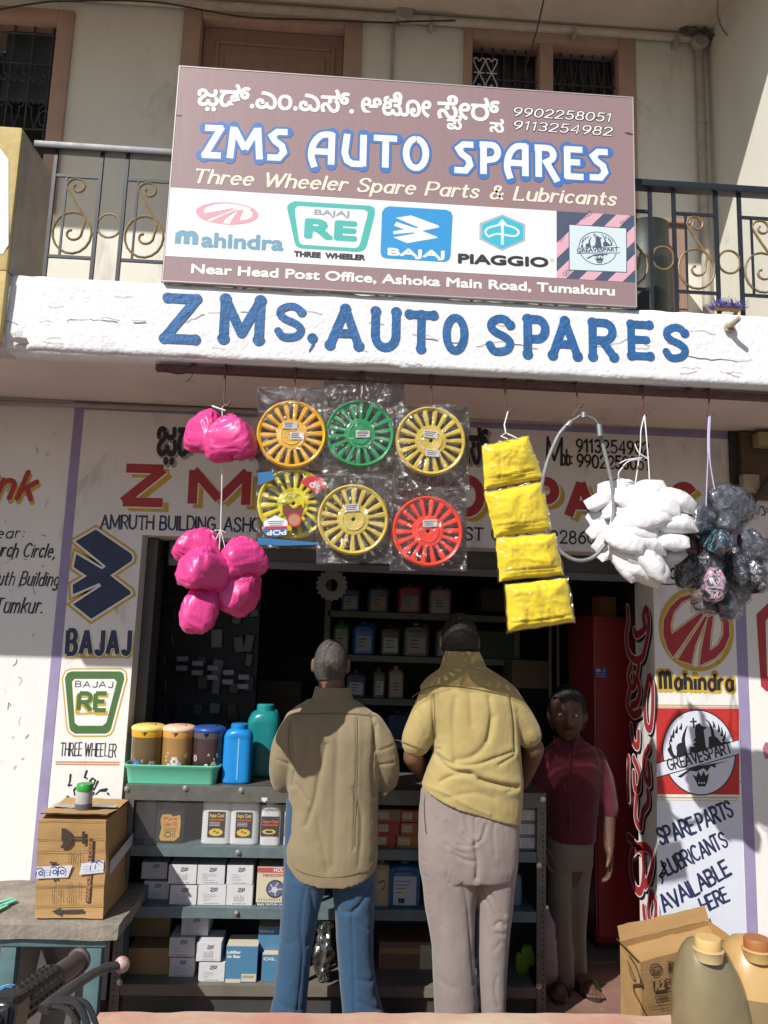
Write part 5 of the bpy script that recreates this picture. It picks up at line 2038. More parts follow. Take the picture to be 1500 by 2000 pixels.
# ---------------------------------------------------------------- dark scrap bags
def scrap_mat(name, cols, seed):
    if name in MATS:
        return MATS[name]
    m = mat(name, cols[0], .55, bump=.8, bscale=30, bumpdist=.012, coat=1.0)
    n, l = m.node_tree.nodes, m.node_tree.links
    b = n['Principled BSDF']
    b.inputs['Coat Roughness'].default_value = .12
    tc = [x for x in n if x.type == 'TEX_COORD'][0]
    vo = n.new('ShaderNodeTexNoise')
    vo.inputs['Scale'].default_value = 17
    vo.inputs['Detail'].default_value = 2
    vo.inputs['Distortion'].default_value = 2.5
    mp = n.new('ShaderNodeMapping')
    mp.inputs['Location'].default_value = (seed, seed*2, 0)
    l.new(tc.outputs['Object'], mp.inputs[0])
    l.new(mp.outputs[0], vo.inputs['Vector'])
    r = n.new('ShaderNodeValToRGB')
    r.color_ramp.interpolation = 'CONSTANT'
    e = r.color_ramp.elements
    while len(e) < len(cols):
        e.new(.5)
    ps = [0, .47, .54, .60, .65]
    for i, c in enumerate(cols):
        e[i].position = ps[i]
        e[i].color = (*c, 1)
    l.new(vo.outputs['Fac'], r.inputs[0])
    l.new(r.outputs[0], b.inputs['Base Color'])
    return m


K0, K1, K2 = (.016, .017, .022), (.045, .048, .06), (.26, .27, .30)
SM = [scrap_mat('dark_scrap', (K0, K1, K2, K0, K1), 1), scrap_mat('dark_teal_scrap', (K0, K1, (.02, .30, .38), K2, K0), 2), scrap_mat('pink_white_scrap', (K1, (.6, .6, .6), (.62, .03, .28), (.65, .65, .66), K0), 5), scrap_mat('brown_scrap', ((.09, .07, .065), (.14, .11, .10), K1, K0, (.09, .07, .065)), 4), scrap_mat('red_scrap', ((.28, .06, .08), K0, (.28, .07, .09), K1, K0), 6), scrap_mat('grey_scrap', (K1, (.10, .105, .13), K1, K2, (.10, .105, .13)), 7)]
M_FILM3 = film('scrap_film', (.88, .88, .90), .01, .08, .006, .7, 46)
crease(M_FILM3, 24, .7, .03)
sp = [(1420, 984, 78, 96, -38, 2.93, 5, 'large grey scrap cloth bag at the top of the dark bunch'), (1370, 1014, 72, 56, 8, 2.88, 5, 'crinkled grey scrap bag touching the white packets'), (1418, 1018, 70, 52, 14, 2.90, 5, 'flat grey scrap bag under the large top one'),
      (1396, 1056, 88, 52, 8, 2.86, 1, 'scrap bag with a teal patch in the middle of the dark bunch'), (1344, 1058, 46, 60, -10, 2.96, 4, 'scrap bag with red cloth at the left of the dark bunch'), (1468, 1066, 56, 66, -12, 2.92, 5, 'upper of the grey scrap bags at the right edge'),
      (1352, 1106, 62, 84, 0, 2.96, 0, 'black scrap bag low on the left of the dark bunch'), (1392, 1092, 64, 56, -20, 2.90, 0, 'shiny black scrap bag behind the pink and white one'), (1394, 1138, 62, 66, 6, 2.84, 2, 'scrap bag showing bright pink and white cloth'), (1434, 1102, 50, 76, -6, 2.90, 0, 'narrow black scrap bag right of the pink and white one'),
      (1468, 1116, 50, 72, -8, 2.93, 0, 'dark scrap bag at the right edge of the bunch'), (1438, 1146, 50, 60, -4, 2.94, 3, 'brownish scrap bag between the dark ones at the lower right'), (1380, 1172, 50, 50, 6, 2.92, 3, 'brown scrap bag at the lower left tip of the bunch'), (1424, 1178, 54, 56, -10, 2.90, 5, 'lowest grey scrap bag of the dark bunch')]
for i, (x, y, w, h, a, Y, mi_, lab) in enumerate(sp):
    c = W(x, y, Y)
    T = Matrix.Translation(c) @ Matrix.Rotation(rad(a), 4, 'Y') @ Matrix.Rotation(rad(i*31), 4, 'Z')
    t = thing('scrap_bag', lab, 'scrap bag', c, 'clear bags of dark cloth scraps')
    part('cloth', place(bag_mesh(pxw(w, Y)*.94, pxw(h, Y)*.94, pxw(min(w, h), Y)*.75, i+11.7, neck=.4, corner=.28, amp=.022, square=.55, nu=36, nv=24), T), SM[mi_], t, smooth='all')
    wo_ = part('wrapper', place(bag_mesh(pxw(w, Y)*1.02, pxw(h, Y)*1.02, pxw(min(w, h), Y)*.84, i+31.7, neck=.5, corner=.34, amp=.02, square=.5, nu=24, nv=16), T), M_FILM3, t, smooth='all')
    crinkle(wo_, .0045, i+3, .9, .6)
mb = MB()
k = hooks[1386]
for q in ([k, W(1383, 890, 2.9), W(1381, 930, 2.9), W(1379, 990, 2.9)], [k, W(1386, 890, 2.9), W(1391, 930, 2.9), W(1396, 956, 2.9)]):
    mb.tube(spl([tuple(p) for p in q], 5), .0026, 5)
mb.tube([k, W(1384, 850, 2.905), W(1384, 885, 2.905)], .006, 6)
solo('string', mb, mat('lilac_string', (.45, .42, .62), .6), 'lilac string holding the bunch of dark scrap bags', 'string', smooth=True)

# ================================================================== COUNTER
YK = 3.70
M_CNT = mat('worn_grey_green_steel', (.17, .165, .14), .5, metal=.35, mottle=.35, mscale=14, col2=(.10, .10, .09), bump=.2, bscale=60)
M_SHELF = mat('blue_grey_shelf_paint', (.13, .18, .19), .5, mottle=.35, mscale=16, bump=.2, bscale=50)
M_CDARK = mat('dark_counter_sheet', (.05, .05, .05), .6, mottle=.3)
M_BOLT = mat('steel_bolt', (.5, .49, .46), .3, metal=.8)
kx0, kx1 = W(232, 1700, YK).x, W(1067, 1700, YK).x
kz1 = .962
CT = thing('display_counter', 'long grey steel shop counter with open shelves and a glazed front', 'counter', ((kx0+kx1)/2, YK, 0))
KY1 = 4.14
mb = MB()
mb.box((kx0, YK+.004, kz1-.005), (kx1, KY1, kz1+.012), .002)
part('counter_top', mb, mat('scratched_steel_top', (.20, .19, .165), .4, metal=.5, mottle=.4, mscale=9), CT)
mb = MB()
mb.box((kx0+.002, YK-.002, kz1-.055), (kx1-.002, YK+.0035, kz1+.0115), .001)
mb.box((kx0+.002, YK-.002, .02), (kx0+.045, YK+.0035, kz1-.056), .001)
mb.box((kx1-.045, YK-.002, .02), (kx1-.002, YK+.0035, kz1-.056), .001)
part('front_frame', mb, M_CNT, CT)
mb = MB()
bolts = [W(248, 1540, YK), W(362, 1539, YK), W(471, 1543, YK), W(563, 1545, YK), W(751, 1548, YK), W(1060, 1561, YK), W(238, 1780, YK), W(234, 1918, YK), W(1052, 1925, YK), W(1053, 1690, YK), W(465, 1664, YK), W(462, 1783, YK)]
for c in bolts:
    mb.lathe([(.013, 0), (.013, .003), (.009, .0035), (.009, .008), (.006, .009), (.006, .012), (0, .013)], 10, Matrix.Translation((c.x, YK-.002 if c.y else 0, c.z)) @ Matrix.Rotation(rad(90), 4, 'X'))
part('bolt', mb, M_BOLT, CT, smooth=True)
mb = MB()
for x in (kx0+.012, kx1-.012):
    for k in range(34):
        z = .06+k*.025
        mb.lathe([(.0045, 0), (.0045, .0006)], 8, Matrix.Translation((x+(.008 if x < 0 else -.004), YK-.0021, z)) @ Matrix.Rotation(rad(90), 4, 'X'))
part('slot', mb, M_BLK, CT)
mb = MB()
mb.box((kx0, KY1-.012, .01), (kx1, KY1, kz1-.006))
mb.box((kx0, YK+.005, .01), (kx0+.006, KY1-.013, kz1-.006))
mb.box((kx1-.006, YK+.005, .01), (kx1, KY1-.013, kz1-.006))
part('casing', mb, M_CDARK, CT)
shz = [W(450, 1655, YK).z, W(450, 1774, YK).z, W(450, 1925, YK).z]
for z in shz:
    mb = MB()
    mb.box((kx0+.046, YK+.006, z-.004), (kx1-.046, KY1-.014, z))
    mb.box((kx0+.046, YK+.0, z-.044), (kx1-.046, YK+.0058, z+.002), .001)
    part('shelf', mb, M_SHELF if z > .2 else mat('grey_brown_shelf', (.17, .15, .12), .6, mottle=.3), CT)
mb = MB()
mb.box((kx0+.046, YK+.02, .0), (kx1-.046, YK+.03, shz[2]-.045))
part('plinth_sheet', mb, M_CDARK, CT)
dvx = [W(602, 1700, YK+.06).x, W(985, 1700, YK+.06).x]
for x in dvx:
    mb = MB()
    mb.box((x-.012, YK+.03, .05), (x+.012, YK+.045, kz1-.06))
    part('upright', mb, M_CNT, CT)
mb = MB()
mb.add([(kx0+.047, YK+.0085, shz[0]+.004), (dvx[0]-.02, YK+.0085, shz[0]+.004), (dvx[0]-.02, YK+.0085, kz1-.06), (kx0+.047, YK+.0085, kz1-.06)], [(0, 1, 2, 3)])
part('glass_front', mb, film('hazy_glass', (.95, .95, .94), .02, .03, .05, 0.0, 5), CT)  # even pale haze mixed into the pane
# tag of paper stuck on the frame
mb = MB()
c = W(517, 1561, YK)
mb.box((c.x-.014, YK-.004, c.z-.006), (c.x+.012, YK-.0032, c.z+.008))
mb.box((c.x-.006, YK-.0045, c.z-.012), (c.x+.004, YK-.0041, c.z-.002))
part('tag', mb, M_STICK, CT)


# ---------------------------------------------------------------- boxes on the shelves
M_WBOX = mat('white_card_box', (.60, .585, .60), .6, mottle=.1, mscale=30)
M_KRAFT = mat('brown_card', (.36, .215, .095), .75, mottle=.15, mscale=10, bump=.2, bscale=120)
M_BLUEBOX = mat('blue_card_box', (.07, .20, .34), .5, mottle=.12, mscale=20)
M_CREAMB = mat('cream_card', (.58, .52, .38), .6, mottle=.1, mscale=30)


def carton(px0, px1, pyt, pyb, Y, dep, m, lab, z=None, group=None, cat='box', tilt=0, bev=.0015, name='card_box'):
    a, b = W(px0, pyb, Y), W(px1, pyb, Y)
    zb = z if z is not None else (a.z+b.z)/2
    H = hpx((px0+px1)/2, pyb, pyb-pyt, Y)
    c = Vector(((a.x+b.x)/2, Y, zb))
    w = b.x-a.x
    t = thing(name, lab, cat, c, group)
    M = Matrix.Translation(c) @ Matrix.Rotation(rad(tilt), 4, 'Z') @ Matrix.Translation(-c)
    mb = MB()
    mb.box((a.x, Y, zb+.0005), (b.x, Y+dep, zb+H), bev, M=M)
    bo = part('body', mb, m, t)
    FF = lambda u, v, o: M @ Vector((c.x-w/2+u*w, Y-o, zb+v*H))
    return t, bo, FF, w, H, M, c


def wob_lines(F_, m, x0, x1, y0, y1, n, th, r=random):
    for k in range(n):
        y = y0+(y1-y0)*k/max(1, n-1)
        F_[m, 0].stroke([(x0, y), (x0+(x1-x0)*r.uniform(.35, 1), y)], th, False)


M_INK = mat('box_ink', (.05, .05, .06), .6)
M_LIL = mat('box_lilac_edge', (.25, .22, .36), .6)
wb_list = [(275, 325, 1690, 1723, 3.80, 0, 'first from the left in the upper row of eight'), (328, 383, 1684, 1722, 3.735, 1, 'second in the upper row of eight'), (385, 438, 1684, 1722, 3.735, 1, 'third in the upper row of eight'), (442, 493, 1688, 1727, 3.735, 1, 'last of the upper row, next to the headlight carton'),
           (278, 328, 1732, 1767, 3.80, 0, 'first from the left in the lower row of eight'), (330, 383, 1730, 1768, 3.735, 0, 'second in the lower row of eight'), (385, 440, 1730, 1770, 3.735, 0, 'third in the lower row of eight'), (441, 492, 1731, 1771, 3.735, 0, 'last of the lower row, next to the headlight carton'),
           (352, 405, 1801, 1841, 3.80, 2, 'topmost of the pile on the bottom shelf'), (328, 378, 1846, 1884, 3.78, 1, 'left one of the middle row on the bottom shelf'), (382, 430, 1849, 1886, 3.735, 1, 'right one of the middle row on the bottom shelf'), (328, 376, 1888, 1925, 3.78, 0, 'left one at the foot of the pile on the bottom shelf'), (386, 437, 1891, 1928, 3.735, 0, 'right one at the foot of the pile, beside the blue filter box')]
hh = [hpx(360, 1770, 39, 3.8), hpx(360, 1722, 38, 3.8)]
for i, (x0, x1, y0, y1, Y, lev, lab) in enumerate(wb_list):
    bz = shz[1] if i < 8 else shz[2]
    H = hpx(x0, y1, y1-y0, Y)
    z = bz+(.0 if lev == 0 else (.084 if lev == 1 else .168))
    if i < 4:
        z = bz+.088
    t, bo, FF, w, H, M, c = carton(x0, x1, y0, y1, Y, .15, M_WBOX, 'white parts box, '+lab, z, 'white boxes of spare parts in the counter', tilt=random.uniform(-2, 2))
    pr = Multi(FF, bo, 'print')
    lg = [(.44, .80), (.50, .86), (.56, .80), (.50, .76), (.44, .70), (.50, .66), (.57, .70)]
    pr[M_INK, 0].stroke(spl(lg, 3), .035, False)
    pr[M_INK, 0].stroke([(.58, .68), (.62, .86), (.68, .84), (.66, .72), (.60, .70)], .03, False)
    r = random.Random(i)
    if i % 3 != 1:
        wob_lines(pr, mat('box_grey_print', (.3, .3, .32), .6), .18, .7, .52, .22, 5, .012, r)
    else:
        for k in range(7):
            x = .3+k*.06
            pr[mat('box_grey_print', (.3, .3, .32), .6), 0].stroke([(x, .2), (x, .2+r.uniform(.2, .42))], .018, False)
    for k in range(12):
        pr[M_INK, 0].stroke([(.25+k*.045, .07), (.25+k*.045, .12)], .014, False)
    pr.done()
# headlight carton
t, bo, FF, w, H, M, c = carton(499, 558, 1697, 1773, 3.735, .12, M_CREAMB, 'cream headlight carton with a round lamp printed on its face', shz[1])
pr = Multi(FF, bo, 'print')
mr_ = mat('box_red_print', (.42, .08, .07), .6)
pr[mr_, 0].rect(0.0, .86, 1, .99)
pr[M_STICK, 1].font('HOLD', (.55, .885), (.98, .885), .09, grow=.004)
pr[mr_, 0].font('HEADLIGHT', (.2, .76), (.95, .765), .07, grow=.003)
pr[M_INK, 0].disc((.62, .44), .30, .235, 32)
pr[mat('box_lens_blue', (.12, .12, .22), .4), 1].disc((.62, .44), .25, .195, 32)
pr[mat('box_lens_pale', (.5, .52, .55), .4), 2].disc((.60, .42), .10, .08, 20)
for k in range(5):
    a = k*1.2
    pr[mat('box_lens_pale', (.5, .52, .55), .4), 2].stroke([(.6+.1*cos(a), .43+.08*sin(a)), (.62+.23*cos(a), .44+.18*sin(a))], .03, False)
pr[M_NAVY, 0].rect(0, .0, 1, .09)
pr[M_STICK, 1].font('BAJAJ CENTURA 24 12', (.05, .02), (.98, .02), .05, grow=.003)
for k in range(10):
    pr[M_INK, 0].stroke([(.1+k*.085, .14), (.1+k*.085, .19)], .02, False)
pr.done()
# brown cartons and air filter boxes
for q in ((246, 328, 1826, 1872, 3.92, 'brown carton on top at the dark left end of the bottom shelf', .115), (246, 328, 1872, 1924, 3.80, 'brown carton underneath at the dark left end of the bottom shelf', 0)):
    carton(q[0], q[1], q[2], q[3], q[4], .2, M_KRAFT, q[5], shz[2]+q[6], 'brown cartons in the counter')
FB = ((438, 500, 1857, 1928, 3.73, 'blue air filter box in front, with white lettering', 0), (502, 562, 1824, 1874, 3.78, 'blue filter box on top, half hidden by blue trousers', .105), (509, 562, 1875, 1929, 3.735, 'blue filter box on the shelf behind the blue trousers', 0))
for i, q in enumerate(FB):
    t, bo, FF, w, H, M, c = carton(q[0], q[1], q[2], q[3], q[4], .13, M_BLUEBOX, q[5], shz[2]+q[6], 'blue filter boxes')
    mb = MB()
    mb.box((c.x-w/2+.001, q[4]+.001, c.z+H), (c.x+w/2-.001, q[4]+.129, c.z+H+.001))
    part('lid_flap', mb, M_CREAMB, t)
    pr = Multi(FF, bo, 'print')
    if i == 0:
        pr[M_STICK, 0].font('Luftfilter', (.03, .80), (.46, .80), .075, grow=.006)
        pr[M_STICK, 0].font('Air filter', (.03, .68), (.46, .68), .075, grow=.006)
        pr[M_CREAMB, 0].rect(.52, .03, .98, .24)
        pr[M_CREAMB, 0].rect(.02, .0, .5, .1)
        for k in range(12):
            pr[M_INK, 1].stroke([(.57+k*.03, .12), (.57+k*.03, .2)], .012, False)
    else:
        pr[M_STICK, 0].font('MAHLE' if i == 1 else 'OIL', (.06, .80), (.5, .80), .1, grow=.006)
        pr[mr_, 0].rect(.5, .04, .72, .14)
    pr.done()
# middle bay
BR = [(735, 782, 1588, 1612, 1), (735, 780, 1613, 1638, 0), (735, 772, 1638, 1664, 0), (783, 826, 1590, 1613, 2), (782, 826, 1614, 1638, 2), (774, 826, 1639, 1664, 2)]
mred = [mat('red_card', (.36, .06, .055), .6, mottle=.15), mat('pink_brown_card', (.34, .15, .12), .6, mottle=.15), mat('orange_card', (.42, .14, .04), .6, mottle=.15)]
nm = ['pinkish brown small box topmost left between the two men', 'red small box in the middle left between the two men', 'red small box lowest left between the two men', 'orange small box topmost right between the two men', 'orange small box in the middle right between the two men', 'orange small box lowest right between the two men']
for i, (x0, x1, y0, y1, k) in enumerate(BR):
    t, bo, FF, w, H, M, c = carton(x0, x1, y0, y1, 3.735, .12, mred[k], nm[i], shz[0]+.0575*(2-i % 3), 'red and orange boxes in the counter', tilt=random.uniform(-1, 1))
    pr = Multi(FF, bo, 'print')
    pr[M_CREAMB, 0].rect(.08, .25, .5, .8)
    for j in range(3):
        pr[M_INK, 1].stroke([(.12, .38+j*.15), (.44, .38+j*.15)], .03, False)
    pr.done()
t, bo, FF, w, H, M, c = carton(738, 845, 1885, 1948, 3.88, .2, mat('pinkish_carton', (.30, .14, .10), .7, mottle=.25), 'pinkish brown carton low in the counter between the two men', shz[2]-.02)
pr = Multi(FF, bo, 'print')
pr[M_CREAMB, 0].rect(.75, .1, .98, .9)
pr[mat('box_tape', (.4, .25, .1), .4), 0].rect(.0, .62, .74, .8)
pr.done()
for i, (x0, x1, y0, y1, z) in enumerate(((1010, 1048, 1572, 1600, .125), (1010, 1048, 1606, 1634, .062), (1010, 1048, 1640, 1668, 0))):
    t, bo, FF, w, H, M, c = carton(x0, x1, y0, y1, 3.735, .12, mat('grey_card', (.24, .22, .21), .6, mottle=.2), 'grey box at the right end of the counter, '+('on top', 'in the middle', 'at the bottom')[i]+' of three', shz[0]+z, 'grey boxes at the right of the counter')
    pr = Multi(FF, bo, 'print')
    pr[M_STICK, 0].rect(.12, .15, .9, .85)
    for k in range(4):
        pr[M_INK, 1].stroke([(.2, .3+k*.14), (.2+random.uniform(.3, .62), .3+k*.14)], .03, False)
    pr.done()


# ---------------------------------------------------------------- bottles
def plastic(name, col, rough=.3, **k):
    return mat(name, col, rough, spec=.5, mottle=.05, mscale=15, **k)


def bottle(c, w, d, h, m, capm, lab, name='bottle', ribs=0, shoulder=.72, neck=.26, label=None, sq=5, capr=None, group=None, handle=False, cat='bottle', lean=0):
    """flat sided bottle standing at c"""
    t = thing(name, lab, cat, c, group)
    prof = [(.40, 0), (.47, .008), (.5, .03)]
    n = 22
    for i in range(n+1):
        v = .04+(shoulder-.04)*i/n
        prof.append((.5-(.018 if ribs and (i % 2) else 0), v))
    for i in range(1, 9):
        a = i/8*pi/2
        prof.append((neck/2+(.5-neck/2)*cos(a)**.8, shoulder+(.9-shoulder)*sin(a)))
    prof += [(neck/2, .91)]
    mb = MB()
    vs, fs = [], []
    seg = 32
    for r, z in prof:
        e = sq if z < shoulder else sq+(2-sq)*min(1, (z-shoulder)/(.9-shoulder))
        for k in range(seg):
            a = 2*pi*k/seg
            den = (abs(cos(a))**e+abs(sin(a))**e)**(1/e)
            rx = r
            ry = r*d/w if z < shoulder else r*(d/w+(1-d/w)*min(1, (z-shoulder)/(.9-shoulder)))
            vs.append(Vector((c[0]+w*rx*cos(a)/den+lean*z*h, c[1]+d/2+w*ry*sin(a)/den, c[2]+z*h)))
    k_ = len(prof)
    for i in range(k_-1):
        for k in range(seg):
            fs.append((i*seg+k, i*seg+(k+1) % seg, (i+1)*seg+(k+1) % seg, (i+1)*seg+k))
    fs.append(tuple(range(seg))[::-1])
    fs.append(tuple((k_-1)*seg+k for k in range(seg)))
    mb.add(vs, fs)
    body = part('body', mb, m, t, smooth=True)
    cr_ = (capr or neck*.62)*w
    mb = MB()
    prof2 = [(cr_, .885), (cr_, .97), (cr_*.92, .985), (0, .987)]
    cv = MB()
    seg2 = 24
    for r, z in prof2:
        for k in range(seg2):
            a = 2*pi*k/seg2
            rr = r*(1+(.04 if k % 2 and z < .98 else 0))
            cv.v.append(Vector((c[0]+rr*cos(a)+lean*z*h, c[1]+d/2+rr*sin(a), c[2]+z*h)))
    for i in range(len(prof2)-1):
        for k in range(seg2):
            cv.f.append((i*seg2+k, i*seg2+(k+1) % seg2, (i+1)*seg2+(k+1) % seg2, (i+1)*seg2+k))
    cv.f.append(tuple(range(seg2))[::-1])
    part('cap', cv, capm, t, smooth=True)
    if handle:
        mb = MB()
        z0 = c[2]+h*.78
        mb.tube(spl([(c[0]+w*.16, c[1]+d/2, c[2]+h*.80), (c[0]+w*.34, c[1]+d/2, c[2]+h*.90), (c[0]+w*.47, c[1]+d/2, c[2]+h*.80), (c[0]+w*.48, c[1]+d/2, c[2]+h*.62)], 4), w*.06, 8)
        part('handle', mb, m, t, smooth=True)
    FF = lambda u, v, o: Vector((c[0]-w/2+u*w, c[1]+(d/2-d/2*1.0)-o-.0012, c[2]+v*h))
    return t, body, FF


def at_shelf(px_, Y, z):
    return Vector((W(px_, 1650, Y).x, Y, z))


M_WBOT = plastic('white_bottle_plastic', (.66, .66, .66))
M_GLAB, M_BLAB = mat('label_gold', (.60, .37, .10), .4, mottle=.2, mscale=40), mat('label_black', (.02, .02, .02), .4)
M_LY, M_LR = mat('label_yellow', (.72, .5, .04), .4), mat('label_red', (.5, .06, .03), .4)
for px_, wd, lab in ((420, 55, 'white ribbed coolant bottle, left of the pair with black labels'), (474, 53, 'white ribbed coolant bottle, right of the pair with black labels')):
    Y = 3.735
    c = at_shelf(px_, Y, shz[0])
    t, bo, FF = bottle(c, pxw(wd, Y), .07, hpx(420, 1655, 118, Y), M_WBOT, plastic('grey_cap', (.2, .2, .2)), lab, ribs=1, shoulder=.66, group='coolant bottles in the counter')
    L = Multi(FF, bo, 'label')
    L[M_BLAB, 0].rect(.22, .13, .78, .55)
    L[M_LY, 1].font('Aqua Cool', (.26, .46), (.74, .46), .06, grow=.003)
    L[M_LR, 1].rect(.26, .40, .74, .43)
    L[M_LY, 1].disc((.5, .21), .23, .062, 24)
    L[M_LR, 2].disc((.46, .225), .05, .02, 10)
    L[M_GREEN, 2].disc((.56, .205), .05, .018, 10)
    for k in range(3):
        L[M_STICK, 1].stroke([(.27, .37-k*.025), (.62, .37-k*.025)], .008, False)
    L.done()
for px_, wd, lab, capm in ((526, 36, 'small white coolant bottle with a black and orange label', plastic('white_cap', (.6, .6, .6))), (571, 34, 'small bottle with a green cap beside the khaki shirt', plastic('green_cap', (.03, .25, .06)))):
    Y = 3.73
    c = at_shelf(px_, Y, shz[0])
    t, bo, FF = bottle(c, pxw(wd, Y), .05, hpx(526, 1655, 88, Y), M_WBOT, capm, lab, shoulder=.78, neck=.5)
    L = Multi(FF, bo, 'label')
    L[M_BLAB, 0].rect(.03, .22, .97, .66)
    L[mat('label_orange', (.62, .18, .03), .4), 1].font('Aqua Cool', (.1, .52), (.9, .52), .06, grow=.004)
    L[M_LR, 1].rect(.1, .45, .9, .49)
    L[M_LY, 1].disc((.45, .32), .34, .055, 20)
    L[M_BLAB, 2].disc((.45, .32), .2, .03, 16)
    L.done()
Y = 3.74
c = at_shelf(329, Y, shz[0])
t, bo, FF = bottle(c, pxw(52, Y), .07, hpx(329, 1655, 103, Y), plastic('dark_brown_bottle', (.035, .03, .025), .2), plastic('yellow_cap', (.6, .45, .02)), 'dark oil bottle with a yellow cap and a gold label', shoulder=.6, handle=True)
L = Multi(FF, bo, 'label')
L[M_GLAB, 0].poly([(.16, .12), (.22, .06), (.7, .06), (.86, .14), (.88, .4), (.84, .55), (.6, .52), (.5, .56), (.22, .55), (.16, .45), (.22, .3)])
for k, (s, z) in enumerate((('Pure', .44), ('Gear Oil', .34))):
    L[M_LR, 1].font(s, (.3, z), (.74, z+.01), .07, grow=.003)
for k in range(3):
    L[M_BLAB, 1].stroke([(.3, .3-k*.03), (.75, .3-k*.03)], .008, False)
L[M_BLAB, 1].text('Oil', (.34, .13), (.7, .13), .09, w=.2)
L.done()
c = at_shelf(281, 3.8, shz[0])
bottle(c, pxw(42, 3.8), .06, hpx(281, 1655, 95, 3.8), plastic('grey_translucent', (.20, .20, .20), .25), plastic('grey_white_cap', (.42, .42, .42)), 'greyish clear bottle with a pale domed cap at the dark left end of the counter', neck=.6, shoulder=.7)
c = at_shelf(748, 3.74, shz[1])
t, bo, FF = bottle(c, pxw(30, 3.79), .05, hpx(748, 1780, 92, 3.79), plastic('cream_bottle', (.40, .32, .22)), plastic('brown_cap', (.2, .1, .05)), 'tall cream bottle between the two men', shoulder=.8)
L = Multi(FF, bo, 'label')
L[M_BLAB, 0].stroke(spl([(.3, .5), (.6, .55), (.7, .45), (.5, .36)]), .03)
L.done()
c = at_shelf(793, 3.735, shz[1])
t, bo, FF = bottle(c, pxw(58, 3.78), .08, hpx(793, 1785, 92, 3.78), plastic('blue_can_plastic', (.03, .12, .26)), plastic('dark_blue_cap', (.02, .05, .12)), 'blue oil can with a large pale label between the two men', shoulder=.74)
L = Multi(FF, bo, 'label')
L[mat('label_pale_blue', (.38, .46, .52), .4), 0].rect(.14, .06, .86, .66)
for k in range(4):
    L[mat('label_blue_ink', (.05, .12, .25), .4), 1].stroke([(.2, .56-k*.08), (.7-k*.08, .56-k*.08)], .02, False)
L[M_LY, 1].disc((.45, .36), .14, .04, 12)
L[M_BLAB, 1].rect(.3, .1, .5, .2)
L.done()
c = at_shelf(1003, 3.78, shz[1])
bottle(c, pxw(34, 3.78), .05, hpx(1003, 1780, 70, 3.78), plastic('pale_blue_bottle', (.2, .26, .32)), plastic('dark_blue_cap', (.02, .05, .12)), 'pale blue bottle at the right end of the counter behind grey trousers')
for q, lab, z in (((1030, 1865), 'lime green packet low at the right end of the counter', 0), ((1020, 1905), 'dull green packet lowest at the right end of the counter', 0)):
    c = W(q[0], q[1], 3.85)
    mb = place(bag_mesh(.06, .09, .04, q[0], amp=.01, nu=24, nv=16), Matrix.Translation((c.x, 3.85, max(c.z, shz[2]+.045))))
    solo('small_packet', mb, mat('lime_packet', (.16, .3, .02), .4), lab, 'packet', smooth='all')
c = W(632, 1868, 3.74)
t = thing('foil_packet', 'crumpled silver foil packet with a green top between the blue trouser legs', 'packet', (c.x, 3.735, shz[2]))
H = .27
fb = bag_mesh(.085, H, .06, 3.3, amp=.045, square=.8, nu=44, nv=34, corner=.05)
part('foil', place(fb, Matrix.Translation((c.x, 3.735, shz[2]+H/2))), mat('crumpled_foil', (.5, .5, .5), .22, metal=.9, mottle=.5, mscale=25, col2=(.05, .06, .04)), t, smooth=True)
fb = bag_mesh(.088, .10, .066, 5.3, amp=.03, square=.8)
part('green_top', place(fb, Matrix.Translation((c.x-.004, 3.797, shz[2]+H-.02))), mat('green_foil', (.10, .22, .02), .3, metal=.3), t, smooth='all')

# ---------------------------------------------------------------- things on the counter
M_TRAY = plastic('mint_green_plastic', (.13, .53, .36), .4)
ty0, ty1 = YK+.015, YK+.30
ta, tb = W(240, 1530, ty0), W(424, 1530, ty0)
TR = thing('plastic_tray', 'mint green plastic tray holding three jugs on the counter', 'tray', ((ta.x+tb.x)/2, ty0, kz1+.012))
tz = kz1+.013
th_ = hpx(330, 1530, 36, ty0)


def rrect(x0, x1, y0, y1, r, z, n=6):
    o = []
    for cx, cy, a0 in ((x1-r, y1-r, 0), (x0+r, y1-r, 90), (x0+r, y0+r, 180), (x1-r, y0+r, 270)):
        for k in range(n+1):
            a = rad(a0+90*k/n)
            o.append(Vector((cx+r*cos(a), cy+r*sin(a), z)))
    return o


x0, x1 = ta.x, tb.x
e = .012
mb = MB()
mb.rings([rrect(x0+e, x1-e, ty0+e, ty1-e, .03, tz), rrect(x0+.004, x1-.004, ty0+.004, ty1-.004, .032, tz+th_*.75), rrect(x0-.004, x1+.004, ty0-.004, ty1+.004, .036, tz+th_*.86), rrect(x0-.008, x1+.008, ty0-.008, ty1+.008, .038, tz+th_),
          rrect(x0-.002, x1+.002, ty0-.002, ty1+.002, .034, tz+th_+.003), rrect(x0+.008, x1-.008, ty0+.008, ty1-.008, .03, tz+th_*.9), rrect(x0+e+.004, x1-e-.004, ty0+e+.004, ty1-e-.004, .028, tz+.006)])
part('tub', mb, M_TRAY, TR, smooth=True)


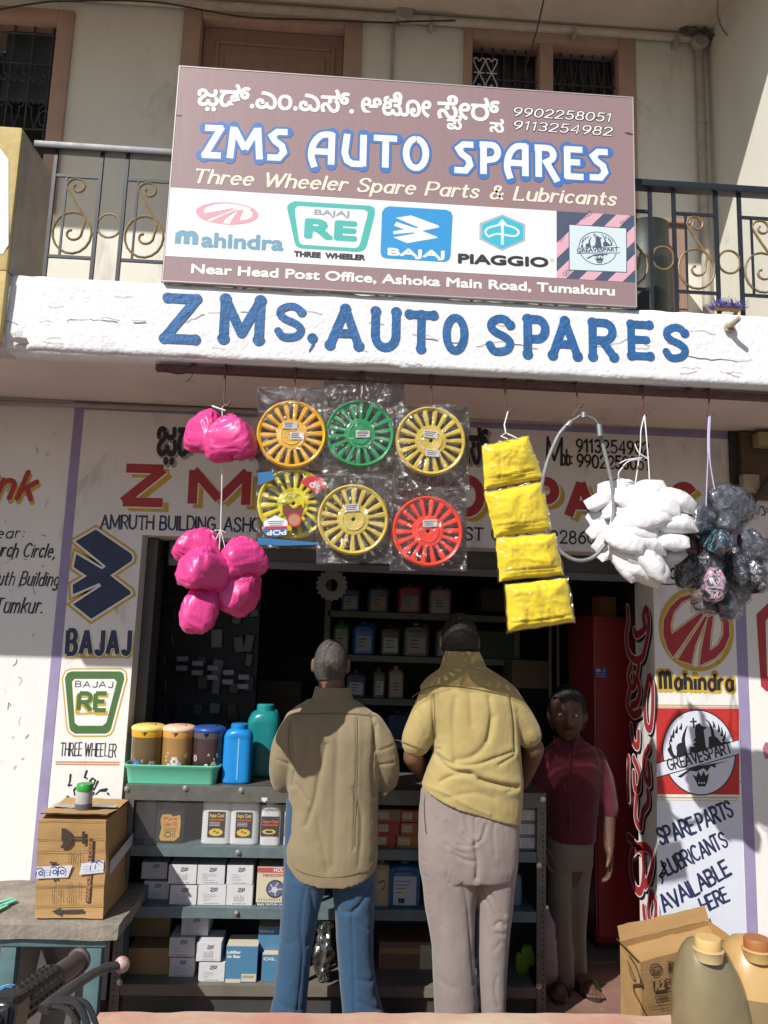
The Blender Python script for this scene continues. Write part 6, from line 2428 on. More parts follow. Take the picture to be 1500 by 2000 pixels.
def jug(px_, wd, capc, bodyc, liq, lab, Y, hp, flower):
    c = Vector((W(px_, 1500, Y).x, Y+pxw(wd, Y)/2, tz+.007))
    r = pxw(wd, Y)/2
    h = hp
    t = thing('plastic_jug', lab, 'jug', c, 'lidded jugs in the green tray')
    T = Matrix.Translation(c)
    mb = MB()
    mb.lathe([(r*.90, 0), (r*.93, .004), (r*.955, h*.5), (r*.97, h*.78)], 40, T)
    bo = part('body', mb, mat('jug_'+lab.split()[0], bodyc, .18, mottle=.15, mscale=10, trans=.0, coat=.6), t, smooth=True)
    mb = MB()
    mb.lathe([(r*.971, h*.775), (r*.985, h*.80), (r*1.0, h*.86), (r*1.0, h*.885)], 40, T)
    part('collar', mb, mat('jug_collar_'+lab.split()[0], liq, .3), t, smooth=True)
    mb = MB()
    mb.lathe([(r*1.0, h*.886), (r*1.03, h*.90), (r*1.035, h*.935), (r*.98, h*.96), (r*.8, h*.985), (r*.4, h*1.0), (0, h*1.004)], 40, T)
    ld_ = part('lid', mb, plastic('lid_'+lab.split()[0], capc, .35), t, smooth=True)
    mb = MB()
    mb.box((c.x+r*.05, c.y-r*.45, c.z+h*.99), (c.x+r*.45, c.y-r*.1, c.z+h*1.012), .003, M=Matrix.Rotation(0, 4, 'Z'))
    part('lid_button', mb, plastic('lid_button_'+lab.split()[0], tuple(v*.55 for v in capc), .4), ld_)
    mb = MB()
    sp_ = [Vector((c.x-r*.25, c.y-r*.97, c.z+h*.88)), Vector((c.x+r*.15, c.y-r*1.0, c.z+h*.88)), Vector((c.x-r*.05, c.y-r*.99, c.z+h*.80)), Vector((c.x-r*.05, c.y-r*1.13, c.z+h*.885))]
    mb.add(sp_, [(0, 1, 3), (0, 3, 2), (1, 2, 3), (0, 2, 1)])
    part('spout', mb, plastic('lid_spout_'+lab.split()[0], tuple(v*.4 for v in capc), .4), t)
    mb = MB()
    mb.tube(spl([(c.x+r*.6, c.y+r*.8, c.z+h*.8), (c.x+r*.95, c.y+r*1.2, c.z+h*.72), (c.x+r*.95, c.y+r*1.2, c.z+h*.4), (c.x+r*.6, c.y+r*.8, c.z+h*.3)], 5), r*.12, 8)
    part('handle', mb, mat('jug_collar_'+lab.split()[0], liq, .3), t, smooth=True)

    def FC(u, v, o):
        a = -pi/2+u
        rr = r*(.93+.04*v/.78)+.0012+o
        return Vector((c.x+rr*cos(a), c.y+rr*sin(a), c.z+v*h))
    D = Multi(FC, bo, 'print')
    rr_ = random.Random(px_)
    for f_ in flower:
        col, u0, v0, s0 = f_
        for k in range(6):
            a = k*pi/3
            D[col, 0].disc((u0+.16*s0*cos(a), v0+.06*s0*sin(a)), .10*s0, .036*s0, 10)
        D.item()
    for k in range(10):
        u, v = rr_.uniform(-.7, .8), rr_.uniform(.14, .5)
        D[flower[-1][0], 0].stroke(spl([(u, v), (u+.06, v+.03), (u+.1, v-.01)], 3), .02)
    D.done()


FBL, FWH, FPK = mat('flower_blue', (.03, .18, .5), .4), mat('flower_white', (.62, .60, .58), .4), mat('flower_lilac', (.4, .33, .42), .4)
jh = hpx(278, 1515, 108, YK+.06)
jug(278, 63, (.82, .60, .16), (.13, .085, .035), (.62, .34, .02), 'amber jug with a yellow lid, left of three in the tray', YK+.035, jh, ((FBL, -.45, .27, 1.1), (FPK, .5, .28, .9)))
jug(339, 62, (.80, .52, .38), (.33, .19, .06), (.62, .32, .08), 'orange jug with a pale pink lid, middle of three in the tray', YK+.035, jh, ((FWH, .0, .36, 1.0), (FPK, .3, .28, .8), (FWH, -.35, .26, .7)))
jug(400, 61, (.025, .07, .28), (.055, .03, .03), (.10, .085, .09), 'dark jug with a blue lid, right of three in the tray', YK+.035, jh, ((FPK, -.75, .42, .7), (FPK, .5, .3, .8), (FWH, .05, .28, .6)))
# blue bottle and teal can
Y = YK+.05
c = Vector((W(459, 1530, Y).x, Y, kz1+.013))
t, bo, FF = bottle(c, pxw(54, Y), .10, hpx(459, 1530, 118, Y), plastic('bright_blue_plastic', (.012, .24, .62), .28), plastic('bright_blue_cap', (.01, .20, .52), .35), 'bright blue plastic bottle standing beside the green tray', shoulder=.74, neck=.42, sq=4, capr=.29)
mb = MB()
mb.box((c.x+.004, c.y-.0015, c.z+.02), (c.x+.009, c.y+.002, c.z+.21))
part('gauge_strip', mb, mat('pale_strip', (.25, .5, .7), .3), t)
Y = YK+.22
c = Vector((W(505, 1500, Y).x, Y, kz1+.013))
t, bo, FF = bottle(c, pxw(62, Y), .14, hpx(500, 1505, 128, Y)*1.12, plastic('teal_plastic', (.01, .20, .21), .25), plastic('teal_cap', (.012, .24, .24), .35), 'teal oil can with a moulded handle behind the blue bottle', shoulder=.70, neck=.40, sq=4, capr=.26, handle=True, lean=.04)
c = W(432, 1450, YK+.33)
t, bo, FF = bottle(Vector((c.x, YK+.33, kz1+.013)), .03, .03, .20, plastic('lime_bottle', (.10, .28, .03)), plastic('green_cap', (.03, .25, .06)), 'small lime green bottle half hidden behind the blue lidded jug')

# ================================================================== INSIDE THE SHOP
YB2 = 5.55
M_INSH = mat('greenish_shelf_steel', (.16, .18, .13), .5, mottle=.3)
sx0_, sx1_ = W(640, 1200, YB2).x, W(1010, 1200, YB2).x
ST = thing('storage_rack', 'steel storage rack with oil cans at the back of the shop', 'shelf', ((sx0_+sx1_)/2, YB2, 0))
rz_ = [W(760, 1196, YB2).z, W(760, 1281, YB2).z, W(760, 1365, YB2).z, W(760, 1450, YB2).z]
for z in rz_:
    mb = MB()
    mb.box((sx0_, YB2, z-.045), (sx1_, YB2+.4, z), .003)
    part('shelf', mb, M_INSH, ST)
for x in (sx0_, sx1_):
    mb = MB()
    mb.box((x-.02, YB2, 0), (x+.02, YB2+.04, 2.4))
    part('upright', mb, M_INSH, ST)
cans = [(683, 0, 38, 52, (.05, .12, .3), 'dark blue oil can on the top rack shelf, leftmost'), (738, 0, 42, 54, (.12, .2, .28), 'grey blue oil can on the top rack shelf'), (800, 0, 48, 60, (.45, .07, .05), 'red oil can on the top rack shelf'), (860, 0, 44, 56, (.55, .42, .4), 'whitish oil can on the top rack shelf'),
        (668, 1, 32, 66, (.06, .25, .05), 'green oil can on the middle rack shelf'), (712, 1, 44, 66, (.03, .14, .42), 'blue oil can with a white label on the middle rack shelf'), (764, 1, 42, 62, (.08, .06, .06), 'black oil can with a reddish label on the middle rack shelf'), (815, 1, 52, 66, (.16, .16, .15), 'large grey oil can on the middle rack shelf'), (875, 1, 44, 62, (.2, .17, .15), 'brownish oil can on the middle rack shelf beside the tall man'),
        (745, 2, 24, 58, (.2, .16, .1), 'small brown bottle on the lowest rack shelf'), (778, 2, 30, 62, (.42, .30, .16), 'bottle with an orange cap on the lowest rack shelf'), (860, 2, 30, 50, (.3, .28, .26), 'pale bottle on the lowest rack shelf'), (700, 2, 40, 52, (.07, .07, .09), 'black can on the lowest rack shelf')]
for i, (px_, sh, wd, hp, col, lab) in enumerate(cans):
    c = Vector((W(px_, 1200, YB2+.04).x, YB2+.04, rz_[sh]+.001))
    t, bo, FF = bottle(c, pxw(wd, YB2), .12, hpx(px_, 1200, hp, YB2), plastic('can_plastic_%d' % i, col), plastic('can_cap_%d' % i, (.5, .2, .02) if i == 10 else tuple(v*.6 for v in col)), lab, name='oil_can' if hp > 58 or wd > 32 else 'bottle', cat='can' if wd > 32 else 'bottle', handle=wd > 40)
    L = Multi(FF, bo, 'label')
    lc = mat('can_label_%d' % i, ((.5, .5, .5), (.45, .35, .3), (.4, .42, .45))[i % 3], .5)
    L[lc, 0].rect(.2, .1, .85, .55)
    for k in range(3):
        L[M_INK, 1].stroke([(.28, .46-k*.1), (.28+.4*random.uniform(.5, 1), .46-k*.1)], .03, False)
    L.done()
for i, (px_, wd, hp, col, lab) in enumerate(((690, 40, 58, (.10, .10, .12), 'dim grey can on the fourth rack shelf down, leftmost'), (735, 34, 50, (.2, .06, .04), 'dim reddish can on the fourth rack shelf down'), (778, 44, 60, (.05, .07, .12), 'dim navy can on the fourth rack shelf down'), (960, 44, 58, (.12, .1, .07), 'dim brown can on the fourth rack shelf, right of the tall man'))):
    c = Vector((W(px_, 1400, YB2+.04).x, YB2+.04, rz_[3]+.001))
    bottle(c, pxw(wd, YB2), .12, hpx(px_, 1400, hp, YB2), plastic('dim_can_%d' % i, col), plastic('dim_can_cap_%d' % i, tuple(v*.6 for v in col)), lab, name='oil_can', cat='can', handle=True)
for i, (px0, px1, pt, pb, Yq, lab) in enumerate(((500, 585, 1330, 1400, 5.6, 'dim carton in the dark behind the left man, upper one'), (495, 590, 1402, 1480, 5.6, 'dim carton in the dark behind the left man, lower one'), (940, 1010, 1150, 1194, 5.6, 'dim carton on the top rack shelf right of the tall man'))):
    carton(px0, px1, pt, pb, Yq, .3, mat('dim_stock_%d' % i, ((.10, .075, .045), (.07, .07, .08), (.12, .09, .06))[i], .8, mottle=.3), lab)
# white toothed disc hanging at the front of the rack
c = W(648, 1143, 5.2)
mb = MB()
n = 36
pol = []
for k in range(n*2):
    a = 2*pi*k/(n*2)
    r = pxw(31, 5.2)*(1 if (k//2) % 2 else .9)
    pol.append((r*cos(a), r*sin(a)))
Mx = Matrix.Translation(c) @ Matrix.Rotation(rad(90), 4, 'X')
inn = [(pxw(12, 5.2)*cos(2*pi*k/(n*2)), pxw(12, 5.2)*sin(2*pi*k/(n*2))) for k in range(n*2)]
vs = [Mx @ Vector((p[0], p[1], z)) for z in (0, .012) for p in pol]+[Mx @ Vector((p[0], p[1], z)) for z in (0, .012) for p in inn]
N = n*2
fs = []
for k in range(N):
    j = (k+1) % N
    fs += [(k, j, N+j, N+k), (2*N+k, 3*N+k, 3*N+j, 2*N+j), (k, 2*N+k, 2*N+j, j), (N+k, N+j, 3*N+j, 3*N+k)]
mb.add(vs, fs)
mb.tube([c+Vector((0, 0, pxw(12, 5.2))), c+Vector((0, 0, .5))], .004, 5)
solo('clutch_disc', mb, mat('pale_disc', (.5, .5, .48), .5), 'pale toothed disc hanging on a wire inside the dark shop', 'disc')
# peg board of small packets on the left
PG = thing('packet_board', 'dark board of small hanging blister packets inside the shop on the left', 'display board', (W(370, 1300, 4.9).x, 4.95, 1.0))
a, b = W(318, 1130, 4.95), W(490, 1520, 4.95)
mb = MB()
mb.box((a.x, 4.95, .6), (b.x, 4.98, a.z+.15))
part('board', mb, M_CDARK, PG)
rp = random.Random(5)
for r in range(7):
    for k in range(6):
        if rp.random() < .22:
            continue
        x = a.x+.05+k*(b.x-a.x-.08)/5+rp.uniform(-.02, .02)
        z = a.z-.02-r*.15+rp.uniform(-.03, .03)
        w_, h_ = rp.uniform(.018, .036), rp.uniform(.05, .12)
        mb = MB()
        mb.box((x-w_, 4.90, z-h_), (x+w_, 4.925+rp.uniform(0, .015), z), .006, M=Matrix.Translation((x, 0, z)) @ Matrix.Rotation(rp.uniform(-.2, .2), 4, 'Y') @ Matrix.Translation((-x, 0, -z)))
        part('packet', mb, mat('blister_%d' % ((r*5+k*3) % 5), ((.05, .05, .07), (.10, .10, .12), (.08, .04, .04), (.04, .05, .08), (.20, .20, .22))[(r*5+k*3) % 5], .3), PG)
mb = MB()
for k in range(5):
    p = W(355+k*30, 1285+k*9, 4.7)
    mb.box((p.x-.03, 4.7, p.z-.02), (p.x+.035, 4.74, p.z+.01), .004)
    mb.box((p.x-.03, 4.7, p.z-.075), (p.x+.035, 4.74, p.z-.045), .004)
solo('packet_strip', mb, mat('foil_blister', (.35, .35, .38), .3, mottle=.3, mscale=40), 'strip of small pale foil packets hanging in the dark at the left', 'packet strip')
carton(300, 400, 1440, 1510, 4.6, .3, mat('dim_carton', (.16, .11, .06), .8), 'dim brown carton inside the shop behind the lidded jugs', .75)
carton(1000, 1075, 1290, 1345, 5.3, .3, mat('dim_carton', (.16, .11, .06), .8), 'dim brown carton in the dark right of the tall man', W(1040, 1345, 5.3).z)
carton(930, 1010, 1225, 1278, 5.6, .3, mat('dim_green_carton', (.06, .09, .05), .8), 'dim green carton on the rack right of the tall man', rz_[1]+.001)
# red steel cupboard
YG = 4.45
c0, c1 = W(1159, 1203, YG), W(1250, 1900, YG)
CB = thing('steel_cupboard', 'tall red steel cupboard inside the doorway on the right', 'cupboard', ((c0.x+XB)/2, YG, 0))
mb = MB()
mb.box((c0.x, YG, .04), (XB-.02, YG+.5, c0.z), .006)
part('carcass', mb, mat('red_enamel', (.30, .022, .028), .4, mottle=.2, mscale=4), CB, smooth=True)
mb = MB()
mb.box((c0.x+.02, YG+.02, 0), (XB-.04, YG+.48, .039))
part('base', mb, M_CDARK, CB)
mb = MB()
mb.box((c0.x+.012, YG-.012, .07), (c0.x+.36, YG-.0005, c0.z-.03), .003)
dr_ = part('door', mb, mat('red_enamel', (.26, .02, .025), .4), CB)
mb = MB()
q = W(1173, 1314, YG-.013)
mb.box((q.x-.035, YG-.0142, q.z-.03), (q.x+.04, YG-.0122, q.z+.03))
st_ = part('sticker', mb, mat('blue_sticker', (.045, .07, .25), .5), CB)
F_ = Flat(front(YG-.0142), .0006)
F_.font('B-1', (q.x-.024, q.z+.006), (q.x+.024, q.z+.006), .016, grow=.0008)
for k in range(3):
    F_.stroke([(q.x-.03, q.z-.003-k*.009), (q.x+.03, q.z-.003-k*.009)], .0016, False)
F_.done('print', M_STICK, st_)
# things on top of the cupboard and a wooden shelf
c = W(1188, 1180, 4.6)
carton(1172, 1204, 1160, 1200, 4.6, .15, mat('orange_brown_box', (.3, .13, .04), .6), 'orange brown box on top of the red cupboard', c0.z)
mb = MB()
for px_, r_ in ((1075, .012), (1090, .01)):
    p = W(px_, 1230, 5.0)
    mb.tube([(p.x, 5.0, p.z+.15), (p.x, 5.0, p.z-.45)], r_, 8)
solo('hanging_tube', mb, mat('dark_brown_tube', (.12, .09, .05), .5), 'pair of dull tubes hanging in the dark behind the third man', 'tube', smooth=True)

# meter board at the right edge of the front wall
a, b = W(1448, 842, YW-.06), W(1530, 968, YW-.06)
MT = thing('meter_board', 'dark wooden meter board with a pale switch box on the wall at the right edge', 'meter board', ((a.x+b.x)/2, YW, b.z))
mb = MB()
mb.box((a.x, YW-.05, b.z-.02), (b.x+.2, YW-.003, a.z), .004)
part('board', mb, mat('old_dark_wood', (.12, .075, .045), .7, mottle=.4, mscale=14, stretch=(1, 1, 5)), MT)
mb = MB()
p, q = W(1452, 925, YW-.1), W(1485, 962, YW-.1)
mb.box((p.x, YW-.10, q.z), (q.x, YW-.051, p.z), .006)
part('switch_box', mb, mat('cream_switch_box', (.42, .34, .24), .5, mottle=.2), MT, smooth=True)
mb = MB()
p, q = W(1482, 842, YW-.12), W(1540, 872, YW-.12)
mb.box((p.x, YW-.12, q.z), (q.x, YW-.051, p.z), .006)
part('meter', mb, mat('yellowed_meter', (.40, .36, .20), .4, mottle=.3), MT, smooth=True)
mb = MB()
mb.box((W(1424, 835, YW-.02).x, YW-.02, W(1430, 965, YW).z), (W(1446, 835, YW-.02).x, YW-.004, W(1430, 832, YW).z), .003)
part('side_strip', mb, mat('black_strip', (.03, .028, .028), .7), MT)
mb = MB()
mb.tube([W(1455, 1020, YW-.05), W(1470, 985, YW-.08), W(1500, 935, YW-.14), W(1530, 890, YW-.2)], .012, 8)
solo('support_strut', mb, mat('black_strut', (.025, .025, .025), .6), 'black slanting strut fixed to the wall below the meter board', 'strut', smooth=True)

# ================================================================== PEOPLE
import numpy as np


def fuse(mb, voxel, it=3, lam=.5):
    """melt closed pieces into one continuous skin and relax it"""
    me = bpy.data.meshes.new('t')
    me.from_pydata([tuple(p) for p in mb.v], [], mb.f)
    o = bpy.data.objects.new('t', me)
    COL.objects.link(o)
    r = o.modifiers.new('r', 'REMESH')
    r.mode = 'VOXEL'
    r.voxel_size = voxel
    dg = bpy.context.evaluated_depsgraph_get()
    em = bpy.data.meshes.new_from_object(o.evaluated_get(dg))
    n = len(em.vertices)
    co = np.empty(n*3)
    em.vertices.foreach_get('co', co)
    co = co.reshape(-1, 3)
    ed = np.empty(len(em.edges)*2, dtype=int)
    em.edges.foreach_get('vertices', ed)
    ed = ed.reshape(-1, 2)
    fs = [tuple(p.vertices) for p in em.polygons]
    bpy.data.objects.remove(o)
    bpy.data.meshes.remove(em)
    bpy.data.meshes.remove(me)
    deg = np.bincount(ed.ravel(), minlength=n)[:, None].astype(float)
    for k in range(it):
        s = np.zeros_like(co)
        np.add.at(s, ed[:, 0], co[ed[:, 1]])
        np.add.at(s, ed[:, 1], co[ed[:, 0]])
        co += lam*(s/np.maximum(deg, 1)-co)
    out = MB()
    out.v = [Vector(p) for p in co]
    out.f = fs
    return out


def vnormals(mb):
    co = np.array([tuple(p) for p in mb.v])
    f = np.array([q if len(q) == 4 else (*q, q[-1]) for q in mb.f])
    a = co[f[:, 2]]-co[f[:, 0]]
    b = co[f[:, 3]]-co[f[:, 1]]
    nn = np.cross(a, b)
    vn = np.zeros_like(co)
    for k in range(4):
        np.add.at(vn, f[:, k], nn)
    vn /= np.maximum(np.linalg.norm(vn, axis=1)[:, None], 1e-12)
    ctr = co.mean(0)
    if (vn*(co-ctr)).sum() < 0:
        vn = -vn
    return co, vn


def drape(mb, folds, Y, amp_noise=.004, ns=9, seed=0, stretch=(1, 1, .5), k=1):
    kk = k
    """press creases into the cloth: folds = list of (polyline in pixels, width, depth)"""
    co, vn = vnormals(mb)
    d = np.zeros(len(co))
    for pl_, w, a in folds:
        P = [W(p[0], p[1], Y) for p in pl_]
        P = [(p.x, p.z) for p in P]
        P = spl(P, 6)
        best = np.full(len(co), 1e9)
        for i in range(len(P)-1):
            p0, p1 = np.array(P[i]), np.array(P[i+1])
            e = p1-p0
            L2 = (e*e).sum()+1e-12
            t = np.clip(((co[:, [0, 2]]-p0)@e)/L2, 0, 1)
            q = p0+t[:, None]*e
            best = np.minimum(best, np.hypot(co[:, 0]-q[:, 0], co[:, 2]-q[:, 1]))
        back = np.clip(-vn[:, 1]*2, 0, 1)
        # a crease with a raised lip beside it
        d += kk*back*(-.62*a*np.exp(-(best/(.58*w))**2)+.16*a*np.exp(-((best-2*w)/(1.3*w))**2))
    for i in range(len(co)):
        q = Vector((co[i, 0]*stretch[0], co[i, 1]*stretch[1], co[i, 2]*stretch[2]))*ns+Vector((seed, seed*2, 0))
        d[i] += amp_noise*(noise.noise(q)+.5*noise.noise(q*2.3)+.35*(.5-abs(noise.noise(q*4.1)))+.12*noise.noise(q*9))
    co = co+vn*d[:, None]
    mb.v = [Vector(p) for p in co]
    return mb


def ell(c, rx, ry, n=36, e=2.3, yaw=0, zf=None):
    o = []
    for k in range(n):
        a = 2*pi*k/n
        x = abs(cos(a))**(2/e)*(1 if cos(a) >= 0 else -1)*rx
        y = abs(sin(a))**(2/e)*(1 if sin(a) >= 0 else -1)*ry
        z = zf(a) if zf else 0
        o.append(Vector((c[0]+x*cos(yaw)-y*sin(yaw), c[1]+x*sin(yaw)+y*cos(yaw), c[2]+z)))
    return o


def rpx(x0, x1, y, Y, dep, **k):
    a, b = W(x0, y, Y), W(x1, y, Y)
    return ell(((a.x+b.x)/2, Y, (a.z+b.z)/2), (b.x-a.x)/2, dep, **k)


def limb(mb, pts, flat=1.0, seg=16):
    """pts: (point, radius)"""
    P = spl([(*p, r) for p, r in pts], 6)
    mb.tube([Vector(p[:3]) for p in P], [p[3] for p in P], seg, flat=flat)
    for p in (P[0], P[-1]):
        bm = bmesh.new()
        bmesh.ops.create_uvsphere(bm, u_segments=14, v_segments=8, radius=p[3]*.98, matrix=Matrix.Translation(p[:3]))
        mb.bm(bm)


def blob(mb, c, r, M=None):
    bm = bmesh.new()
    bmesh.ops.create_uvsphere(bm, u_segments=20, v_segments=12, radius=1)
    T = Matrix.Translation(c) @ (M or Matrix()) @ Matrix.Diagonal((*r, 1))
    bm.transform(T)
    mb.bm(bm)


def head_pt(u, v, s):
    """u: angle round (0 = face, looking along -y), v: -1 (chin) .. 1 (crown). Local coordinates, metres"""
    ph = v*pi/2
    x = sin(u)*cos(ph)*.074
    y = -cos(u)*cos(ph)*.094
    z = sin(ph)*.118
    f = max(0, cos(u))*cos(ph)
    if z < 0:
        t = -z/.118
        x *= 1-.30*t*t
        y *= 1-.10*t
        if y > 0:
            y *= 1-.45*t
    g = lambda cx, cz, w, h: math.exp(-((x-cx)/w)**2-((z-cz)/h)**2)
    if f > .2:
        y -= .020*g(0, -.022, .012, .014)+.011*g(0, .002, .008, .024)      # nose
        y += .009*(g(-.029, .010, .016, .010)+g(.029, .010, .016, .010))     # sockets
        y -= .006*(g(-.028, .030, .022, .007)+g(.028, .030, .022, .007))     # brows
        y -= .007*g(0, -.060, .020, .006)+.007*g(0, -.071, .018, .006)       # lips
        y += .004*g(0, -.0655, .022, .002)
        y -= .008*g(0, -.100, .020, .013)                                     # chin
        y -= .006*(g(-.045, -.02, .016, .018)+g(.045, -.02, .016, .018))      # cheeks
    return Vector((x, y, z))*s


def head_mesh(M, s=1.0):
    mb = MB()
    nu, nv = 56, 44
    R = [[M @ head_pt(2*pi*k/nu, -1+2*(i+.02)/(nv+.04), s) for k in range(nu)] for i in range(nv+1)]
    mb.rings(R)
    for sx in (-1, 1):
        blob(mb, M @ (Vector((sx*.077, .008, -.004))*s), (.011*s, .020*s, .031*s), M.to_3x3().to_4x4() @ Matrix.Rotation(rad(12*sx), 4, 'Z'))
        blob(mb, M @ (Vector((sx*.080, .016, .006))*s), (.007*s, .010*s, .022*s), M.to_3x3().to_4x4() @ Matrix.Rotation(rad(30*sx), 4, 'Z'))
    return mb


def hair_mesh(M, s, test, thick=.007, seed=1):
    mb = MB()
    nu, nv = 96, 72
    idx = {}

    def inside(u, v):
        return test(u if u <= pi else u-2*pi, v)
    for sh in (0, 1):
        for i in range(nv+1):
            for k in range(nu):
                u, v = 2*pi*k/nu, -1+2*i/nv
                p = head_pt(u, v, s)
                if sh:
                    n_ = Vector((p.x/.074**2, p.y/.094**2, p.z/.118**2)).normalized()
                    p = p+n_*(thick*(.8+.35*noise.noise(p*40+Vector((seed, 0, 0)))+.2*noise.noise(p*110)))
                idx[sh, i, k] = len(mb.v)
                mb.v.append(M @ p)
    for i in range(nv):
        for k in range(nu):
            k2 = (k+1) % nu
            um = 2*pi*(k+.5)/nu
            vm = -1+2*(i+.5)/nv
            if inside(um, vm):
                mb.f.append((idx[1, i, k], idx[1, i, k2], idx[1, i+1, k2], idx[1, i+1, k]))
                for (di, dk, a, b) in ((-1, 0, (i, k), (i, k2)), (1, 0, (i+1, k2), (i+1, k)), (0, -1, (i+1, k), (i, k)), (0, 1, (i, k2), (i+1, k2))):
                    u2, v2 = um+dk*2*pi/nu, vm+di*2/nv
                    u2 %= 2*pi
                    if not inside(u2, v2):
                        mb.f.append((idx[1, a[0], a[1]], idx[1, b[0], b[1]], idx[0, b[0], b[1]], idx[0, a[0], a[1]]))
    return mb


def hand(mb, wrist, d, up, side, s=1.0, curl=.5):
    """palm, four unequal bent fingers and a thumb. d: pointing direction, up: back of the hand, side: towards the thumb"""
    d, up, side = Vector(d).normalized(), Vector(up).normalized(), Vector(side).normalized()
    w = Vector(wrist)
    Rm = Matrix((side, d, up)).transposed().to_4x4()
    blob(mb, w+d*.048*s, (.040*s, .052*s, .016*s), Rm)
    blob(mb, w+d*.015*s, (.029*s, .03*s, .019*s), Rm)
    for k, (off, ln) in enumerate(((.029, .070), (.010, .078), (-.010, .073), (-.028, .058))):
        b = w+d*.085*s+side*off*s
        p = [b-d*.03*s, b]
        dd = d.copy()
        for j, fr in enumerate((.45, .32, .23)):
            ang = curl*(.55+.25*j)
            dd = (d*cos(ang*(j+1)*.8)-up*sin(ang*(j+1)*.8)).normalized()
            p.append(p[-1]+dd*ln*fr*s)
        rr = [.0095*s, .0092*s, .0086*s, .0080*s, .0068*s]
        limb(mb, list(zip([tuple(q) for q in p], rr)), seg=8)
    t0 = w+d*.025*s+side*.026*s
    t1 = t0+(side*.75+d*.65-up*.25).normalized()*.036*s
    t2 = t1+(side*.35+d*.9-up*.35).normalized()*.030*s
    limb(mb, [(tuple(w+d*.012*s+side*.010*s), .013*s), (tuple(t0), .012*s), (tuple(t1), .0105*s), (tuple(t2), .0078*s)], seg=8)


def foot(mb, ank, yaw, s=1.0):
    f = Vector((sin(yaw), cos(yaw), 0))
    r = Vector((cos(yaw), -sin(yaw), 0))
    a = Vector(ank)
    limb(mb, [(tuple(a), .038*s), (tuple(a-f*.025+Vector((0, 0, -.035))), .036*s), (tuple(a+f*.05+Vector((0, 0, -.045))), .036*s), (tuple(a+f*.12+Vector((0, 0, -.058))), .030*s)], flat=.9, seg=14)
    for k, (o, l, rr) in enumerate(((-.030, .062, .013), (-.010, .060, .010), (.008, .054, .0095), (.022, .046, .009), (.034, .036, .0085))):
        b = a+f*.125+r*o+Vector((0, 0, -.070))
        limb(mb, [(tuple(b-f*.02), .012), (tuple(b+f*l*.6), rr), (tuple(b+f*l), rr*.8)], seg=8)


def sandal(ank, yaw):
    f = Vector((sin(yaw), cos(yaw), 0))
    r = Vector((cos(yaw), -sin(yaw), 0))
    a = Vector(ank)
    mb = MB()
    out = [a+f*(-.06+.27*(1-cos(t))/2)+r*(.045*sin(t)*(1+.15*sin(t/2))) for t in [2*pi*k/24 for k in range(24)]]
    out = []
    for k in range(24):
        t = 2*pi*k/24
        out.append(a+f*(.065-.14*cos(t))+r*(.046*sin(t)*(1.0-.15*cos(t))))
    lo = [Vector((p.x, p.y, .001)) for p in out]
    hi = [Vector((p.x, p.y, .016)) for p in out]
    mb.rings([lo, hi])
    for q in (.06, .12):
        c = a+f*q
        pts = [c+r*.05*cos(t)+Vector((0, 0, .012+.055*sin(t)-(.0+a.z*0))) for t in [pi*k/8 for k in range(9)]]
        mb.tube([Vector((p.x, p.y, p.z)) for p in pts], .006, 6, flat=.5)
    return mb


def cloth(name, col, wb=260, mott=.1):
    m = mat(name, col, .85, mottle=mott, mscale=7, bump=.5, bscale=26, bumpdist=.0055, spec=.2, sheen=.25, stretch=(1, 1, .8))
    return m


SKIN = mat('brown_skin', (.17, .085, .052), .5, mottle=.18, mscale=16, bump=.2, bscale=180, spec=.4)
SKIN2 = mat('dark_brown_skin', (.12, .060, .038), .5, mottle=.18, mscale=16, bump=.2, bscale=180, spec=.4)
HAIRB = mat('black_hair', (.010, .009, .008), .55, mottle=.4, mscale=60, bump=.9, bscale=260, bumpdist=.004)
HAIRG = mat('thin_grey_hair', (.028, .026, .025), .6, col2=(.10, .085, .075), mottle=.5, mscale=70, bump=.9, bscale=260, bumpdist=.004)
KH1, KH2 = cloth('khaki_shirt_cloth', (.245, .195, .115)), cloth('mustard_khaki_shirt_cloth', (.40, .31, .125))
TR1, TR2 = cloth('blue_trouser_cloth', (.032, .078, .145), 300, .18), cloth('grey_mauve_trouser_cloth', (.25, .205, .19), 300, .08)
SH3, TR3 = cloth('dark_red_shirt_cloth', (.095, .012, .022)), cloth('brown_grey_trouser_cloth', (.19, .15, .11))
SAND = mat('dark_sandal', (.03, .022, .018), .6)
BTN = mat('seam_thread', (.16, .12, .06), .9)


def person(name_label, loc):
    return thing('person', name_label, 'person', loc, None)


def seam(F_pts, m, parent, r=.0012, nm='seam'):
    mb = MB()
    mb.tube(F_pts, r, 5)
    return part(nm, mb, m, parent)


def on_back(mbv, pts, Y, off=.001):
    """lay a traced line onto the back of a garment"""
    co = np.array([tuple(p) for p in mbv.v])
    o = []
    for p in spl(pts, 5):
        w_ = W(p[0], p[1], Y)
        dd = (co[:, 0]-w_.x)**2+(co[:, 2]-w_.z)**2
        k = np.argsort(dd)[:40]
        y = co[k, 1].min()
        o.append(Vector((w_.x, y-off, w_.z)))
    return o


def trousers(rows_hip, legL, legR, Y, YL, YR_):
    """rows: (xl, xr, y, depth)"""
    mb = MB()
    mb.rings([rpx(*r[:3], Y, r[3], e=2.4) for r in rows_hip])
    mb.rings([rpx(*r[:3], YL+r[4], r[3], e=2.2) for r in legL])
    mb.rings([rpx(*r[:3], YR_+r[4], r[3], e=2.2) for r in legR])
    return mb


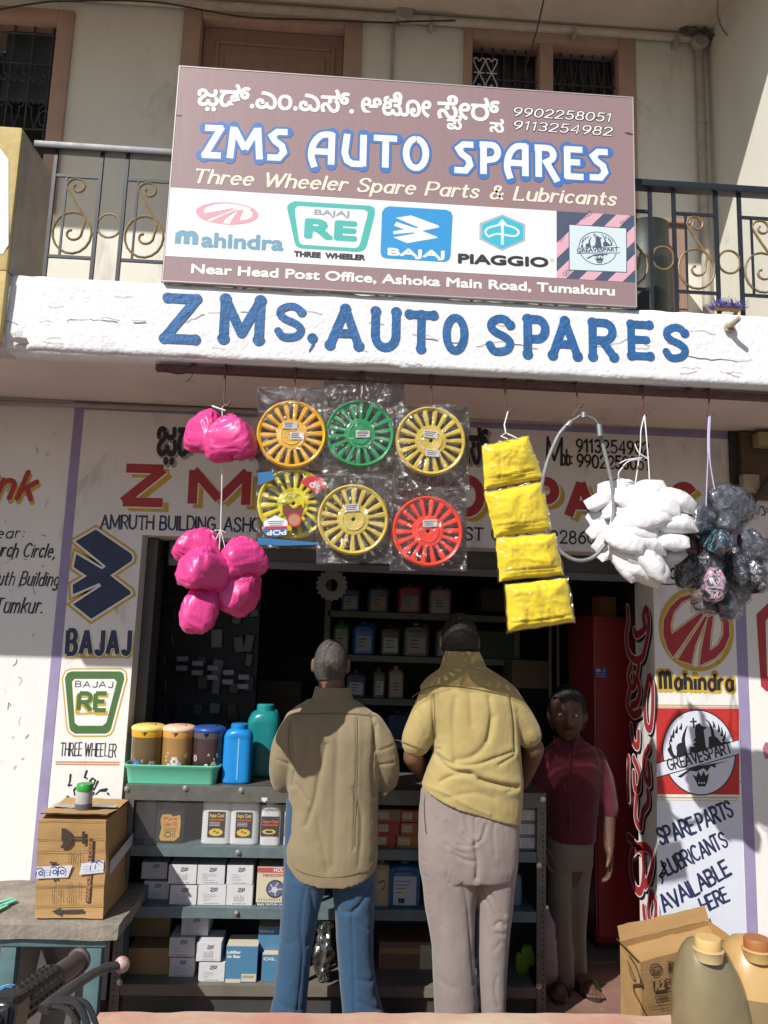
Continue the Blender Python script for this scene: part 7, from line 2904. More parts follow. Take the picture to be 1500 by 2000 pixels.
# ---------------------------------------------------------------- man in khaki and blue
YM = 3.43
P1 = person('man seen from behind in a long khaki shirt and blue trousers leaning on the counter', (W(645, 1990, YM).x, YM, 0))
tm = trousers([(560, 734, 1560, .10), (556, 736, 1620, .118), (554, 736, 1680, .12), (553, 734, 1716, .118)],
              [(554, 646, 1708, .100, 0), (551, 634, 1735, .098, 0), (548, 622, 1780, .092, .0), (545, 614, 1830, .085, 0), (541, 606, 1880, .082, -.005), (536, 600, 1940, .084, -.01), (522, 596, 1998, .092, -.012)],
              [(638, 734, 1708, .100, 0), (650, 733, 1735, .098, 0), (654, 730, 1780, .092, .0), (657, 729, 1830, .085, 0), (660, 730, 1880, .082, 0), (665, 738, 1940, .084, 0), (670, 756, 1998, .092, 0)], YM, YM-.01, YM+.02)
tm = fuse(tm, .006, 4)
drape(tm, [([(597, 1730), (588, 1800), (590, 1880), (578, 1995)], .008, .006), ([(605, 1725), (612, 1790), (600, 1850)], .012, .008), ([(700, 1775), (688, 1790), (690, 1860), (693, 1995)], .008, .007), ([(660, 1790), (690, 1785), (712, 1760), (728, 1735)], .014, .010),
           ([(690, 1800), (728, 1830)], .010, .005), ([(696, 1920), (726, 1930)], .012, .006), ([(545, 1850), (575, 1840)], .012, .004), ([(540, 1960), (590, 1975)], .012, .005), ([(645, 1720), (645, 1745)], .016, .02), ([(700, 1965), (745, 1990)], .010, .007)], YM-.1, .0035, 8, 3)
t1 = part('trousers', tm, TR1, P1, smooth='all')
sm = MB()
zc = W(645, 1720, YM-.12).z
zs = W(560, 1672, YM).z


def hem1(a):
    return (zs-zc)*abs(cos(a))**2.2


sm.rings([rpx(560, 734, 1719, YM, .128, zf=hem1, e=2.5), rpx(556, 737, 1700, YM, .13, zf=lambda a: hem1(a)*.8, e=2.5), rpx(557, 738, 1660, YM, .134, zf=lambda a: hem1(a)*.4, e=2.5), rpx(562, 738, 1620, YM, .130, e=2.5), rpx(564, 738, 1575, YM, .126, e=2.4), rpx(562, 739, 1520, YM, .126, e=2.4), rpx(560, 740, 1470, YM, .124, e=2.5),
          rpx(557, 741, 1435, YM, .118, e=2.5), rpx(553, 744, 1412, YM+.005, .105, e=2.4), rpx(560, 737, 1396, YM+.010, .092, e=2.3), rpx(580, 718, 1380, YM+.018, .076), rpx(604, 696, 1366, YM+.025, .060)])
limb(sm, [(tuple(W(580, 1418, YM)), .062), (tuple(W(562, 1455, YM-.005)), .066), (tuple(W(554, 1495, YM+.01)), .062), (tuple(W(556, 1522, YM+.05)), .060)])
limb(sm, [(tuple(W(722, 1418, YM)), .062), (tuple(W(742, 1455, YM)), .066), (tuple(W(752, 1492, YM+.02)), .062), (tuple(W(752, 1520, YM+.06)), .060)])
sm = fuse(sm, .0055, 3)
drape(sm, [([(696, 1405), (697, 1480), (694, 1560), (690, 1660)], .006, .006), ([(636, 1455), (622, 1520), (615, 1560), (598, 1612)], .016, .012), ([(578, 1535), (602, 1566)], .010, .008), ([(728, 1400), (736, 1470)], .010, .010), ([(566, 1420), (574, 1490), (568, 1540)], .011, .012), ([(735, 1420), (728, 1500), (733, 1560)], .011, .012),
           ([(660, 1420), (655, 1540), (650, 1690)], .022, .006), ([(604, 1440), (590, 1500)], .014, .007), ([(690, 1540), (706, 1600), (700, 1690)], .014, .006), ([(540, 1490), (570, 1500)], .008, .006), ([(545, 1460), (566, 1470)], .008, .005), ([(744, 1470), (768, 1462)], .008, .006), ([(742, 1500), (770, 1496)], .008, .006), ([(620, 1600), (640, 1700)], .018, .005)], YM-.12, .0026, 8, 1)
s1 = part('shirt', sm, KH1, P1, smooth='all')
seam(on_back(sm, [(570, 1398), (600, 1396), (646, 1395), (690, 1396), (735, 1402)], YM-.12, .0004), BTN, s1, .0016)
seam(on_back(sm, [(697, 1402), (697, 1480), (694, 1560), (691, 1650)], YM-.12, .0002), BTN, s1, .0014)
seam(on_back(sm, [(566, 1408), (562, 1440), (566, 1490)], YM-.10, .0), BTN, s1, .0012)
seam(on_back(sm, [(566, 1690), (590, 1704), (645, 1712), (700, 1704), (728, 1690)], YM-.12, .0002), BTN, s1, .0014)
# collar
cb = MB()
o_, i_ = [], []
cr_ = [rpx(607, 694, 1374, YM+.026, .067), rpx(612, 688, 1356, YM+.03, .060), rpx(616, 684, 1342, YM+.034, .056), rpx(619, 681, 1342, YM+.034, .052), rpx(620, 680, 1360, YM+.03, .050)]
cb.rings(cr_)
part('collar', cb, KH1, s1, smooth=True)
bm_ = MB()
Mh = Matrix.Translation(W(646, 1300, YM+.06)) @ Matrix.Rotation(rad(178), 4, 'Z') @ Matrix.Rotation(rad(12), 4, 'X')
hm = head_mesh(Mh, 1.0)
bm_.add(hm.v, hm.f)
nk = W(648, 1345, YM+.045)
limb(bm_, [(tuple(W(650, 1380, YM+.03)), .064), (tuple(nk), .058), (tuple(W(647, 1315, YM+.055)), .058)])
bm_.rings([rpx(575, 725, 1700, YM, .09), rpx(572, 726, 1560, YM, .095), rpx(580, 722, 1460, YM, .09), rpx(600, 704, 1400, YM+.01, .06)])
for sx, (sh, el, wr) in ((-1, ((578, 1420, 0), (556, 1515, .04), (600, 1528, .30))), (1, ((724, 1420, 0), (752, 1515, .05), (712, 1532, .30)))):
    a, b, c = W(sh[0], sh[1], YM+sh[2]), W(el[0], el[1], YM+el[2]), None
    c = Vector((W(wr[0], wr[1], YM+wr[2]).x, YM+wr[2], kz1+.05))
    limb(bm_, [(tuple(a), .046), (tuple((a+b)/2), .044), (tuple(b), .040)])
    limb(bm_, [(tuple(b), .040), (tuple(b*.65+c*.35), .038), (tuple(c), .025)])
    hand(bm_, c, (-.35*sx*-1*-1, 1, -.12), (0, .1, 1), (-sx, .2, 0), 1.0, .55)
for x, yw, dy in ((572, -.15, -.01), (694, .15, .02)):
    hp = W(x if x > 600 else x+20, 1720, YM)
    kn = W(x+(8 if x < 600 else 0), 1850, YM+dy)
    an = Vector((W(x-8 if x < 600 else x+14, 1990, YM+dy).x, YM+dy, .085))
    limb(bm_, [(tuple(hp), .075), (tuple(kn), .052), (tuple(an), .036)])
    foot(bm_, an, yw)
    part('sandal', sandal(Vector((an.x, an.y, 0)), yw), SAND, P1)
bd = fuse(bm_, .0055, 2, .4)
part('body', bd, SKIN, P1, smooth='all')


def thin_hair(u, v):
    if abs(u) < 1.25 and v < .52:
        return False
    if abs(u) < 1.75 and v < -.05:
        return False
    lim = -.42
    if v < lim:
        return False
    # thinning crown with an uneven edge
    d = math.hypot(sin(u)*cos(v*pi/2), -cos(u)*cos(v*pi/2)*1.1+.05)
    return not (v > .30 and d < .52+.22*noise.noise(Vector((sin(u)*2.5, cos(u)*2.5, v*3))))


part('hair', hair_mesh(Mh, 1.0, thin_hair, .004, 2), HAIRG, P1, smooth='all')

# ---------------------------------------------------------------- tall man in mustard khaki
YT2 = 3.40
P2 = person('taller man seen from behind in a mustard khaki shirt and grey trousers', (W(905, 1990, YT2).x, YT2, 0))
tm = trousers([(822, 1012, 1540, .11), (818, 1014, 1590, .122), (817, 1012, 1640, .135), (818, 1010, 1690, .13), (822, 1006, 1712, .12)],
              [(820, 934, 1692, .115, 0), (826, 932, 1730, .108, 0), (830, 927, 1775, .100, 0), (838, 926, 1815, .096, 0), (844, 925, 1850, .094, 0), (846, 929, 1910, .092, 0), (850, 934, 1998, .094, 0)],
              [(914, 1008, 1692, .115, 0), (926, 1004, 1730, .106, 0), (930, 1000, 1775, .098, 0), (931, 995, 1815, .092, 0), (930, 992, 1850, .088, .0), (932, 988, 1910, .086, .0), (937, 986, 1998, .086, .0)], YT2, YT2, YT2+.02)
tm = fuse(tm, .006, 4)
z8 = zm(700, 1520, 3.75)
fz = lambda *p: z8(*p)
drape(tm, [(fz((855, 230), (852, 380), (850, 480)), .007, .010), (fz((850, 480), (868, 620), (862, 730)), .012, .02), (fz((845, 480), (790, 490), (730, 480)), .007, .010), (fz((848, 465), (800, 430), (770, 400)), .007, .010), (fz((848, 455), (800, 360), (780, 290)), .008, .009), (fz((862, 470), (905, 430), (935, 340)), .008, .012),
           (fz((690, 545), (760, 585), (840, 605)), .010, .012), (fz((650, 330), (720, 420), (790, 470)), .010, .009), (fz((640, 480), (700, 520), (780, 545)), .009, .008), (fz((585, 310), (610, 420), (650, 560)), .012, .006), (fz((660, 660), (650, 740)), .008, .006), (fz((690, 680), (665, 780)), .008, .006), (fz((640, 700), (700, 800), (760, 780)), .012, .006),
           (fz((760, 780), (800, 900), (830, 1200), (860, 1560)), .010, .008), (fz((905, 790), (1000, 900), (1085, 1030)), .010, .012), (fz((900, 820), (980, 980), (1040, 1110)), .010, .010), (fz((1020, 1110), (1060, 1080), (1090, 1110)), .010, .012), (fz((1030, 1170), (1080, 1180)), .008, .008), (fz((1010, 1300), (1060, 1240)), .010, .006),
           (fz((1000, 330), (985, 420), (1000, 560)), .012, .006), (fz((500, 150), (490, 270), (500, 420)), .004, .008), (fz((880, 330), (870, 420)), .006, .008), (fz((1030, 1500), (1020, 1620), (1050, 1720)), .012, .008), (fz((600, 900), (620, 1100)), .02, .005), (fz((560, 1500), (700, 1560)), .016, .004), (fz((450, 430), (520, 420)), .006, .005),
           (fz((450, 640), (510, 630)), .007, .005), (fz((480, 760), (520, 750)), .007, .005), (fz((490, 900), (530, 890)), .007, .005), (fz((520, 1040), (545, 1020)), .007, .005)], YT2-.12, .003, 8, 7, k=.7)
t2 = part('trousers', tm, TR2, P2, smooth='all')
seam(on_back(tm, fz((492, 150), (488, 260), (498, 420)), YT2-.1, -.0006), mat('dark_pocket_thread', (.05, .04, .035), .9), t2, .0014, 'pocket')  # dark line along the side pocket
sm = MB()
zl, zr_h = W(828, 1530, YT2-.1).z, W(1000, 1603, YT2-.1).z
zmid = W(905, 1560, YT2-.1).z


def hem2(a):
    t = (cos(a)+1)/2
    base_ = (zl*(1-t)+zr_h*t)-zmid
    return base_-.025*max(0, -sin(a))


sm.rings([rpx(822, 1016, 1562, YT2, .132, zf=hem2, e=2.5), rpx(826, 1018, 1545, YT2, .137, zf=lambda a: hem2(a)*.75, e=2.5), rpx(834, 1020, 1510, YT2, .134, zf=lambda a: hem2(a)*.3, e=2.5), rpx(846, 1015, 1470, YT2, .128, e=2.5), rpx(848, 1012, 1430, YT2, .126, e=2.5), rpx(838, 1010, 1395, YT2, .122, e=2.5),
          rpx(830, 1006, 1366, YT2, .115, e=2.5), rpx(820, 1004, 1345, YT2+.005, .106, e=2.4), rpx(834, 990, 1326, YT2+.010, .092), rpx(856, 962, 1309, YT2+.018, .076), rpx(868, 942, 1296, YT2+.025, .06)])
limb(sm, [(tuple(W(846, 1362, YT2)), .062), (tuple(W(834, 1395, YT2-.005)), .068), (tuple(W(820, 1428, YT2+.005)), .068), (tuple(W(812, 1448, YT2+.015)), .066)])
limb(sm, [(tuple(W(985, 1358, YT2)), .062), (tuple(W(1004, 1390, YT2)), .066), (tuple(W(1022, 1418, YT2+.015)), .063), (tuple(W(1032, 1434, YT2+.02)), .060)])
sm = fuse(sm, .0055, 3)
z6 = zm(500, 1200, 2.5862)
f6 = lambda *p: z6(*p)
drape(sm, [(f6((898, 700), (980, 752), (1100, 760), (1200, 730), (1300, 700)), .010, .012), (f6((905, 720), (990, 790), (1080, 800), (1150, 840), (1330, 880)), .012, .020), (f6((935, 850), (1000, 815), (1080, 805)), .012, .012), (f6((1010, 430), (1000, 560), (1010, 740)), .020, .010), (f6((1010, 740), (1100, 715), (1170, 640), (1200, 520)), .018, .012),
           (f6((1185, 420), (1190, 520), (1170, 640)), .014, .010), (f6((900, 420), (905, 560), (915, 640)), .007, .012), (f6((910, 700), (940, 690)), .006, .012), (f6((1300, 420), (1315, 560), (1318, 700)), .009, .012), (f6((925, 430), (960, 600), (950, 700)), .016, .006), (f6((1085, 400), (1090, 560)), .02, .006), (f6((850, 880), (960, 905), (1060, 960), (1180, 1010)), .012, -.006),
           (f6((1230, 760), (1310, 720)), .010, .010), (f6((1130, 830), (1300, 880)), .010, .012), (f6((1270, 900), (1330, 890)), .010, .008), (f6((830, 500), (870, 620)), .014, .005), (f6((1340, 500), (1400, 600)), .014, .006), (f6((960, 930), (1100, 900), (1200, 930)), .016, .006)], YT2-.13, .0026, 8, 5)
s2 = part('shirt', sm, KH2, P2, smooth='all')
seam(on_back(sm, f6((712, 646), (780, 664), (850, 690)), YT2-.08, .0), BTN, s2, .0014)
seam(on_back(sm, f6((1350, 655), (1400, 640), (1434, 610)), YT2-.06, .0), BTN, s2, .0014)
seam(on_back(sm, f6((800, 430), (905, 366), (1075, 372), (1275, 410)), YT2-.12, .0003), BTN, s2, .0015)
seam(on_back(sm, f6((900, 400), (904, 520), (912, 640)), YT2-.10, .0), BTN, s2, .0012)
cb = MB()
cb.rings([rpx(860, 950, 1304, YT2+.028, .069), rpx(865, 943, 1286, YT2+.034, .062), rpx(870, 936, 1272, YT2+.042, .056), rpx(873, 933, 1272, YT2+.042, .052), rpx(874, 934, 1290, YT2+.034, .050)])
part('collar', cb, KH2, s2, smooth=True)
bm_ = MB()
Mh = Matrix.Translation(W(898, 1254, YT2+.085)) @ Matrix.Rotation(rad(174), 4, 'Z') @ Matrix.Rotation(rad(14), 4, 'X')
hm = head_mesh(Mh, 1.04)
bm_.add(hm.v, hm.f)
limb(bm_, [(tuple(W(904, 1312, YT2+.025)), .066), (tuple(W(902, 1285, YT2+.05)), .060), (tuple(W(900, 1258, YT2+.07)), .060)])
bm_.rings([rpx(836, 1000, 1690, YT2, .10), rpx(838, 1000, 1560, YT2, .10), rpx(852, 1000, 1450, YT2, .095), rpx(850, 990, 1370, YT2, .085), rpx(866, 946, 1320, YT2+.01, .06)])
for sx, (sh, el, wr) in ((-1, ((842, 1365, 0), (806, 1478, .03), (838, 1550, .30))), (1, ((990, 1362, 0), (1044, 1462, .04), (1022, 1540, .30)))):
    a, b = W(sh[0], sh[1], YT2+sh[2]), W(el[0], el[1], YT2+el[2])
    c = Vector((W(wr[0], wr[1], YT2+wr[2]).x, YT2+wr[2], kz1+.055))
    limb(bm_, [(tuple(a), .048), (tuple((a+b)/2), .047), (tuple(b), .043)])
    limb(bm_, [(tuple(b), .043), (tuple(b*.65+c*.35), .041), (tuple(c), .027)])
    hand(bm_, c, (.25*-sx, 1, -.15), (0, .1, 1), (-sx, .2, 0), 1.05, .5)
for x, yw, dy in ((888, -.12, 0), (958, .14, .02)):
    hp, kn = W(x-10 if x < 900 else x+8, 1700, YT2), W(x, 1840, YT2+dy)
    an = Vector((W(x+2, 1990, YT2+dy).x, YT2+dy, .085))
    limb(bm_, [(tuple(hp), .085), (tuple(kn), .056), (tuple(an), .037)])
    foot(bm_, an, yw)
    part('sandal', sandal(Vector((an.x, an.y, 0)), yw), SAND, P2)
part('body', fuse(bm_, .0055, 2, .4), SKIN, P2, smooth='all')


def full_hair(u, v):
    if abs(u) < 1.2:
        return v > .42+.03*sin(u*9)
    if abs(u) < 1.75:
        return v > -.02 or (v > -.18 and abs(u) < 1.5)
    return v > -.46+.03*sin(u*7)


part('hair', hair_mesh(Mh, 1.04, full_hair, .011, 4), HAIRB, P2, smooth='all')

# ---------------------------------------------------------------- man in dark red in the doorway
YD = 4.02
P3_ = person('man in a dark red shirt standing in the shaded doorway facing the street', (W(1110, 1950, YD).x, YD, 0))
Zs = lambda x, y: W(x, y, YD)
tm = trousers([(1068, 1160, 1610, .10), (1066, 1158, 1650, .11), (1068, 1154, 1690, .11)],
              [(1068, 1116, 1680, .09, 0), (1070, 1112, 1740, .085, 0), (1076, 1114, 1800, .075, 0), (1076, 1120, 1910, .075, 0), (1078, 1118, 1925, .07, 0)],
              [(1108, 1154, 1680, .09, 0), (1106, 1146, 1740, .085, 0), (1108, 1142, 1800, .075, .02), (1110, 1144, 1890, .075, .03), (1112, 1142, 1905, .07, .03)], YD, YD, YD+.02)
tm = fuse(tm, .009, 3)
drape(tm, [], YD, .006, 7, 2)
part('trousers', tm, TR3, P3_, smooth='all')
sm = MB()
sm.rings([rpx(1066, 1160, 1640, YD, .115), rpx(1064, 1164, 1590, YD, .12), rpx(1062, 1168, 1530, YD, .118), rpx(1060, 1172, 1490, YD, .112), rpx(1066, 1168, 1470, YD, .10), rpx(1080, 1150, 1452, YD, .075), rpx(1090, 1138, 1444, YD, .06)])
limb(sm, [(tuple(Zs(1158, 1482)), .060), (tuple(Zs(1174, 1520)), .062), (tuple(W(1184, 1560, YD-.01)), .056), (tuple(W(1187, 1582, YD-.02)), .054)])
limb(sm, [(tuple(Zs(1072, 1482)), .060), (tuple(Zs(1058, 1520)), .062), (tuple(Zs(1052, 1575)), .056)])
sm = fuse(sm, .008, 3)
drape(sm, [], YD, .006, 8, 4)
s3 = part('shirt', sm, SH3, P3_, smooth='all')
cb = MB()
for sx in (-1, 1):
    c = W(1112+sx*8, 1452, YD-.09)
    cb.prism([(0, 0), (sx*.055, .035), (sx*.05, -.005), (sx*.012, -.055)], .006, lambda u, v, w_: c+Vector((u, w_-abs(u)*-.5, v)))
part('collar', cb, SH3, s3)
cb = MB()
cb.tube([W(1112, 1470, YD-.118), W(1113, 1540, YD-.128), W(1113, 1632, YD-.122)], .004, 6)
part('placket', cb, mat('darker_red_thread', (.10, .012, .02), .8), s3)
bm_ = MB()
Mh = Matrix.Translation(W(1108, 1395, YD-.03)) @ Matrix.Rotation(rad(-14), 4, 'Z') @ Matrix.Rotation(rad(4), 4, 'X')
hm = head_mesh(Mh, 1.17)
bm_.add(hm.v, hm.f)
limb(bm_, [(tuple(W(1114, 1466, YD+.01)), .062), (tuple(W(1112, 1440, YD+.01)), .056), (tuple(W(1110, 1415, YD+.005)), .054)])
bm_.rings([rpx(1074, 1150, 1680, YD, .09), rpx(1074, 1154, 1560, YD, .09), rpx(1074, 1160, 1490, YD, .085), rpx(1090, 1138, 1455, YD, .05)])
a, b, c = Zs(1160, 1484), W(1186, 1572, YD-.01), W(1190, 1655, YD-.07)
limb(bm_, [(tuple(a), .046), (tuple(b), .040)])
limb(bm_, [(tuple(b), .040), (tuple(b*.6+c*.4), .037), (tuple(c), .025)])
hand(bm_, c, (-.02, -.16, -1), (1, -.3, 0), (-.25, -1, .1), 1.05, .45)
a, b, c = Zs(1070, 1484), Zs(1052, 1575), W(1056, 1640, YD-.1)
limb(bm_, [(tuple(a), .046), (tuple(b), .040)])
limb(bm_, [(tuple(b), .040), (tuple(b*.6+c*.4), .037), (tuple(c), .025)])
hand(bm_, c, (.1, -.2, -1), (-1, -.3, 0), (.25, -1, .1), 1.0, .45)
for x, dy, yw in ((1096, 0, pi+.35), (1126, .03, pi-.25)):
    an = Vector((W(x, 1910, YD+dy).x, YD+dy, .085))
    limb(bm_, [(tuple(W(x-2, 1690, YD)), .075), (tuple(W(x, 1800, YD+dy)), .052), (tuple(an), .036)])
    foot(bm_, an, yw)
    part('sandal', sandal(Vector((an.x, an.y, 0)), yw), SAND, P3_)
part('body', fuse(bm_, .005, 1, .35), SKIN2, P3_, smooth='all')
part('hair', hair_mesh(Mh, 1.17, lambda u, v: v > (.40+.04*sin(u*6) if abs(u) < 1.1 else (.05 if abs(u) < 1.6 else -.4)), .016, 6), HAIRB, P3_, smooth='all')
part('moustache', hair_mesh(Mh, 1.17, lambda u, v: abs(u) < .40 and -.30+.10*abs(u) < v < -.215-.06*abs(u), .005, 8), HAIRB, P3_, smooth='all')
mw, mi2 = mat('eye_white', (.6, .58, .54), .3), mat('eye_iris', (.012, .008, .006), .2)
for sx in (-1, 1):
    e_ = MB()
    c = Mh @ (Vector((sx*.029, -.0735, .009))*1.17)
    blob(e_, c, (.0125, .0115, .0085), Mh.to_3x3().to_4x4())
    ey = part('eye', e_, mw, P3_, smooth='all')
    e_ = MB()
    blob(e_, Mh @ (Vector((sx*.029-.001, -.0842, .009))*1.17), (.0052, .002, .0052), Mh.to_3x3().to_4x4())
    part('iris', e_, mi2, ey, smooth='all')
    e_ = MB()
    e_.tube([Mh @ (Vector((sx*x_, -.0865+abs(x_-.028)*.35, z_))*1.17) for x_, z_ in ((.013, .027), (.026, .033), (.042, .028))], [.003, .0035, .002], 6)
    part('eyebrow', e_, HAIRB, P3_, smooth='all')
mb = place(bag_mesh(.10, .34, .07, 9.1, amp=.012, neck=.5, nu=32, nv=28), Matrix.Translation(Vector((W(1066, 1850, 3.95).x+.01, 3.97, .20))))
solo('cloth_sack', mb, mat('pale_pink_sack', (.42, .30, .30), .8, mottle=.2), 'pale pinkish sack on the floor at the right end of the counter', 'sack', smooth='all')

# ================================================================== FOREGROUND
def onplane(px_, py_, O, N):
    d = ray(px_, py_)
    C = Vector((0, 0, CAM_Z))
    t = (O-C).dot(N)/d.dot(N)
    return C+d*t


# ---------------------------------------------------------------- bench on the left
bf = 3.32
bzt = W(100, 1806, bf).z
bx1 = W(232, 1806, bf).x
BN = thing('bench', 'stone topped bench with a blue green frame against the left wall', 'bench', (bx1-.5, bf, 0))
bm = bmesh.new()
bmesh.ops.create_cube(bm, size=1)
for q in bm.verts:
    q.co = Vector((-2.3+(q.co.x+.5)*(bx1+2.3), bf+(q.co.y+.5)*(YW-.01-bf), bzt-.055+(q.co.z+.5)*.055))
bmesh.ops.subdivide_edges(bm, edges=bm.edges[:], cuts=14, use_grid_fill=True)
for q in bm.verts:
    q.co += noise.noise_vector(q.co*14)*.006
part('stone_top', MB().bm(bm), mat('rough_stone_slab', (.30, .265, .22), .9, mottle=.45, mscale=9, bump=1.0, bscale=50, bumpdist=.006, stain=(.2, .16, .12), stain_amt=.7, stain_scale=8), BN, smooth=True)
M_BG = mat('blue_green_paint', (.10, .19, .20), .55, mottle=.4, mscale=9, bump=.3, bscale=40)
mb = MB()
zr0, zr1 = W(100, 1850, bf+.02).z, bzt-.062
mb.box((-2.2, bf+.02, zr0), (bx1-.05, bf+.06, zr1), .004)
part('front_rail', mb, M_BG, BN, smooth=True)
for x in (W(182, 1900, bf+.04).x, W(15, 1900, bf+.04).x, -2.1):
    for y in (bf+.025, YW-.1):
        mb = MB()
        mb.box((x-.03, y, 0), (x+.03, y+.05, zr0-.002), .004)
        part('leg', mb, M_BG, BN, smooth=True)
a, b = W(28, 1850, bf+.2), W(142, 1962, bf+.2)
mb = MB()
T = Matrix.Translation((0, bf+.2, .0)) @ Matrix.Rotation(rad(-8), 4, 'X') @ Matrix.Translation((0, -bf-.2, 0))
mb.box((a.x, bf+.2, .03), (b.x, bf+.22, a.z), .003, M=T)
LB = thing('leaning_board', 'brownish grey board with a pale edge leaning under the bench', 'board', ((a.x+b.x)/2, bf+.2, 0))
part('sheet', mb, mat('dusty_dark_sheet', (.12, .105, .10), .35, mottle=.4, mscale=5), LB)
mb = MB()
mb.box((a.x-.012, bf+.19, .03), (a.x+.001, bf+.225, a.z+.01), .002, M=T)
mb.box((a.x+.0015, bf+.19, a.z), (b.x, bf+.225, a.z+.01), .002, M=T)
part('edge', mb, mat('pale_board_edge', (.45, .42, .38), .6), LB)
mb = MB()
mb.prism([(0, 0), (.10, -.03), (.02, .14)], .004, lambda u, v, w_: W(64, 1925, bf+.17)+Vector((u, w_, v)))  # flat white triangle stands for a reflection on the board's face
solo('reflection_patch', mb, mat('white_reflection', (.55, .54, .52), .6), 'white triangle standing for the reflection on the board under the bench', 'reflection')
mb = MB()
for (p, q) in (((-10, 1776), (30, 1760)), ((-12, 1768), (24, 1757)), ((-15, 1784), (12, 1770))):
    A, Bq = WZ(p[0], p[1], bzt+.008), WZ(q[0], q[1], bzt+.008)
    d = (Bq-A).normalized()
    s = Vector((-d.y, d.x, 0))*.011
    mb.rings([[A-s, A+s, A+s+Vector((0, 0, .007)), A-s+Vector((0, 0, .007))], [Bq-s, Bq+s, Bq+s+Vector((0, 0, .007)), Bq-s+Vector((0, 0, .007))]])
solo('plastic_strip', mb, M_TRAY, 'mint green plastic strips lying on the left end of the bench', 'plastic strips')

# ---------------------------------------------------------------- carton on the bench
cy0 = 3.37
A, Bq = W(66, 1812, cy0), W(199, 1812, cy0)
cz0 = bzt+.006
ctop = W(140, 1603, cy0).z
cw = Bq.x-A.x
cdp = .34
CX = thing('cardboard_carton', 'battered brown carton with white and blue tape standing on the bench', 'carton', (A.x+cw/2, cy0, cz0))
lean = .03


def CB_(u, v, w_):          # u across, v up, w into depth; slightly sagging
    x = A.x+u*cw-v*.022
    return Vector((x, cy0+w_*cdp+.02*math.sin(v*3)*u, cz0+v*(ctop-cz0)))


bm = bmesh.new()
n = 14
vsd = {}
mbx = MB()


def sheet(F, nu, nv, sd, amp):
    g = []
    for j in range(nv+1):
        for i in range(nu+1):
            p = F(i/nu, j/nv)
            q = p*9+Vector((sd, 0, 0))
            g.append(p+noise.noise_vector(q)*amp+noise.noise_vector(q*3)*amp*.35)
    return MB().add(g, [(j*(nu+1)+i, j*(nu+1)+i+1, (j+1)*(nu+1)+i+1, (j+1)*(nu+1)+i) for j in range(nv) for i in range(nu)])


FA = .0045
for F, nu, nv in ((lambda u, v: CB_(u, v, 0), 22, 34), (lambda u, v: CB_(1, v, u), 22, 34), (lambda u, v: CB_(0, v, u), 22, 34), (lambda u, v: CB_(u, v, 1), 22, 34), (lambda u, v: CB_(u, 1-.0*abs(v-.5), v)+Vector((0, 0, .006*math.sin(pi*v)+(-.012 if .46 < v < .54 else 0))), 22, 26), (lambda u, v: CB_(u, 0, v), 8, 8)):
    s_h = sheet(F, nu, nv, 0, FA)
    mbx.add(s_h.v, s_h.f)
M_CTN = mat('kraft_corrugated', (.44, .265, .105), .8, mottle=.16, mscale=5, bump=.5, bscale=90, bumpdist=.003, stretch=(.25, .25, 2.2), stain=(.25, .14, .06), stain_amt=.45, stain_scale=3)
cbody = part('body', mbx, M_CTN, CX, smooth=True)
# torn flap edges along the top
mb = MB()
for w_, tilt_ in ((.0, -.25), (.52, .10)):
    s_h = sheet(lambda u, v: CB_(u*1.04-.02, 1, w_+v*.46)+Vector((0, 0, .012+.03*(v if tilt_ > 0 else 1-v)*abs(tilt_)*2)), 20, 10, 7+w_, .006)
    n0 = len(s_h.v)
    s_h.v += [p-Vector((0, 0, .004)) for p in s_h.v[:n0]]
    s_h.f += [tuple(i+n0 for i in f)[::-1] for f in s_h.f[:]]
    mb.add(s_h.v, s_h.f)
part('flap', mb, M_CTN, CX, smooth=True)
zc3 = zm(0, 1500, 3.5714)
def FC3(u, v, o):
    vv_ = (v-cz0)/(ctop-cz0)
    uu_ = (u-A.x+vv_*.022)/cw
    return Vector((u, cy0+.02*math.sin(vv_*3)*min(1, max(0, uu_))-.006-o, v))



c3 = lambda *p: pxz(cy0-.007)(*zc3(*p))
L = Multi(FC3, cbody, 'print')
M_CINK = mat('carton_ink', (.045, .035, .03), .8)
M_CMAR = mat('carton_maroon_ink', (.10, .03, .03), .8)
L[M_CINK, 0].poly(c3((428, 420), (460, 425), (490, 450), (505, 485), (495, 525), (470, 555), (440, 566), (418, 560), (425, 542), (438, 530), (430, 515), (445, 512), (425, 505)))
L[M_CINK, 0].stroke(c3((500, 492), (572, 490)), .010, False)
L[M_CINK, 0].stroke(c3((580, 445), (577, 535)), .013, False)
L.item()
L[M_CINK, 0].poly(c3((360, 1002), (425, 975), (425, 992), (582, 988), (582, 1010), (425, 1012), (425, 1030)))
L.item()
L[M_CMAR, 0].stroke([c3((631-24*k/16, 497+446*k/16))[0] for k in range(17)], .0165, False)
f_ = L[M_CTN, 1]
a_, b_ = c3((616, 930), (638, 515))
f_.font('HANDLE WITH CARE', a_, b_, .0115, grow=.0004)
L.item()
for k, x in enumerate((478, 492, 506, 520, 540, 556, 372, 385, 415, 435)):
    y0 = 590 if k < 6 else 700
    y1 = 945
    yy = y0
    while yy < y1:
        ln = random.uniform(20, 90)
        if not 660 < yy < 780:
            L[M_CMAR if k in (4, 5) and yy < 680 else M_CINK, 0].stroke(c3((x-(yy-590)*.03, yy), (x-(yy+ln-590)*.03, min(y1, yy+ln))), .0016, False)
        yy += ln+random.uniform(4, 30)
L.item()
for q in (((345, 660), (395, 672)), ((360, 672), (368, 690)), ((388, 660), (382, 690)), ((372, 775), (380, 790)), ((395, 770), (398, 788))):
    L[M_CINK, 0].stroke(c3(*q), .007, False)
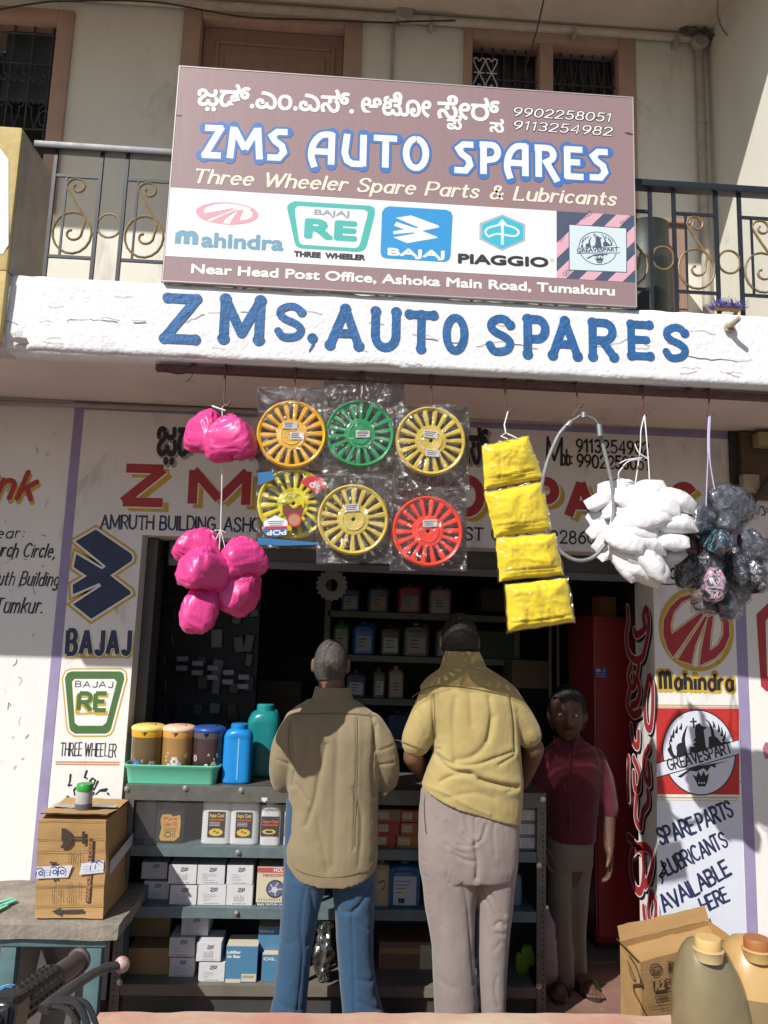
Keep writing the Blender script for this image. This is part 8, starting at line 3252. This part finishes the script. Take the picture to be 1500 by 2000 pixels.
M_TAPE = mat('white_parcel_tape', (.62, .64, .68), .3, mottle=.08, mscale=30)
M_TBL = mat('tape_blue_print', (.03, .07, .25), .4)
for q4, sw in ((((256, 690), (500, 683), (470, 768), (254, 772)), ((284, 735), (380, 728), (430, 730))), (((560, 672), (714, 652), (712, 740), (545, 752)), ((655, 700), (688, 695)))):
    L.item()
    tl, tr, br, bl = q4
    for k in range(6):
        f0, f1 = k/6, (k+1)/6
        L[M_TAPE, 2].poly(c3(*[(p[0]+(q[0]-p[0])*f, p[1]+(q[1]-p[1])*f) for p, q, f in ((tl, tr, f0), (tl, tr, f1), (bl, br, f1), (bl, br, f0))]))
    for k, (x, y) in enumerate(sw):
        L[M_TBL, 3].ring(c3((x, y))[0], .010, .0045, .009)
        L[M_TBL, 3].stroke(spl(c3((x-26, y-30), (x, y-36), (x+26, y-10), (x+20, y+28)), 4), .005, taper=.5)
        L[M_TBL, 3].stroke(c3((x-30, y-10), (x-34, y+22)), .004)
    for k in range(3):
        L[M_TBL, 3].stroke(c3((q4[0][0]+20, q4[0][1]+25+k*18), (q4[0][0]+90, q4[0][1]+23+k*18)), .0012, False)
L.item()
for y in (372, 500, 585, 825, 835, 965):
    p = c3((258-(y-372)*.03, y), (520, y-3+random.uniform(-4, 4)), (715, y+random.uniform(-3, 3)))
    L[mat('carton_crease', (.22, .12, .045), .9), 0].stroke(spl(p, 5), .0022, False)
L.done()
# tape round the side
L = Multi(lambda u, v, o: Vector((A.x+cw+.013+o, u, v)), cbody, 'print')
zt_ = c3((720, 700))[0][1]
L[M_TAPE, 0].poly([(cy0, zt_-.027), (cy0+cdp, zt_-.0), (cy0+cdp, zt_+.05), (cy0, zt_+.027)])
L.done()
mb = MB()
s_h = sheet(lambda u, v: CB_(u, 1, .40+.16*v)+Vector((0, 0, .024)), 24, 6, 4, .007)
part('tape', s_h, mat('silver_tape', (.55, .54, .52), .22, metal=.5, mottle=.3, mscale=30, bump=.8, bscale=30), CX, smooth='all')
# jar on the carton
jc = W(163, 1574, cy0+.10)
jc.z = ctop+.022
JR = thing('small_jar', 'small clear jar with a green lid standing on the battered carton', 'jar', jc)
T = Matrix.Translation(jc)
jr = pxw(14, cy0+.1)
mb = MB()
mb.lathe([(jr*1.02, 0), (jr*1.08, .005), (jr*1.06, .035), (jr*1.0, .07), (jr*.95, .078)], 24, T)
part('body', mb, mat('milky_jar', (.42, .40, .38), .2, coat=.5, mottle=.1), JR, smooth=True)
mb = MB()
mb.lathe([(jr*1.095, .004), (jr*1.09, .024), (jr*1.06, .028)], 24, T)
part('sediment', mb, mat('dark_jar_contents', (.09, .09, .10), .3), JR, smooth=True)
mb = MB()
mb.lathe([(jr*1.06, .079), (jr*1.08, .083), (jr*1.08, .10), (jr*.98, .106), (0, .107)], 28, T)
part('lid', mb, mat('bright_green_lid', (.03, .30, .05), .35), JR, smooth=True)

# ---------------------------------------------------------------- oil carton at the right
ZC = W(1251, 1880, 3.28).z
a0, d0, c0 = WZ(1251, 1880, ZC), WZ(1211, 1839, ZC), WZ(1384, 1797, ZC)
b0 = a0+(c0-d0)
OC = thing('oil_carton', 'open topped brown oil carton with a scallop emblem behind the jerry cans', 'carton', ((a0.x+c0.x)/2, (a0.y+c0.y)/2, 0))
up = Vector((0, 0, 1))
mbx = MB()
zb0 = Vector((0, 0, -ZC+.004))


def wallq(p, q, sd):
    s_h = sheet(lambda u, v: p*(1-u)+q*u+zb0*(1-v), 18, 24, sd, .003)
    n0 = len(s_h.v)
    nn = Vector((q.y-p.y, p.x-q.x, 0)).normalized()*.005
    s_h.v += [p_-nn for p_ in s_h.v[:n0]]
    s_h.f += [tuple(i+n0 for i in f)[::-1] for f in s_h.f[:]]
    mbx.add(s_h.v, s_h.f)


for i, (p, q) in enumerate(((a0, b0), (b0, c0), (c0, d0), (d0, a0))):
    wallq(p, q, 0)
s_h = sheet(lambda u, v: (a0*(1-u)+b0*u)*(1-v)+(d0*(1-u)+c0*u)*v+Vector((0, 0, -.022-.03*math.sin(pi*v))), 16, 14, 3, .006)
mbx.add(s_h.v, s_h.f)
s_h = sheet(lambda u, v: (a0*(1-u)+b0*u)*(1-v)+(d0*(1-u)+c0*u)*v+zb0, 6, 6, 3, .0)
mbx.add(s_h.v, s_h.f)
obody = part('body', mbx, M_CTN, OC, smooth=True)
mb = MB()
for p, q, o_, tilt_ in ((d0, c0, Vector((0, .03, .0)), .05), (d0, a0, Vector((-.02, 0, 0)), .015)):
    s_h = sheet(lambda u, v: p*(1-u)+q*u+(o_+Vector((0, 0, tilt_)))*v, 16, 6, 5, .004)
    n0 = len(s_h.v)
    s_h.v += [p_+Vector((0, .003, .002)) for p_ in s_h.v[:n0]]
    s_h.f += [tuple(i+n0 for i in f)[::-1] for f in s_h.f[:]]
    mb.add(s_h.v, s_h.f)
part('flap', mb, M_CTN, OC, smooth=True)
eu = (b0-a0).normalized()
nf = Vector((eu.y, -eu.x, 0))
O_ = a0+nf*.006


def oc(*pts):
    r = []
    for p in zm(1200, 1500, 4)(*pts):
        w_ = onplane(p[0], p[1], O_, nf)
        r.append(((w_-O_).dot(eu), w_.z))
    return r


L = Multi(lambda u, v, o: O_+eu*u+Vector((0, 0, v-O_.z))+nf*o, obody, 'print')
M_OINK = mat('oil_carton_ink', (.075, .03, .02), .8)
sh_ = oc((300, 1612), (278, 1590), (274, 1570), (285, 1545), (305, 1533), (325, 1530), (345, 1536), (364, 1552), (369, 1572), (360, 1592), (340, 1612), (336, 1618), (304, 1620))
L[M_OINK, 0].stroke(sh_, .0045, closed=True)
for k in range(7):
    x = 284+k*13
    L[M_OINK, 0].stroke(oc((322+(k-3)*5, 1608), (x+ (2 if k == 0 else 0), 1543+abs(k-3)*5)), .0028, False)
L.item()
L[M_OINK, 0].font('Shell', *oc((415, 1536), (520, 1530)), .013, grow=.0008)
L[M_OINK, 0].font('RIMULA', *oc((420, 1588), (600, 1578)), .024, grow=.002)
for k in range(2):
    L[M_OINK, 0].stroke(oc((420, 1600+k*8), (560, 1594+k*8)), .0016, False)
L.item()
L[M_OINK, 0].poly(oc((297, 1668), (398, 1655), (408, 1735), (310, 1755)))
L[M_CTN, 1].font('R2', *oc((320, 1736), (388, 1724)), .032, grow=.0022)
L.item()
L[M_OINK, 0].stroke(oc((402, 1652), (600, 1625), (612, 1700), (415, 1725)), .004, closed=True)
L[M_OINK, 0].font('EXTRA', *oc((428, 1694), (590, 1672)), .023, grow=.0012)
L[M_OINK, 0].poly(oc((414, 1715), (612, 1690), (612, 1700), (416, 1727)))
L.item()
L[M_OINK, 0].stroke(oc((320, 1785), (490, 1758), (498, 1812), (330, 1832)), .003, closed=True)
L[M_OINK, 0].font('15W-40', *oc((340, 1816), (472, 1797)), .016, grow=.0012)
L.item()
for x in (360, 400, 450, 500):
    L[M_OINK, 0].stroke(oc((x, 1900), (x, 1872), (x+20, 1872), (x+20, 1900)), .0024, False)
L[M_OINK, 0].stroke(oc((270, 1868), (520, 1842)), .002, False)
L.done()
e2 = (d0-a0).normalized()
n2 = Vector((-e2.y, e2.x, 0))
if n2.x > 0:
    n2 = -n2
O2 = a0+n2*.006
L = Multi(lambda u, v, o: O2+e2*u+Vector((0, 0, v-O2.z))+n2*o, obody, 'print')


def oc2(*pts):
    r = []
    for p in zm(1200, 1500, 4)(*pts):
        w_ = onplane(p[0], p[1], O2, n2)
        r.append(((w_-O2).dot(e2), w_.z))
    return r


L[M_OINK, 0].stroke(oc2(*spl([(120, 1470), (165, 1540), (195, 1620), (205, 1690), (150, 1700), (165, 1770), (200, 1830), (225, 1890)], 4)), .009)
L[M_OINK, 0].stroke(oc2(*spl([(100, 1500), (125, 1560), (150, 1620), (165, 1650)], 4)), .006)
L[M_OINK, 0].stroke(oc2(*spl([(110, 1560), (140, 1640), (165, 1660)], 4)), .004)
L.done()


# ---------------------------------------------------------------- jerry cans on the kerb
def jerry(capx, capy, xl, xr, Y, cols, lab, level, ang):
    c = W(capx, capy, Y)
    zb = kz+.002
    yc = Y+.10
    w = pxw(xr-xl, yc)/2
    xc = W((xl+xr)/2, 1930, yc).x
    t = thing('jerry_can', lab, 'jerry can', (xc, yc, zb), 'plastic jerry cans on the kerb')
    H = W(capx-35, capy-26, yc).z-zb
    Rz = Matrix.Translation((xc, yc, zb)) @ Matrix.Rotation(rad(ang), 4, 'Z')
    prof = [(.90, .0), (.97, .012), (1.0, .05)]
    nn_ = 30
    for k in range(1, nn_+1):
        v = .05+.95*k/nn_
        t_ = max(0, (v-.52)/.48)
        prof.append((max(.02, (1-t_**2.7)**(1/2.3)*(1-.10*t_))-.01*math.sin(5*v)*(1-t_), v))
    seg = 44
    R = []
    for r, v in prof:
        row = []
        for k in range(seg):
            a = 2*pi*k/seg
            ex = 3.0-.9*max(0, (v-.6)/.4)
            den = (abs(cos(a))**ex+abs(sin(a))**ex)**(1/ex)
            row.append(Rz @ Vector((w*r*cos(a)/den-.42*w*max(0, (v-.30)/.70)**1.3, w*.85*r*sin(a)/den, v*H)))
        R.append(row)
    split = next(i for i, q in enumerate(prof) if q[1] > level)
    mb = MB().rings(R[:split+1])
    part('filled_body', mb, cols[0], t, smooth=True)
    mb = MB().rings(R[split:])
    part('body', mb, cols[1], t, smooth=True)
    # the neck stands on the front of the shoulder
    front_ = min((p for row in R for p in row if p.y < yc), key=lambda p: math.hypot(PIX(p)[0]-capx, PIX(p)[1]-capy-24))
    top = front_+Vector((0, .012, .018))
    mb = MB()
    cr = pxw(24, Y)
    sg = 40
    pr_ = [(cr*.98, .002), (cr*1.0, .006), (cr*1.0, .030), (cr*.93, .036), (0, .036)]
    for r, z in pr_:
        for k in range(sg):
            a = 2*pi*k/sg
            rr = r*(1-.02*(k % 2)) if .004 < z < .032 else r
            mb.v.append(top+Vector((rr*cos(a), rr*sin(a), z)))
    for i in range(len(pr_)-1):
        for k in range(sg):
            mb.f.append((i*sg+k, i*sg+(k+1) % sg, (i+1)*sg+(k+1) % sg, (i+1)*sg+k))
    mb.f.append(tuple(range(sg))[::-1])
    part('cap', mb, cols[2], t, smooth=True)
    mb = MB()
    mb.lathe([(cr*1.05, -.035), (cr*1.12, -.006), (cr*1.2, -.001), (cr*1.1, .003)], 28, Matrix.Translation(top))
    part('collar', mb, cols[3], t, smooth=True)
    mb = MB()
    b0_ = top+Vector((-.016, .014, -.008))
    end = min((p for row in R for p in row), key=lambda p: math.hypot(PIX(p)[0]-capx+40, PIX(p)[1]-capy+14) + (0 if p.y > yc-.03 else 60))+Vector((.004, 0, -.012))
    mid = (b0_+end)/2
    mb.tube(spl([tuple(b0_+Vector((.006, -.002, -.02))), tuple(b0_*.75+end*.25+Vector((0, 0, .022))), tuple(mid+Vector((0, 0, .030))), tuple(b0_*.25+end*.75+Vector((0, 0, .024))), tuple(end)], 5), .0125, 12, flat=.8)
    part('handle', mb, cols[3], t, smooth=True)


jm = lambda n, c, c2=None: mat(n, c, .3, mottle=.2, mscale=5, col2=c2, spec=.5, coat=.35)
jerry(1387, 1848, 1328, 1468, 2.70, (jm('olive_can', (.175, .135, .065), (.12, .095, .05)), jm('olive_can_top', (.23, .185, .10), (.17, .14, .08)), plastic('cream_cap', (.62, .42, .16), .4), jm('cream_handle', (.55, .42, .22))), 'olive grey oil filled jerry can with a cream cap', .55, 14)
jerry(1482, 1850, 1420, 1600, 2.74, (jm('brown_can', (.24, .17, .08), (.17, .125, .07)), jm('amber_can_top', (.50, .32, .12), (.42, .26, .10)), plastic('brown_cap_can', (.36, .14, .045), .4), jm('amber_handle', (.55, .36, .14))), 'amber brown jerry can with a brown cap, cut by the right edge', .72, -6)

# ---------------------------------------------------------------- motorcycle, only its left handlebar in view
M_RUB = mat('worn_black_rubber', (.035, .033, .032), .5, mottle=.3, mscale=40, bump=.6, bscale=120)
M_BRN = mat('dusty_brown_rubber', (.085, .06, .055), .55, mottle=.3, mscale=30)
M_BPL = mat('black_bike_plastic', (.02, .02, .022), .3, mottle=.2)
M_ALU = mat('dark_worn_lever', (.07, .065, .06), .4, metal=.4, mottle=.3, mscale=40)
g1, g0 = W(154, 1876, 1.46), W(22, 1972, 1.26)
dB = (g0-g1).normalized()
MC = thing('motorcycle', 'parked black motorcycle of which only the left grip and lever reach into view', 'motorcycle', (g0.x-.25, g0.y+.05, -.05))


def along(t_):
    return g1+(g0-g1)*t_


mb = MB()
mb.tube([along(.02), along(.42)], [.0165, .0175], 20)
part('grip_sleeve', mb, M_BRN, MC, smooth=True)
mb = MB()
mb.tube([along(-.03), along(-.012), along(.015), along(.03)], [.016, .0205, .0205, .017], 22)
ge = part('grip_end', mb, M_BRN, MC, smooth=True)
mb = MB()
mb.tube([along(-.032), along(-.045)], [.0075, .006], 12)
part('end_screw', mb, M_BOLT, ge, smooth=True)
mb = MB()
L_ = (g0-g1).length
side = dB.cross(Vector((0, 0, 1))).normalized()
upv = side.cross(dB).normalized()
mb.tube([along(.40), along(.43), along(.95), along(1.0)], [.0175, .0235, .0235, .0245], 22)
gp = part('grip', mb, M_RUB, MC, smooth=True)
mb = MB()
for k in range(7):
    for j in range(12):
        a = 2*pi*j/12
        c = along(.47+k*.07)
        p = c+side*cos(a)*.0238+upv*sin(a)*.0238
        q = p+dB*L_*.045
        mb.tube([p, q], .0032, 4)
part('tread', mb, M_RUB, gp)
mb = MB()
mb.tube([along(1.0), along(1.0)+dB*.16, along(1.0)+dB*.26+Vector((.02, -.03, -.03)), along(1.0)+dB*.30+Vector((.05, -.06, -.05))], .011, 12)
part('handlebar', mb, mat('chrome_bar', (.4, .4, .4), .2, metal=1), MC, smooth=True)
mb = MB()
cs = along(1.06)
bmx = bmesh.new()
bmesh.ops.create_cube(bmx, size=1)
bmesh.ops.bevel(bmx, geom=list(bmx.edges), offset=.18, segments=3, affect='EDGES')
Rb = Matrix((dB, side, upv)).transposed().to_4x4()
bmx.transform(Matrix.Translation(cs) @ Rb @ Matrix.Diagonal((.05, .05, .055, 1)))
mb.bm(bmx)
part('switch_housing', mb, M_BPL, MC, smooth=True)
l0, l1 = W(108, 1952, 1.24), W(231, 1885, 1.36)
mb = MB()
pl2 = spl([tuple(W(84, 1972, 1.22)), tuple(l0), tuple(W(150, 1922, 1.28)), tuple(W(195, 1895, 1.33)), tuple(l1)], 6)
mb.tube(pl2, [.010-.0015*i/len(pl2) for i in range(len(pl2))], 12, flat=.75)
lv = part('lever', mb, M_ALU, MC, smooth=True)
mb = MB()
blob(mb, W(238, 1884, 1.365), (.0125, .0125, .0125))
part('lever_ball', mb, mat('chipped_red_ball', (.42, .40, .36), .4, col2=(.40, .05, .05), mottle=.5, mscale=70), lv, smooth='all')
mb = MB()
for k, (p, q, r_) in enumerate((((104, 1958), (150, 1962), (172, 2010)), ((96, 1966), (136, 1975), (160, 2030)), ((112, 1950), (165, 1958), (190, 2010)))):
    mb.tube(spl([tuple(W(*p, 1.23)), tuple(W(*q, 1.20)), tuple(W(*r_, 1.16)), tuple(W(r_[0]+5, r_[1]+60, 1.12))], 6), .0052-.0006*k, 8)
part('cable', mb, M_BPL, MC, smooth=True)
mb = MB()
cc_ = W(14, 1948, 1.34)
blob(mb, cc_, (.022, .02, .018))
blob(mb, cc_+Vector((.018, 0, -.022)), (.018, .018, .014))
part('blue_mirror_clamp', mb, mat('glossy_blue', (.01, .20, .42), .15, coat=1), MC, smooth='all')
# the rest of the machine lies outside the frame
fwd = Vector((.72, -.69, 0))
st = along(1.0)+dB*.30+Vector((.05, -.06, -.08))
mb = MB()
blob(mb, st+fwd*.10+Vector((0, 0, -.06)), (.085, .085, .09))
part('headlight', mb, M_BPL, MC, smooth='all')
ax = Vector((st.x, st.y, .25))+fwd*.20
for s in (-1, 1):
    mb = MB()
    o_ = Vector((-fwd.y, fwd.x, 0))*.075*s
    mb.tube([st+o_+Vector((0, 0, -.04)), ax+o_], .016, 10)
    part('fork_leg', mb, mat('chrome_bar', (.4, .4, .4), .2, metal=1), MC, smooth=True)
mb = MB()
zz = Vector((0, 0, 1))
mb.tube([ax+(fwd*cos(2*pi*k/40)+zz*sin(2*pi*k/40))*.255 for k in range(40)], .042, 12, closed=True)
wl_ = part('front_wheel', mb, M_RUB, MC, smooth=True)
mb = MB()
mb.tube([ax+(fwd*cos(2*pi*k/40)+zz*sin(2*pi*k/40))*.215 for k in range(40)], .014, 8, closed=True)
for k in range(10):
    a = 2*pi*k/10
    mb.tube([ax, ax+(fwd*cos(a)+zz*sin(a))*.212], .004, 5)
part('rim', mb, M_BOLT, wl_, smooth=True)
mb = MB()
tk = st-fwd*.42+Vector((0, 0, -.12))
blob(mb, tk, (.24, .24, .13))
part('tank', mb, M_BPL, MC, smooth='all')
